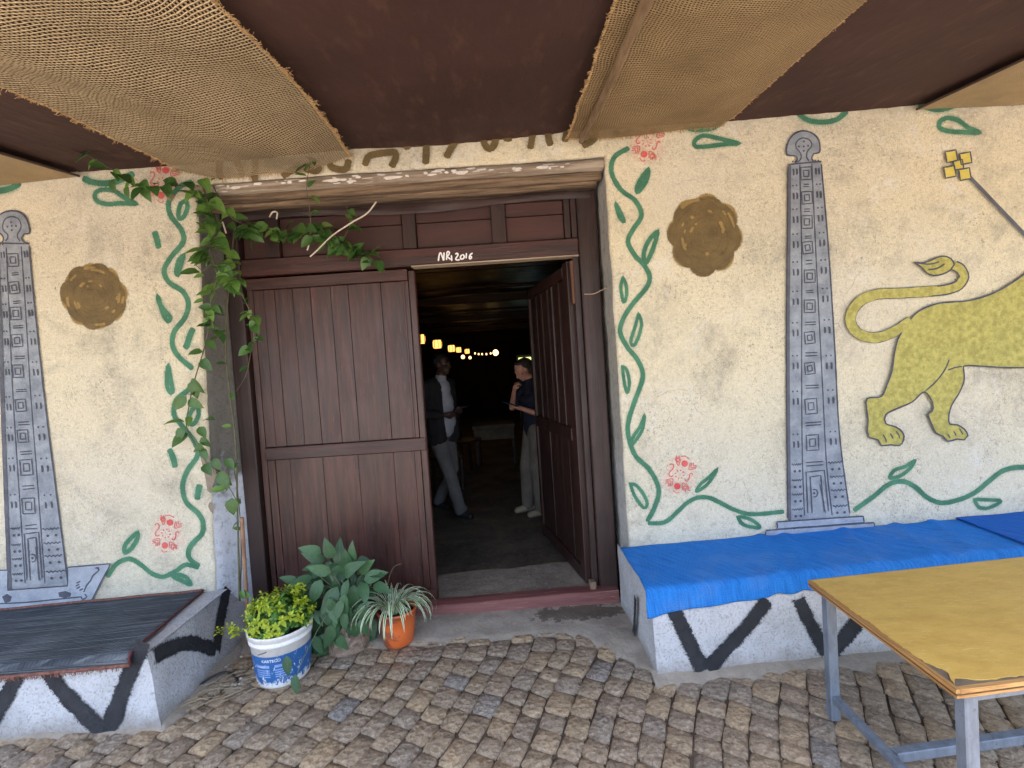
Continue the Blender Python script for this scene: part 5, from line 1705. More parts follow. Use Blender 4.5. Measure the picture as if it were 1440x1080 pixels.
# props at the open side
for x in (-5.2, 5.2):
    mk('post', tube([(x, .5, -.04), (x, .5, z_can(x, .5) + .02)], .05, 10), POLE, can, smooth=True)

# ================================================================== leaves
def leaf_mesh(name, L, W, droop=.3, fold=.25, wave=.0, tip=1.0, mat=None, nl=5, seed=0):
    """leaf along +Y from the origin, face up +Z"""
    rn = random.Random(seed)
    V, Fc, UV = [], [], []
    for i in range(nl + 1):
        t = i / nl
        w_ = W * .5 * (math.sin(PI * min(1, t ** .8)) ** .8) * (1 - .25 * t) * 1.12 + .0006
        if i == nl: w_ = .0004
        y = L * t
        z = -droop * L * t * t
        for s in (-1, 0, 1):
            zz = z + abs(s) * fold * w_ + wave * math.sin(t * 9 + s) * W
            V.append((s * w_, y, zz))
            UV.append((.5 + s * .5, t))
    for i in range(nl):
        for j in range(2):
            a = i * 3 + j
            Fc.append((a, a + 1, a + 4, a + 3))
    me = mesh(name, V, Fc, True)
    uvl = me.uv_layers.new(name='UVMap')
    for lp in me.loops:
        uvl.data[lp.index].uv = UV[lp.vertex_index]
    if mat: me.materials.append(mat)
    return me

def orient(p, d, up=(0, 0, 1), s=1., roll=0.):
    d = Vector(d).normalized()
    upv = Vector(up)
    x = d.cross(upv)
    if x.length < 1e-3: x = Vector((1, 0, 0))
    x.normalize()
    z = x.cross(d)
    M4 = Matrix((x, d, z)).transposed().to_4x4()
    return Matrix.Translation(p) @ M4 @ Matrix.Rotation(roll, 4, 'Y') @ Matrix.Scale(s, 4)

VINE_LEAF = make_leaf('vine_leaf', lin(58, 92, 46), lin(84, 120, 58), rough=.38)
VINE_LEAF2 = make_leaf('young_vine_leaf', lin(92, 128, 58), lin(110, 146, 70), rough=.45)
STEM = simple('green_brown_stem', lin(96, 98, 66), lin(74, 66, 48), .7, 20, .2)
vl = [leaf_mesh('vine_leaf', .10, .070, .35, .3, .02, mat=VINE_LEAF, seed=1), leaf_mesh('vine_leaf', .10, .062, .15, .4, .03, mat=VINE_LEAF, seed=2), leaf_mesh('vine_leaf', .10, .068, .5, .2, .03, mat=VINE_LEAF, seed=3)]
vy = [leaf_mesh('young_leaf', .10, .052, .25, .45, .02, mat=VINE_LEAF2, seed=4), leaf_mesh('young_leaf', .10, .060, .4, .3, .03, mat=VINE_LEAF2, seed=5)]

climb = thing('climbing_plant', 'leafy green climber growing up the left door jamb and along the header', 'climbing plant', (-1.74, 2.95, .0))
rv = random.Random(21)
NLEAF = [0]
def branch(pts, r, n, smin, smax, spread, young=.3, dirn=None, step=.05, jit=.5, stem=True, t0=0., t1=1.):
    P = catmull(pts, .03)
    if stem:
        mk('stem', tube(P, r, 6, r1=r * .55), STEM, climb, smooth=True)
    for i in range(n):
        t = t0 + (t1 - t0) * (i + rv.random()) / n
        p = P[min(len(P) - 1, int(t * (len(P) - 1)))]
        side = rv.choice((-1, 1))
        d = Vector((side * rv.uniform(.3, 1), rv.uniform(-.9, -.1), rv.uniform(-.9, .35)))
        if dirn: d = d * .7 + Vector(dirn) * .8
        off = Vector((rv.uniform(-1, 1), rv.uniform(-1, .2), rv.uniform(-1, 1))) * spread
        s = rv.uniform(smin * .75, smax) / .10 * 1.28
        me = rv.choice(vy if rv.random() < young else vl)
        up = Vector((rv.uniform(-.4, .4), -1, .8)) if rv.random() < .8 else Vector((0, -.3, 1))
        inst('leaf', me, climb, orient(p + off, d, up, s, rv.uniform(-.6, .6)))
        NLEAF[0] += 1
# woody stems rising beside the post
branch([(-1.735,2.93,0.29),(-1.707,2.94,0.831),(-1.688,2.95,1.261),(-1.728,3.0,1.78),(-1.684,3.02,2.212),(-1.62,3.02,2.553)], .006, 5, .04, .06, .01)
branch([(-1.741,2.95,0.303),(-1.712,2.96,0.65),(-1.713,2.97,0.954),(-1.721,2.95,1.177)], .004, 4, .04, .06, .01)
# dense mass along the top of the jamb
branch([(-1.732,2.92,2.772),(-1.696,2.9,2.668),(-1.672,2.89,2.54),(-1.697,2.89,2.398),(-1.682,2.9,2.255),(-1.722,2.91,2.113)], .006, 34, .045, .085, .055, .5)
branch([(-1.672,2.9,2.605),(-1.624,2.88,2.452),(-1.595,2.88,2.307),(-1.578,2.89,2.184),(-1.556,2.9,2.122)], .005, 24, .05, .085, .045, .55)
branch([(-1.677,2.88,2.415),(-1.697,2.87,2.303),(-1.74,2.86,2.263),(-1.777,2.86,2.306)], .004, 9, .06, .085, .02, .5)
branch([(-1.626,2.9,2.272),(-1.543,2.88,2.139),(-1.496,2.88,2.011),(-1.491,2.89,1.887),(-1.528,2.9,1.765)], .004, 22, .04, .075, .022, .3)
branch([(-1.738,2.91,2.114),(-1.739,2.92,1.99),(-1.727,2.93,1.906),(-1.776,2.93,1.833)], .004, 15, .05, .075, .03, .3)
branch([(-1.676,2.93,2.771),(-1.622,2.96,2.62),(-1.566,3.02,2.57),(-1.458,3.06,2.544)], .005, 11, .05, .08, .03, .3)
# along the header
branch([(-1.586,3.04,2.565),(-1.463,3.05,2.529),(-1.338,3.06,2.51),(-1.21,3.07,2.513),(-1.084,3.08,2.49),(-0.979,3.09,2.464)], .006, 42, .06, .10, .045, .15)
branch([(-1.556,3.02,2.54),(-1.528,3.02,2.504),(-1.496,3.02,2.48)], .003, 5, .07, .09, .02, .1)
branch([(-1.106,3.08,2.492),(-1.023,3.08,2.421),(-0.918,3.09,2.385),(-0.857,3.1,2.357),(-0.786,3.1,2.291)], .005, 36, .05, .085, .035, .15)
branch([(-0.99,3.08,2.449),(-0.935,3.07,2.543),(-0.941,3.06,2.649)], .003, 9, .06, .085, .018, .3)
branch([(-1.159,3.0,2.41),(-1.121,2.93,2.578),(-1.118,2.9,2.724),(-1.078,2.88,2.864),(-1.093,2.86,2.977)], .0025, 14, .045, .075, .02, .4)
# runner towards the upper left, over the wall and under the canopy
branch([(-1.714,2.9,2.698),(-1.79,2.86,2.754),(-1.885,2.82,2.745),(-2.019,2.8,2.747),(-2.12,2.76,2.824),(-2.182,2.7,2.873),(-2.239,2.66,2.912)], .003, 26, .05, .075, .015, .2)
for (pp, s) in (([(-1.984,2.8,2.784)], .125), ([(-1.867,2.82,2.768)], .10), ([(-2.132,2.76,2.779)], .075), ([(-2.064,2.78,2.743)], .07)):
    inst('leaf', vl[0], climb, orient(Vector(pp[0]), (rv.uniform(-.2, .2), -.25, -1), (0, -1, .2), s / .10, .3))
# lower runner over the wall
branch([(-1.74,2.92,2.074),(-1.767,2.9,1.906),(-1.799,2.88,1.782),(-1.864,2.88,1.62),(-1.906,2.88,1.476),(-1.928,2.88,1.372),(-1.884,2.88,1.264),(-1.83,2.88,1.155),(-1.773,2.9,1.083),(-1.722,2.92,0.968),(-1.7,2.93,0.899)], .0038, 16, .05, .085, .012, .3)
for x, y, s, dx in ((272, 535, .10, .15), (262, 557, .105, -.9), (258, 600, .09, -.3), (280, 600, .08, .7), (283, 615, .07, .7), (285, 630, .08, .4), (300, 645, .075, .6), (318, 645, .08, .8), (326, 700, .10, .1), (322, 672, .08, -.4)):
    pp = at_Y(x, y, 2.87)
    inst('leaf', vl[rv.randrange(3)], climb, orient(Vector(pp), (dx, -.3, -1), (0, -1, .3), s / .10, rv.uniform(-.4, .4)))
branch([(-1.528,2.9,1.765),(-1.579,2.92,1.642),(-1.697,2.96,1.52)], .002, 2, .04, .05, .01)
branch([(-1.829,2.88,1.399),(-1.788,2.92,1.431),(-1.744,2.98,1.456)], .002, 1, .04, .05, .01)
# pale tie strings
TIE = simple('pale_tie_string', lin(206, 196, 184), lin(180, 168, 150), .8, 20, 0)
for s in ([(-1.169,3.0,2.342),(-1.123,3.0,2.378),(-1.04,3.0,2.449),(-0.994,3.0,2.48)], [(-0.988,2.98,2.474),(-0.889,2.98,2.527),(-0.8,2.98,2.572),(-0.74,2.98,2.636)], [(-1.183,3.0,2.382),(-1.167,3.0,2.419)], [(-1.417,3.05,2.613),(-1.37,3.0,2.624),(-1.354,3.02,2.625),(-1.375,3.05,2.597)], [(-1.687,2.88,2.575),(-1.679,2.88,2.525)], [(-1.623,2.9,2.552),(-1.608,2.9,2.485)]):
    mk('tie_string', tube(s, .0045, 5, smooth_step=.01), TIE, climb)
print('climber leaves', NLEAF[0])

mk('stick', tube([(-1.678,2.93,0.798),(-1.696,2.95,0.565),(-1.702,2.95,0.345),(-1.706,2.93,0.024)], .0115, 9, wob=.25, smooth_step=.02), simple('bare_stick', lin(158, 122, 96), lin(122, 90, 70), .8, 14, .5), smooth=True,
   label='bare brown stick leaning against the foot of the left door post', cat='stick', loc=(-1.73, 2.95, 0))

# ================================================================== potted plants
# 1. bucket
bx_, by_ = -1.345, 2.625
pot1 = thing('potted_plant', 'yellow green leafy bush in a white bucket with a blue printed label', 'potted plant', (bx_, by_, 0), 'pot plants in front of the closed door leaf')
PLAST = NT('scuffed_white_plastic')
co = PLAST.coord('pos')
n1 = PLAST.noise(co, 26, 6, .75)
n2 = PLAST.noise(PLAST.coord('pos', (1, 1, 3)), 60, 4, .7)
c = PLAST.mix(PLAST.math('MULTIPLY', PLAST.ramp(n1, [(.5, 0.), (.72, 1.)]), .35), lin(222, 222, 222), lin(150, 140, 128))
c = PLAST.mix(PLAST.math('MULTIPLY', PLAST.ramp(n2, [(.66, 0.), (.7, 1.)]), .6), c, lin(90, 84, 80))
PLAST.base(c)
PLAST.rough(.38)
rb_, rt_, hb = .132, .163, .290
prof = [(0, .006), (rb_ - .012, .006), (rb_ - .002, .010), (rb_, .02), (rb_ + .006, .05), (.153, .232), (.160, .234), (.160, .246), (.156, .248), (.157, .262), (.163, .264), (.164, .280), (.166, .283), (.166, .289), (.160, .291), (.155, .286), (.150, .24), (.148, .22)]
mk('bucket', lathe(bx_, by_, prof, 56), PLAST.m, pot1, smooth=True)
SOIL = simple('dark_soil', lin(62, 48, 38), lin(40, 30, 24), .95, 30, .9, 90, bd=.01)
mk('soil', grid(10, 10, lambda u, v: (bx_ + .149 * (u * 2 - 1) * math.sqrt(1 - (v * 2 - 1) ** 2 / 2), by_ + .149 * (v * 2 - 1) * math.sqrt(1 - (u * 2 - 1) ** 2 / 2), .248 + .008 * noise.noise(Vector((u * 6, v * 6, 0))))), SOIL, pot1, smooth=True)
LAB = NT('worn_blue_label')
co = LAB.coord('pos')
n1 = LAB.noise(LAB.coord('pos', (1, 1, .5)), 45, 6, .8)
n2 = LAB.noise(co, 9, 4)
z = LAB.n('ShaderNodeSeparateXYZ', {'Vector': co}).outputs['Z']
ed = LAB.ramp(z, [(.035, 1.), (.075, 0.)])
sc_ = LAB.math('ADD', n1, LAB.math('MULTIPLY', ed, .14))
LAB.base(LAB.mix(LAB.ramp(sc_, [(.585, 0.), (.62, 1.)]), LAB.mix(n2, lin(34, 84, 142), lin(48, 104, 166)), lin(214, 220, 228)))
LAB.rough(.4)
def rad(z): return rb_ + .006 + (.153 - rb_ - .006) * (z - .05) / .182 if z > .05 else rb_ + .006 * (z - .02) / .03
def onB(a, z, o=.0012): return (bx_ + (rad(z) + o) * math.cos(a), by_ + (rad(z) + o) * math.sin(a), z)
mk('label', grid(70, 8, lambda u, v: onB(R(-205 + 245 * u), .030 + .158 * v)), LAB.m, pot1, smooth=True, label='worn blue printed label')
PALE = simple('pale_blue_print', lin(140, 168, 220), lin(120, 150, 206), .45, 40, 0)
PRW = simple('white_print', lin(225, 230, 238), lin(190, 200, 214), .45, 50, 0)
# facing the camera: angle of the bucket's front
A0 = -90 - 18
def patch(a0, a1, z0, z1, m_, name, o=.0020):
    return mk(name, grid(14, 2, lambda u, v: onB(R(a0 + (a1 - a0) * u), z0 + (z1 - z0) * v, o)), m_, pot1, smooth=True)
patch(A0 - 14, A0 + 18, .128, .143, PALE, 'print_panel')
patch(A0 + 28, A0 + 60, .128, .143, PALE, 'print_panel')
for k in range(4):
    patch(A0 - 14, A0 + 18, .112 - k * .012, .118 - k * .012, PALE, 'print_line')
    patch(A0 + 28, A0 + 60, .112 - k * .012, .118 - k * .012, PALE, 'print_line')
def wrap_text(s, size, a, z, m_, name):
    cu = bpy.data.curves.new(name, 'FONT')
    cu.body = s
    cu.size = size
    cu.align_x = 'CENTER'
    cu.offset = .0004
    t = bpy.data.objects.new(name, cu)
    link(t)
    dg = bpy.context.evaluated_depsgraph_get()
    dg.update()
    me = bpy.data.meshes.new_from_object(t.evaluated_get(dg))
    V = [onB(R(a) + v.co.x / rad(z), z + v.co.y, .0030) for v in me.vertices]
    Fc = [tuple(p.vertices) for p in me.polygons]
    bpy.data.objects.remove(t)
    bpy.data.curves.remove(cu)
    mk(name, (V, Fc), m_, pot1)
wrap_text('KARTECO', .021, A0 + 22, .160, PRW, 'printed_name')
wrap_text('TARGOT', .010, A0 + 2, .131, PRW, 'printed_word')
mk('handle', tube([(bx_ + .168 * math.cos(a), by_ + .168 * math.sin(a), .245 - .045 * math.sin((a - R(-170)) / R(160) * PI) - .01) for a in (R(-170 + 160 * i / 30) for i in range(31))], .0022, 6), simple('grey_wire', lin(120, 118, 112), rough=.4, metal=.6), pot1, smooth=True) if False else None
for a, z0 in ((A0 + 2, .205), (A0 + 12, .214)):
    mk('scuff', tube([onB(R(a - 6), z0 - .006, .001), onB(R(a), z0, .001), onB(R(a + 4), z0 + .004, .001)], .0022, 5), simple('dark_scuff', lin(60, 56, 56), rough=.7), pot1)

BUSHB = make_leaf('yellow_green_leaf', lin(168, 186, 44), lin(190, 204, 70), rough=.5, trans=.35)
BUSHD = make_leaf('mid_green_leaf', lin(84, 128, 56), lin(108, 150, 66), rough=.5, trans=.3)
def sprig_mesh(name, mat, n, L, seed):
    rn = random.Random(seed)
    V, Fc, UV = [], [], []
    for i in range(n):
        a = i * 2.39996 + rn.uniform(-.3, .3)
        lay = i / n
        el = .15 + 1.0 * lay
        d = Vector((math.cos(a) * math.cos(el), math.sin(a) * math.cos(el), math.sin(el)))
        s = L * (1 - .45 * lay) * rn.uniform(.85, 1.15)
        base = Vector((0, 0, -.035 + .04 * lay))
        M_ = orient(base, d, (0, 0, 1), s)
        me = leaf_mesh('tmp', 1, .62, .45, .25, nl=3, seed=i)
        b = len(V)
        V += [tuple(M_ @ v.co) for v in me.vertices]
        Fc += [tuple(b + k for k in p.vertices) for p in me.polygons]
        uvs = {}
        for lp in me.loops: uvs[lp.vertex_index] = tuple(me.uv_layers[0].data[lp.index].uv)
        UV += [uvs[k] for k in range(len(me.vertices))]
        bpy.data.meshes.remove(me)
    me = mesh(name, V, Fc, True)
    uvl = me.uv_layers.new(name='UVMap')
    for lp in me.loops: uvl.data[lp.index].uv = UV[lp.vertex_index]
    me.materials.append(mat)
    return me
spB = [sprig_mesh('sprig', BUSHB, 8, .030, s) for s in (1, 2, 3)]
spD = [sprig_mesh('sprig', BUSHD, 9, .034, s) for s in (4, 5, 6)]
rp = random.Random(31)
def bush(n, c, rad3, meshes, smin, smax, zmin, shell=.75):
    for i in range(n):
        for _ in range(60):
            d = Vector((rp.gauss(0, 1), rp.gauss(0, 1), rp.gauss(0, 1))).normalized()
            if d.z > zmin: break
        q = rp.uniform(shell, 1)
        p = Vector(c) + Vector((d.x * rad3[0], d.y * rad3[1], d.z * rad3[2])) * q
        nd = (d + Vector((0, 0, .5))).normalized()
        M_ = Matrix.Translation(p) @ nd.to_track_quat('Z', 'Y').to_matrix().to_4x4() @ Matrix.Rotation(rp.random() * 6, 4, 'Z') @ Matrix.Scale(rp.uniform(smin, smax), 4)
        inst('sprig', rp.choice(meshes), pot1, M_)
bush(110, (bx_ - .0, by_, .335), (.180, .155, .13), spD, 1.0, 1.35, -.45, .45)
bush(95, (bx_ - .0, by_, .338), (.190, .165, .140), spB, .7, 1.15, -.35, .92)
for k, (x, y, z) in enumerate([(-1.62, 2.56, .315), (-1.60, 2.57, .325), (-1.575, 2.56, .31), (-1.56, 2.55, .335), (-1.54, 2.56, .30), (-1.645, 2.56, .32), (-1.22, 2.62, .50), (-1.24, 2.63, .485), (-1.20, 2.62, .495), (-1.26, 2.62, .475)]):
    inst('sprig', spB[k % 3], pot1, Matrix.Translation((x, y, z)) @ Euler((rp.uniform(-.6, .6), rp.uniform(-.6, .6), rp.random() * 6)).to_matrix().to_4x4() @ Matrix.Scale(.9, 4))
mk('stem', join(*[tube([(bx_ + .04 * math.cos(a), by_ + .04 * math.sin(a), .25), (bx_ + .12 * math.cos(a), by_ + .1 * math.sin(a), .40)], .003, 5) for a in (k * .9 for k in range(7))], tube([(bx_ - .1, by_ - .02, .27), (-1.55, 2.56, .29), (-1.64, 2.56, .305)], .003, 5)), STEM, pot1)

# 2. broad leaved plant in a plastic bag
mx, my = -1.075, 2.865
pot2 = thing('potted_plant', 'dark green broad leaved plant spilling over a crumpled plastic nursery bag', 'potted plant', (mx, my, 0), 'pot plants in front of the closed door leaf')
BAG = NT('translucent_bag')
co = BAG.coord('pos')
n1 = BAG.noise(co, 22, 5, .7)
BAG.base(BAG.mix(BAG.ramp(n1, [(.35, 0.), (.62, 1.)]), lin(96, 72, 58), lin(158, 140, 124)))
BAG.rough(.3)
BAG.bump(n1, .8, .02)
def bagf(u, v):
    a = u * 2 * PI
    r = (.122 + .014 * math.sin(v * PI) + .012 * noise.noise(Vector((math.cos(a) * 3, math.sin(a) * 3, v * 4))) + .006 * math.sin(a * 9 + v * 4) * v)
    return (mx + r * math.cos(a), my + r * math.sin(a) * .95, .006 + .215 * v)
mk('nursery_bag', grid(64, 14, bagf), BAG.m, pot2, smooth=True)
mk('soil', lathe(mx, my, [(.0, .20), (.07, .198), (.118, .19)], 24), SOIL, pot2, smooth=True)
BROAD = make_leaf('broad_leaf', lin(48, 80, 50), lin(72, 108, 70), rough=.5, trans=.12)
bl = [leaf_mesh('broad_leaf', .10, .052, .35, .22, .02, mat=BROAD, nl=6, seed=1), leaf_mesh('broad_leaf', .10, .046, .15, .3, .02, mat=BROAD, nl=6, seed=2), leaf_mesh('broad_leaf', .10, .050, .6, .2, .03, mat=BROAD, nl=6, seed=3)]
rq = random.Random(17)
def broad(px_, py_, Y, s, dx, dz, me=None):
    p = at_Y(px_, py_, Y)
    inst('leaf', me or rq.choice(bl), pot2, orient(Vector(p), (dx, rq.uniform(-.7, -.2), dz), (rq.uniform(-.3, .3), -1, .6), s / .10 * 1.15, rq.uniform(-.4, .4)))
LF = [(455, 795, -.9, .1, .10), (452, 778, -.5, .5, .11), (478, 795, 0, 1, .12), (490, 800, .2, 1, .11), (497, 790, .1, .9, .10), (505, 805, .7, .6, .12), (520, 805, .9, .1, .10), (440, 812, -.8, -.1, .12), (452, 815, -.3, -.6, .12),
      (470, 815, .3, -.8, .10), (490, 815, -.2, -.9, .11), (508, 818, .5, -.6, .11), (525, 822, .9, -.2, .10), (430, 832, -1, -.4, .13), (448, 835, -.8, -.5, .13), (465, 835, .2, -1, .13), (482, 832, .0, -1, .12), (500, 838, .4, -.9, .12), (462, 850, -.5, -.9, .13),
      (440, 852, -.5, -.9, .13), (430, 845, -.9, -.5, .12), (475, 855, .1, -1, .12), (490, 855, .2, -1, .12), (505, 850, .5, -.8, .11), (452, 872, -.3, -1, .13), (447, 885, -.4, -1, .13), (470, 875, .1, -1, .11), (485, 878, .1, -1, .10), (458, 898, -.1, -1, .12), (480, 895, .1, -1, .09),
      (440, 818, -1, .3, .12), (425, 822, -1, .1, .10), (418, 818, -.8, .5, .09), (468, 785, -.2, .8, .11), (512, 815, .8, .3, .12), (465, 805, -.6, .5, .12), (485, 808, .3, .6, .13), (498, 822, .0, -.7, .13), (475, 825, -.4, -.6, .14), (457, 825, -.6, -.3, .13)]
for x, y, dx, dz, s in LF:
    broad(x, y, rq.uniform(2.74, 2.84), s, dx + rq.uniform(-.15, .15), dz)
for i in range(64):
    broad(rq.uniform(432, 522), rq.uniform(785, 885), rq.uniform(2.86, 2.95), rq.uniform(.09, .13), rq.uniform(-.9, .9), rq.uniform(-.9, .5))
for i in range(30):
    broad(rq.uniform(440, 508), rq.uniform(835, 895), rq.uniform(2.70, 2.76), rq.uniform(.075, .115), rq.uniform(-.6, .6), -1)
for x, y, Y in ((403, 922, 2.46), (415, 948, 2.46)):
    broad(x, y, Y, .085, .15, -1, bl[1])
sp_ = []
for i in range(22):
    a = rq.uniform(0, 2 * PI)
    q = at_Y(rq.uniform(440, 520), rq.uniform(790, 850), rq.uniform(2.78, 2.9))
    sp_.append(tube([(mx + .03 * math.cos(a), my + .03 * math.sin(a), .2), ((mx + q[0]) / 2 + .02, (my + q[1]) / 2, .35 + .5 * max(0, q[2] - .5)), q], .0028, 5, smooth_step=.03))
for s in ([(-1.09,2.74,0.319),(-1.128,2.62,0.263),(-1.17,2.47,0.16),(-1.193,2.455,0.104)], [(-1.116,2.74,0.238),(-1.13,2.72,0.127),(-1.13,2.74,0.012)], [(-0.972,2.75,0.306),(-0.957,2.74,0.145),(-0.934,2.75,0.013)]):
    sp_.append(tube(s, .002, 5, smooth_step=.02))
mk('stem', join(*sp_), simple('leaf_stalk', lin(104, 112, 78), lin(84, 84, 60), .7, 20, 0), pot2, smooth=True)

# 3. spider plant
ox, oy = -.775, 2.875
pot3 = thing('potted_plant', 'spider plant with white edged strap leaves in a stained orange pot', 'potted plant', (ox, oy, 0), 'pot plants in front of the closed door leaf')
OR = NT('stained_orange_plastic')
co = OR.coord('pos')
n1 = OR.noise(co, 13, 6, .72, .4)
sx_ = OR.n('ShaderNodeSeparateXYZ', {'Vector': OR.n('ShaderNodeVectorMath', {0: co, 1: (ox, oy, 0)}, operation='SUBTRACT').outputs[0]}).outputs[0]
sf = OR.ramp(OR.math('SUBTRACT', n1, OR.math('MULTIPLY', sx_, 2.2)), [(.47, 0.), (.54, 1.)])
c = OR.mix(OR.math('MULTIPLY', sf, .8), lin(214, 104, 48), lin(126, 74, 56))
OR.base(OR.mix(OR.math('MULTIPLY', OR.ramp(OR.noise(co, 60, 4, .7), [(.55, 0.), (.7, 1.)]), .3), c, lin(190, 150, 120)))
OR.rough(.45)
OR.bump(n1, .2, .004)
mk('pot', lathe(ox, oy, [(0, .006), (.078, .006), (.088, .014), (.100, .10), (.111, .195), (.116, .197), (.116, .212), (.110, .213), (.107, .195), (.103, .17)], 48), OR.m, pot3, smooth=True)
mk('soil', lathe(ox, oy, [(.0, .19), (.06, .188), (.105, .18)], 20), SOIL, pot3, smooth=True)
SPI = make_leaf('striped_strap_leaf', lin(96, 140, 72), lin(116, 158, 88), edge=lin(244, 248, 226)[:3] + (1,), rough=.4, trans=.2)
def blade(L, W, arc, seed, tw=0):
    rn = random.Random(seed)
    V, Fc, UV = [], [], []
    n = 10
    a0 = R(rn.uniform(58, 84))
    x = y = 0.
    pts = []
    for i in range(n + 1):
        t = i / n
        a = a0 - arc * t ** 1.2
        pts.append((x, y))
        x += L / n * math.cos(a)
        y += L / n * math.sin(a)
    for i, (px_, pz_) in enumerate(pts):
        t = i / n
        w_ = W * .5 * (1 - .15 * abs(t - .35)) * (1 - t ** 5) + .0004
        for s in (-1, 0, 1):
            V.append((s * w_, px_, pz_ + abs(s) * w_ * .35))
            UV.append((.5 + .5 * s, t))
    for i in range(n):
        for j in range(2):
            a = i * 3 + j
            Fc.append((a, a + 1, a + 4, a + 3))
    me = mesh('strap_leaf', V, Fc, True)
    uvl = me.uv_layers.new(name='UVMap')
    for lp in me.loops: uvl.data[lp.index].uv = UV[lp.vertex_index]
    me.materials.append(SPI)
    return me
bm_ = [blade(.32, .016, R(165), 1), blade(.28, .016, R(150), 2), blade(.24, .015, R(120), 3), blade(.36, .016, R(190), 4), blade(.22, .014, R(80), 5)]
for i in range(88):
    a = rq.uniform(0, 2 * PI)
    if rq.random() < .45: a = rq.uniform(PI * .9, PI * 2.1)
    lean = rq.uniform(-.35, .25)
    me = rq.choice(bm_)
    s = rq.uniform(.75, 1.1) * (.88 if math.sin(a) > .3 else 1)
    M_ = Matrix.Translation((ox - .02 + .04 * math.cos(a), oy - .01 + .04 * math.sin(a), .19)) @ Matrix.Rotation(a - PI / 2, 4, 'Z') @ Matrix.Rotation(-lean * .6, 4, 'X') @ Matrix.Scale(s, 4)
    inst('leaf', me, pot3, M_)
mk('runner', tube([(-0.826,2.86,0.199),(-0.814,2.84,0.336),(-0.766,2.82,0.469),(-0.701,2.8,0.506)], .0018, 5, smooth_step=.01), STEM, pot3)

# ================================================================== debris beside the bucket
STRAW = simple('dry_straw', lin(178, 166, 142), lin(134, 120, 98), .9, 30, 0)
G = []
for i in range(46):
    x, y = rq.uniform(-1.95, -1.45), rq.uniform(2.38, 2.75)
    if rq.random() < .5: x, y = rq.uniform(-1.78, -1.5), rq.uniform(2.32, 2.62)
    a = rq.gauss(.75, .5)
    L = rq.uniform(.05, .22)
    k = rq.uniform(-.4, .4)
    G.append(tube([(x, y, .030), (x + L * .5 * math.cos(a), y + L * .5 * math.sin(a), .036 + .01 * rq.random()), (x + L * math.cos(a + k), y + L * math.sin(a + k), .030)], rq.uniform(.0009, .0018), 4, smooth_step=.02))
mk('dry_straw', join(*G), STRAW, kind='stuff', label='dry straw and grass stalks between the bucket and the bench end', cat='straw')
mk('cable', tube([(-1.781,2.47,-0.005),(-1.751,2.56,0.027),(-1.682,2.62,0.039),(-1.602,2.6,0.03),(-1.554,2.55,-0.003)], .006, 8, smooth_step=.02), simple('black_rubber', lin(46, 44, 46), rough=.6), smooth=True, label='black hose end lying on the cobbles left of the bucket', cat='hose', loc=(-1.75, 2.58, 0))
G = []
for i in range(26):
    x, y = rq.uniform(-1.72, -1.50), rq.uniform(2.50, 2.95)
    r = rq.uniform(.005, .014)
    bmx = bmesh.new()
    bmesh.ops.create_icosphere(bmx, subdivisions=1, radius=r)
    G.append(([(x + v.co.x * rq.uniform(.8, 1.3), y + v.co.y, .030 + v.co.z * .7) for v in bmx.verts], [tuple(v.index for v in f.verts) for f in bmx.faces]))
    bmx.free()
mk('pebbles', join(*G), simple('pale_pebble', lin(196, 188, 176), lin(134, 120, 104), .8, 12, .2), kind='stuff', smooth=True, label='small pale pebbles by the foot of the left jamb', cat='pebbles')

# ================================================================== room behind the door
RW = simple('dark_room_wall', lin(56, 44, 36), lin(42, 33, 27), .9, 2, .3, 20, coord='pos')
x0, x1, y1, zc = -3.6, 2.6, 16.0, 2.75
def quad(a, b, c, d): return [a, b, c, d], [(0, 1, 2, 3)]
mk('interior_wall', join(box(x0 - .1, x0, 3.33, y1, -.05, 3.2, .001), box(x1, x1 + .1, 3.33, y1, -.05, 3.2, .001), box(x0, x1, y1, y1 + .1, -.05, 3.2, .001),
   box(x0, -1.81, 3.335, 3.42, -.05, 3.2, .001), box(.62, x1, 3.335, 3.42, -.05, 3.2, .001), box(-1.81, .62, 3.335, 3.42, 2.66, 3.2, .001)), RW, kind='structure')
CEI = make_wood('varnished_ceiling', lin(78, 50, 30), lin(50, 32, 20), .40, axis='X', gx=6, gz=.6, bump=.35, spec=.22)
ceil_ = mk('interior_ceiling', box(x0, x1, 3.42, y1, zc + .1, zc + .16, .001), RW, kind='structure')
for i in range(28):
    y = 3.44 + i * .45
    mk('board', box(x0, x1, y, y + .43, zc + .02 * math.sin(i * 2.1), zc + .06 + .02 * math.sin(i * 2.1), .012), CEI, ceil_)
for i in range(4):
    mk('beam', box(x0, x1, 4.9 + i * 2.7, 5.05 + i * 2.7, zc - .14, zc - .02, .01), CEI, ceil_)
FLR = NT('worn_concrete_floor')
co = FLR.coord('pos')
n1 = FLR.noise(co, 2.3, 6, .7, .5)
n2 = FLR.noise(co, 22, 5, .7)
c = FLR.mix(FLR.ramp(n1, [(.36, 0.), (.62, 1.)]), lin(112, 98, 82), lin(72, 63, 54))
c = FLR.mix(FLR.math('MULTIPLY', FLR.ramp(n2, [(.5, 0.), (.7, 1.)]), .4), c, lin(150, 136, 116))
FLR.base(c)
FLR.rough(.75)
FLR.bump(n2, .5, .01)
mk('interior_floor', grid(30, 60, lambda u, v: (x0 + (x1 - x0) * u, 3.35 + (y1 - 3.35) * v, .0)), FLR.m, kind='structure')
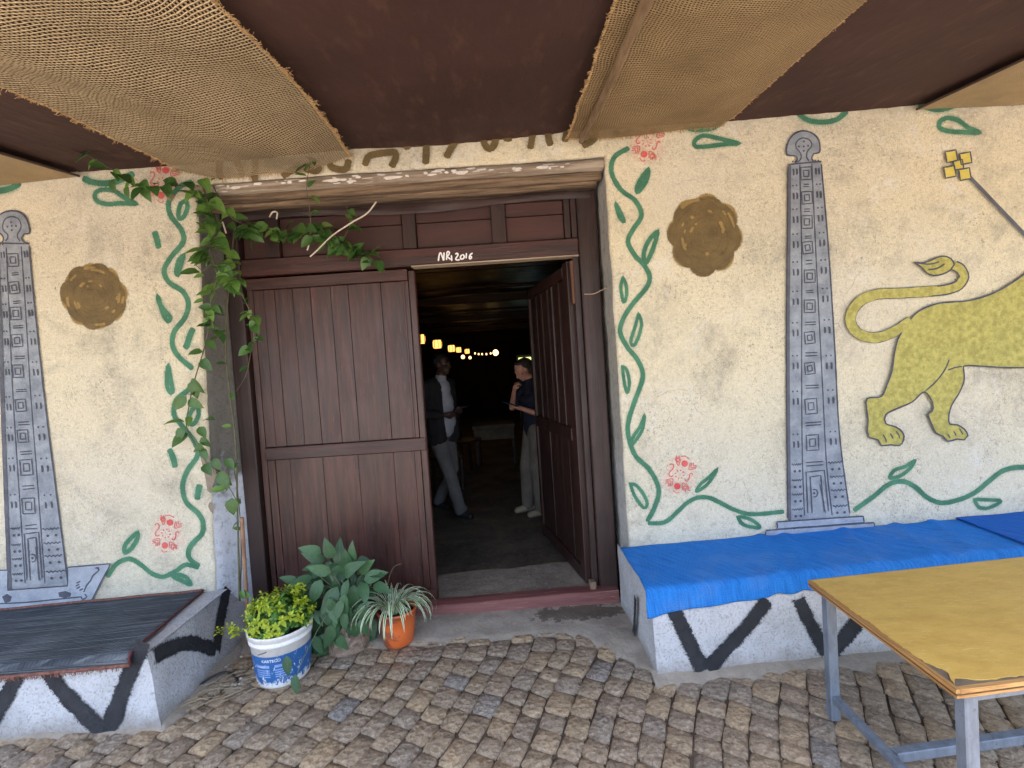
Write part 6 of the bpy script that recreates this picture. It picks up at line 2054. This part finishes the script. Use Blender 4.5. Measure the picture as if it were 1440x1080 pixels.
# raised worn step just inside the sill
def stepf(u, v):
    X = -1.75 + 2.2 * u
    Y = 3.222 + .51 * v
    e = 3.66 + .05 * noise.noise(Vector((X * 2.2, 1, 0)))
    z = .078 - .021 * math.cos((X + 1.78) / 2.38 * PI * .9) + .006 * noise.noise(Vector((X * 3, Y * 4, 0))) + .004 * noise.noise(Vector((X * 14, Y * 14, 0)))
    t = max(0, min(1, (Y - e) / .04))
    return (X, Y, z * (1 - t) + .002 * t - .004 * t)
mk('door_step', grid(80, 30, stepf), make_cement('step_cement', (142, 130, 114), (112, 100, 88), False), smooth=True, kind='structure')

# ------------------------------------------------------------------ lanterns and lamps
def emit(name, col, st, c2=None, stripes=0):
    m = NT(name)
    m.p.inputs['Base Color'].default_value = col
    m.p.inputs['Emission Color'].default_value = col
    m.p.inputs['Emission Strength'].default_value = st
    return m.m
GLOW = emit('glowing_shade', lin(255, 184, 96), .5)
BULB = emit('lit_bulb', lin(255, 206, 130), .9)
SLAT = simple('dark_lantern_slat', lin(50, 34, 22), rough=.7)
def lantern(p, s, i, lab):
    x, y, z = p
    t = thing('lantern', lab, 'lantern', (x, y, z), 'lit lanterns hanging in a row inside the room')
    r, h = .085 * s, .15 * s
    mk('shade', lathe(x, y, [(r * .85, z - h / 2), (r, z - h / 4), (r, z + h / 4), (r * .85, z + h / 2)], 16), GLOW, t, smooth=True)
    mk('cap', lathe(x, y, [(.01, z + h / 2 + .03), (r * .9, z + h / 2 + .006), (r * .95, z + h / 2)], 16), SLAT, t)
    for k in range(8):
        a = 2 * PI * k / 8 + .3
        mk('slat', bar((x + (r + .006) * math.cos(a), y + (r + .006) * math.sin(a), z - h / 2), (x + (r + .006) * math.cos(a), y + (r + .006) * math.sin(a), z + h / 2), .008, .008, .001), SLAT, t)
    mk('cord', tube([(x, y, z + h / 2 + .03), (x, y, zc)], .004, 5), SLAT, t)
LT = [(-1.296,7.2,2.083),(-1.256,8.6,2.071),(-1.178,10.0,2.042),(-1.181,11.4,2.06),(-1.107,12.8,2.065)]
labs = ['glowing lantern nearest the door, half hidden by the closed leaf', 'glowing slatted lantern above the head of the man in the jacket', 'glowing lantern third along the hanging row', 'small glowing lantern fourth along the row', 'farthest small lantern at the end of the row']
for i, p in enumerate(LT):
    lantern(p, (.85, .92, .85, .75, .75)[i], i, labs[i])
def bulbt(p, r, lab, grp=None):
    o = thing('light_bulb', lab, 'light bulb', p, grp)
    x, y, z = p
    mk('bulb', lathe(x, y, [(.001, z - r), (r * .7, z - r * .7), (r, z), (r * .7, z + r * .7), (r * .3, z + r)], 12), BULB, o, smooth=True)
    mk('cord', tube([(x, y, z + r), (x, y, zc)], .004, 5), SLAT, o)
bl_ = [(-0.348,12.0,1.955),(-1.171,12.2,1.91),(-1.029,12.6,1.89)]
bulbt(bl_[0], .075, 'bare lit bulb hanging alone in the middle of the dark room')
bulbt(bl_[1], .05, 'small lit bulb under the far end of the lantern row, the left one of two', 'small bulbs under the far lanterns')
bulbt(bl_[2], .04, 'small lit bulb under the far end of the lantern row, the right one of two', 'small bulbs under the far lanterns')
ST = [(-1.029,14.5,2.049),(-0.925,14.5,2.021),(-0.821,14.5,2.014),(-0.695,14.5,2.006),(-0.568,14.5,2.018)]
sl = thing('string_light', 'string of tiny warm lights at the far end of the dark room', 'string lights', ST[2])
mk('wire', tube([(ST[0][0] - .4, 14.5, ST[0][2] + .1)] + [tuple(s) for s in ST] + [(ST[4][0] + .3, 14.5, ST[4][2] + .1)], .005, 5), SLAT, sl)
for x, y, z in ST:
    mk('bulb', lathe(x, y, [(.001, z - .03), (.022, z - .015), (.022, z + .01), (.01, z + .03)], 8), BULB, sl, smooth=True)
# drinks fridge
(fp,) = [(0.363,11.0,1.626)]
fx_, fy_, fz_ = fp
fr_ = thing('drinks_fridge', 'lit glass fronted drinks fridge at the back of the room', 'fridge', (fx_, fy_, 0))
FB = simple('fridge_body', lin(90, 94, 98), rough=.5)
mk('body', join(box(fx_ - .22, fx_ - .18, fy_, fy_ + .5, .02, 1.85, .01), box(fx_ + .35, fx_ + .39, fy_, fy_ + .5, .02, 1.85, .01), box(fx_ - .179, fx_ + .349, fy_ + .45, fy_ + .5, .02, 1.85, .01), box(fx_ - .179, fx_ + .349, fy_, fy_ + .449, .02, .3, .01)), FB, fr_)
mk('sign_panel', box(fx_ - .18, fx_ + .10, fy_ - .02, fy_ + .02, 1.70, 1.78, .004), emit('lit_sign', lin(190, 196, 120), .7), fr_)
mk('lit_back', box(fx_ - .17, fx_ + .34, fy_ + .42, fy_ + .44, 1.36, 1.68, .004), emit('fridge_light', lin(150, 190, 210), .35), fr_)
for k in range(4):
    mk('shelf', box(fx_ - .175, fx_ + .345, fy_ + .05, fy_ + .41, .32 + k * .33, .335 + k * .33, .003), FB, fr_)
    for q in range(6):
        mk('bottle', lathe(fx_ - .12 + q * .08, fy_ + .15, [(.001, .337 + k * .33), (.028, .34 + k * .33), (.028, .50 + k * .33), (.011, .55 + k * .33), (.011, .60 + k * .33)], 8), simple('bottle_glass', lin(*[(60, 40, 20), (150, 60, 30), (30, 70, 50)][q % 3]), rough=.2) if k == 0 and q < 3 else bpy.data.materials.get('bottle_glass'), fr_, smooth=True)

# dim furniture
WD_ = simple('dark_chair_wood', lin(58, 42, 32), lin(40, 28, 22), .5, 4, .2)
CL = simple('pale_table_cloth', lin(120, 112, 100), lin(96, 90, 80), .9, 6, .3)
def chair(x, y, rz, lab):
    t = thing('chair', lab, 'chair', (x, y, 0), 'dark wooden chairs inside the room')
    M_ = Matrix.Translation((x, y, 0)) @ Matrix.Rotation(rz, 4, 'Z')
    mk('seat', xform(box(-.21, .21, -.2, .2, .43, .47, .01), M_), WD_, t)
    for sx in (-.18, .18):
        mk('leg', xform(box(sx - .02, sx + .02, -.19, -.15, 0, .43, .003), M_), WD_, t)
        mk('leg', xform(box(sx - .02, sx + .02, .15, .19, 0, .95, .003), M_), WD_, t)
    for z in (.6, .74, .88):
        mk('back_slat', xform(box(-.159, .159, .155, .175, z, z + .06, .003), M_), WD_, t)
chair(-.98, 6.6, .4, 'dark wooden chair behind the man in the jacket')
chair(-.82, 7.9, 1.2, 'dark wooden chair farther back on the left of the room')
t = thing('bar_bench', 'low pale bench block in the dark middle of the room', 'bench', (-.36, 8.2, 0))
mk('top', box(-.70, .0, 8.0, 8.5, .60, .66, .01), CL, t)
mk('panel', box(-.68, -.02, 8.02, 8.06, .42, .598, .004), CL, t)
for x in (-.66, -.06):
    for y in (8.03, 8.44):
        mk('leg', box(x, x + .05, y + .035, y + .08, 0, .598, .004), WD_, t)

# ================================================================== people
def ico(bmx, c, r, M3=None, sub=2):
    geo = bmesh.ops.create_icosphere(bmx, subdivisions=sub, radius=1)
    Mx = Matrix.Translation(c) @ (M3.to_4x4() if M3 else Matrix.Identity(4)) @ Matrix.Diagonal((*((r, r, r) if not hasattr(r, '__len__') else r), 1))
    bmesh.ops.transform(bmx, matrix=Mx, verts=geo['verts'])
def cap_(bmx, a, b, ra, rb, flat=1.0, fdir=None):
    """tapered capsule; flat<1 squeezes it along fdir"""
    a, b = Vector(a), Vector(b)
    d = (b - a)
    L = d.length
    n = max(2, int(L / (min(ra, rb) * .55)))
    for i in range(n + 1):
        t = i / n
        r = ra + (rb - ra) * t
        if flat != 1.0:
            f = Vector(fdir).normalized()
            s_ = Vector((0, 0, 1)).cross(f).normalized()
            z_ = f.cross(s_)
            M3 = Matrix((f, s_, z_)).transposed()
            ico(bmx, a.lerp(b, t), (r * flat, r, r), M3)
        else:
            ico(bmx, a.lerp(b, t), r)
def blob(name, build, mat, parent, vox=.008, sm=4, label=None):
    bmx = bmesh.new()
    build(bmx)
    me = bpy.data.meshes.new(name)
    bmx.to_mesh(me)
    bmx.free()
    o = bpy.data.objects.new(name, me)
    link(o)
    md = o.modifiers.new('r', 'REMESH')
    md.mode = 'VOXEL'
    md.voxel_size = vox
    ms = o.modifiers.new('s', 'SMOOTH')
    ms.iterations = sm
    ms.factor = .5
    dg = bpy.context.evaluated_depsgraph_get()
    me2 = bpy.data.meshes.new_from_object(o.evaluated_get(dg))
    bpy.data.objects.remove(o)
    bpy.data.meshes.remove(me)
    V = [tuple(v.co) for v in me2.vertices]
    Fc = [tuple(p.vertices) for p in me2.polygons]
    bpy.data.meshes.remove(me2)
    return mk(name, (V, Fc), mat, parent, smooth=True, label=label)
def head(bmx, c, f, tilt=0, s=1.):
    """head centre c, facing direction f (horizontal), tilt down in radians"""
    f = Vector(f).normalized()
    side = Vector((0, 0, 1)).cross(f).normalized()
    fd = (f * math.cos(tilt) - Vector((0, 0, 1)) * math.sin(tilt))
    up = fd.cross(side).normalized()
    if up.z < 0: up = -up
    M3 = Matrix((fd, side, up)).transposed()
    P = lambda x, y, z: Vector(c) + M3 @ Vector((x, y, z)) * s
    ico(bmx, P(-.012, 0, .025), (.098 * s, .076 * s, .095 * s), M3)        # skull
    ico(bmx, P(.030, 0, -.040), (.062 * s, .056 * s, .068 * s), M3)        # jaw
    ico(bmx, P(.066, 0, -.088), (.022 * s, .024 * s, .018 * s), M3)        # chin
    cap_(bmx, P(.088, 0, .014), P(.108, 0, -.026), .009 * s, .013 * s)     # nose
    ico(bmx, P(.080, 0, .030), (.016 * s, .050 * s, .012 * s), M3)         # brow
    ico(bmx, P(.088, 0, -.054), (.010 * s, .024 * s, .007 * s), M3)        # upper lip
    ico(bmx, P(.085, 0, -.066), (.010 * s, .020 * s, .007 * s), M3)
    for sy in (-1, 1):
        ico(bmx, P(.058, .038 * sy, -.018), (.024 * s, .020 * s, .020 * s), M3)  # cheek
        ico(bmx, P(-.008, .078 * sy, -.010), (.018 * s, .008 * s, .028 * s), M3) # ear
    return P, M3
def hand_(bmx, wrist, d, palmn, s=1., curl=.5, thumb=1):
    """hand from the wrist along d; palm normal palmn"""
    d = Vector(d).normalized()
    n = (Vector(palmn) - d * Vector(palmn).dot(d)).normalized()
    w_ = d.cross(n)
    W = Vector(wrist)
    cap_(bmx, W, W + d * .04 * s, .022 * s, .026 * s)
    for k, (o, L) in enumerate(((-.030, .070), (-.010, .080), (.010, .075), (.028, .060))):
        b = W + d * .075 * s + w_ * o * s
        cap_(bmx, W + d * .03 * s + w_ * o * .6 * s, b, .014 * s, .0115 * s)
        m1 = b + (d * math.cos(curl) + n * math.sin(curl)) * L * .5 * s
        m2 = m1 + (d * math.cos(curl * 2.2) + n * math.sin(curl * 2.2)) * L * .45 * s
        cap_(bmx, b, m1, .0095 * s, .0085 * s)
        cap_(bmx, m1, m2, .0085 * s, .0070 * s)
    b = W + d * .02 * s - w_ * .020 * s * thumb
    m1 = b + (d * .6 - w_ * .7 * thumb + n * .3).normalized() * .045 * s
    m2 = m1 + (d * .9 - w_ * .1 * thumb + n * .5).normalized() * .032 * s
    cap_(bmx, b, m1, .013 * s, .010 * s)
    cap_(bmx, m1, m2, .010 * s, .008 * s)

SK_D = simple('dark_skin', lin(74, 50, 40), lin(62, 42, 34), .5, 10, .1)
SK_L = simple('fair_skin', lin(206, 152, 130), lin(192, 136, 114), .55, 10, .1)
JACK = simple('dark_jacket_cloth', lin(34, 33, 38), lin(24, 23, 28), .9, 8, .3, 200)
SHIRT = simple('pale_shirt_cloth', lin(172, 174, 186), lin(150, 152, 166), .85, 8, .3, 120)
TROU = simple('grey_trouser_cloth', lin(110, 108, 108), lin(92, 90, 90), .9, 5, .5, 60, bd=.01)
TEE = simple('navy_tshirt_cloth', lin(32, 36, 56), lin(24, 28, 44), .9, 8, .3, 120)
CARGO = simple('beige_cargo_cloth', lin(124, 116, 106), lin(102, 95, 87), .9, 5, .5, 60, bd=.01)
SHOE_D = simple('dark_shoe', lin(48, 46, 50), lin(36, 34, 38), .5)
SHOE_L = simple('tan_shoe', lin(170, 156, 134), lin(140, 124, 104), .8)
HAIR_B = simple('black_hair', lin(28, 25, 24), lin(20, 18, 18), .8, 60, .6, 200)
HAIR_D = simple('dark_brown_hair', lin(58, 44, 36), lin(40, 30, 25), .7, 60, .6, 200)

# man: facing right (+X) and a little towards the camera, mid-stride
man = thing('person', 'man in a dark jacket, pale shirt and grey trousers standing inside behind the closed leaf', 'person', (-.78, 5.42, 0))
mf = Vector((.86, -.50, 0)).normalized()
ms_ = Vector((0, 0, 1)).cross(mf)     # his left
C0 = Vector((-.80, 5.42, 0))
def mp(f, s, z): return C0 + mf * f + ms_ * s + Vector((0, 0, z))
hip, chest, neck = mp(-.02, 0, .93), mp(-.01, 0, 1.36), mp(.02, 0, 1.52)
shR, shL = mp(-.02, -.195, 1.44), mp(-.02, .195, 1.44)
elR, elL = mp(-.06, -.27, 1.15), mp(-.04, .27, 1.15)
wrR, wrL = mp(.16, -.16, 1.13), mp(.20, .08, 1.14)
knR, anR = mp(.13, -.10, .50), mp(.24, -.10, .09)
knL, anL = mp(.02, .10, .50), mp(-.22, .11, .10)
def man_body(b):
    P, M3 = head(b, mp(.055, 0, 1.665), mf + Vector((.1, 0, 0)), .05)
    cap_(b, neck, mp(.04, 0, 1.60), .062, .058)
    cap_(b, hip, chest, .13, .14, .72, mf)
    for sh, el, wr in ((shR, elR, wrR), (shL, elL, wrL)):
        cap_(b, chest, sh, .08, .055)
        cap_(b, sh, el, .05, .040)
        cap_(b, el, wr, .038, .026)
    hand_(b, wrR, mf + ms_ * .5, ms_ * .8 + Vector((0, 0, .3)), 1., .6)
    hand_(b, wrL, mf * .4 - ms_ * .8 + Vector((0, 0, .1)), Vector((0, 0, 1)) - mf * .3, 1., .5, -1)
    for s, kn, an in ((-.09, knR, anR), (.09, knL, anL)):
        cap_(b, mp(-.02, s, .92), kn, .085, .055)
        cap_(b, kn, an, .055, .038)
blob('body', man_body, SK_D, man, .0075, 3)
def hair_m(b):
    ico(b, mp(.035, 0, 1.708), (.098, .083, .090))
blob('hair', hair_m, HAIR_B, man, .010, 2)
def shirt_m(b):
    cap_(b, mp(0, 0, .98), mp(.0, 0, 1.40), .150, .135, .86, mf)
    cap_(b, mp(.06, 0, 1.05), mp(.05, 0, 1.25), .125, .12, .8, mf)
    cap_(b, mp(0, -.12, 1.42), mp(0, .12, 1.42), .075, .075)
    cap_(b, mp(.01, 0, 1.47), mp(.025, 0, 1.53), .070, .066)
blob('shirt', shirt_m, SHIRT, man, .010, 3)
def jacket_m(b):
    # open fronts: two side shells and the back
    for s in (-1, 1):
        for z0, z1, ff in ((.86, 1.42, -.005),):
            cap_(b, mp(ff + .005, s * .100, z0), mp(ff, s * .105, z1), .108, .095, 1.05, mf)
        cap_(b, mp(.06, s * .125, .88), mp(.05, s * .115, 1.36), .070, .055)
        cap_(b, mp(-.02, s * .05, 1.46), mp(-.02, s * .20, 1.44), .075, .072)
    cap_(b, mp(-.07, 0, .90), mp(-.06, 0, 1.42), .105, .10)
    for sh, el, wr in ((shR, elR, wrR), (shL, elL, wrL)):
        cap_(b, sh, el, .072, .058)
        cap_(b, el, Vector(el).lerp(wr, .86), .058, .044)
blob('jacket', jacket_m, JACK, man, .010, 3)
def trous(b, P0, s, hipz, kn, an, mp_):
    pass
def tr_m(b):
    cap_(b, mp(-.02, -.05, .93), mp(-.02, .05, .93), .135, .135, .85, mf)
    for s, kn, an in ((-.085, knR, anR), (.085, knL, anL)):
        cap_(b, mp(-.02, s, .90), kn, .108, .078)
        cap_(b, kn, Vector(an) + Vector((0, 0, .01)), .078, .066)
        ico(b, Vector(an) + Vector((0, 0, .03)) + mf * .01, (.070, .066, .045))
blob('trousers', tr_m, TROU, man, .010, 3)
def shoe(b, an, f):
    f = Vector(f).normalized()
    cap_(b, Vector(an) - f * .05 + Vector((0, 0, -.045)), Vector(an) + f * .13 + Vector((0, 0, -.055)), .042, .036)
    cap_(b, Vector(an) - f * .03 + Vector((0, 0, -.02)), Vector(an) + f * .03 + Vector((0, 0, -.03)), .042, .042)
blob('shoe', lambda b: shoe(b, anR + Vector((0, 0, .005)), mf), SHOE_D, man, .008, 2)
blob('shoe', lambda b: shoe(b, anL, mf), SHOE_D, man, .008, 2)

# woman: facing left, looking down at the phone in her hand
wom = thing('person', 'dark haired person in navy T-shirt and beige trousers looking down at a phone', 'person', (.17, 5.25, 0))
wf = Vector((-.93, -.36, 0)).normalized()
wl = Vector((0, 0, 1)).cross(wf)      # her left (towards the camera side when facing left)
C1 = Vector((.215, 5.25, 0))
def wp(f, s, z): return C1 + wf * f + wl * s + Vector((0, 0, z))
wshL, wshR = wp(.0, .175, 1.36), wp(.0, -.175, 1.37)
welL, wwrL = wp(.02, .25, 1.08), wp(.20, .14, 1.16)
welR, wwrR = wp(.17, -.20, 1.15), wp(.185, -.06, 1.34)
wknL, wanL = wp(.05, .095, .49), wp(.03, .10, .09)
wknR, wanR = wp(.09, -.09, .49), wp(.09, -.12, .09)
WH = wp(.095, 0, 1.555)
def w_body(b):
    head(b, WH, wf, .62, .96)
    cap_(b, wp(.0, 0, 1.42), wp(.06, 0, 1.50), .052, .050)
    cap_(b, wp(0, 0, .95), wp(0, 0, 1.30), .115, .12, .72, wf)
    for sh, el, wr in ((wshL, welL, wwrL), (wshR, welR, wwrR)):
        cap_(b, wp(0, 0, 1.32), sh, .07, .05)
        cap_(b, sh, el, .047, .038)
        cap_(b, el, wr, .037, .024)
    hand_(b, wwrL, wf * .9 - wl * .3 + Vector((0, 0, .25)), Vector((0, 0, 1)) - wf * .2, .95, .5, -1)
    hand_(b, wwrR, Vector((0, 0, .85)) + wl * .35 - wf * .1, -wf + wl * .2, .95, 1.0)
    for s, kn, an in ((.085, wknL, wanL), (-.085, wknR, wanR)):
        cap_(b, wp(0, s, .90), kn, .085, .055)
        cap_(b, kn, an, .052, .036)
blob('body', w_body, SK_L, wom, .0075, 3)
def hair_w(b):
    f = wf
    up = Vector((0, 0, 1))
    M3 = Matrix((f, wl, up)).transposed()
    ico(b, WH - wf * .022 + Vector((0, 0, .048)), (.098, .086, .086), M3)
    ico(b, WH - wf * .070 + Vector((0, 0, -.005)), (.045, .074, .065), M3)
    ico(b, WH + wf * .045 + Vector((0, 0, .066)), (.050, .065, .035), M3)
blob('hair', hair_w, HAIR_D, wom, .009, 2)
def tee_w(b):
    cap_(b, wp(0, 0, .93), wp(0, 0, 1.30), .150, .140, .80, wf)
    cap_(b, wp(0, -.13, 1.36), wp(0, .13, 1.36), .076, .076)
    cap_(b, wp(.04, -.07, 1.22), wp(.04, .07, 1.22), .095, .095)
    cap_(b, wp(.0, 0, 1.38), wp(.02, 0, 1.425), .072, .064)
    for sh, el in ((wshL, welL), (wshR, welR)):
        cap_(b, sh, Vector(sh).lerp(el, .75), .068, .064)
blob('tshirt', tee_w, TEE, wom, .010, 3)
def tr_w(b):
    cap_(b, wp(0, -.05, .90), wp(0, .05, .90), .128, .128, .88, wf)
    for s, kn, an in ((.085, wknL, wanL), (-.085, wknR, wanR)):
        cap_(b, wp(0, s, .88), kn, .105, .080)
        cap_(b, kn, Vector(an) + Vector((0, 0, .0)), .080, .070)
        cap_(b, Vector(kn).lerp(wp(0, s, .88), .35) + wl * (.05 if s > 0 else -.05), Vector(kn).lerp(wp(0, s, .88), .0) + wl * (.05 if s > 0 else -.05), .045, .045)
blob('trousers', tr_w, CARGO, wom, .010, 3)
blob('shoe', lambda b: shoe(b, wanL, wf), SHOE_L, wom, .008, 2)
blob('shoe', lambda b: shoe(b, wanR, wf), SHOE_L, wom, .008, 2)
PH = simple('phone_case', lin(40, 60, 92), rough=.3)
def phone(c, d, n, lab, mname='phone'):
    d = Vector(d).normalized()
    n = (Vector(n) - d * Vector(n).dot(d)).normalized()
    s_ = d.cross(n)
    M_ = Matrix((s_, d, n)).transposed().to_4x4()
    M_.translation = c
    t = thing('phone', lab, 'phone', c)
    mk('case', xform(box(-.038, .038, -.078, .078, -.005, .004, .004), M_), PH, t)
    mk('screen', xform(box(-.034, .034, -.073, .073, .0045, .006, .0005), M_), simple('phone_glass', lin(70, 90, 130), rough=.15), t)
phone(wwrL + wf * .12 + Vector((0, 0, .055)), wf * .9 + Vector((0, 0, .35)), Vector((0, 0, 1)) - wf * .6, 'blue phone held flat in the hand of the person in the navy T-shirt')
phone(wrL + mf * .06 - ms_ * .07 + Vector((0, 0, .045)), mf * .9 + Vector((0, 0, .2)), Vector((0, 0, 1)) - mf * .5, 'small dark phone held at the waist of the man in the jacket')
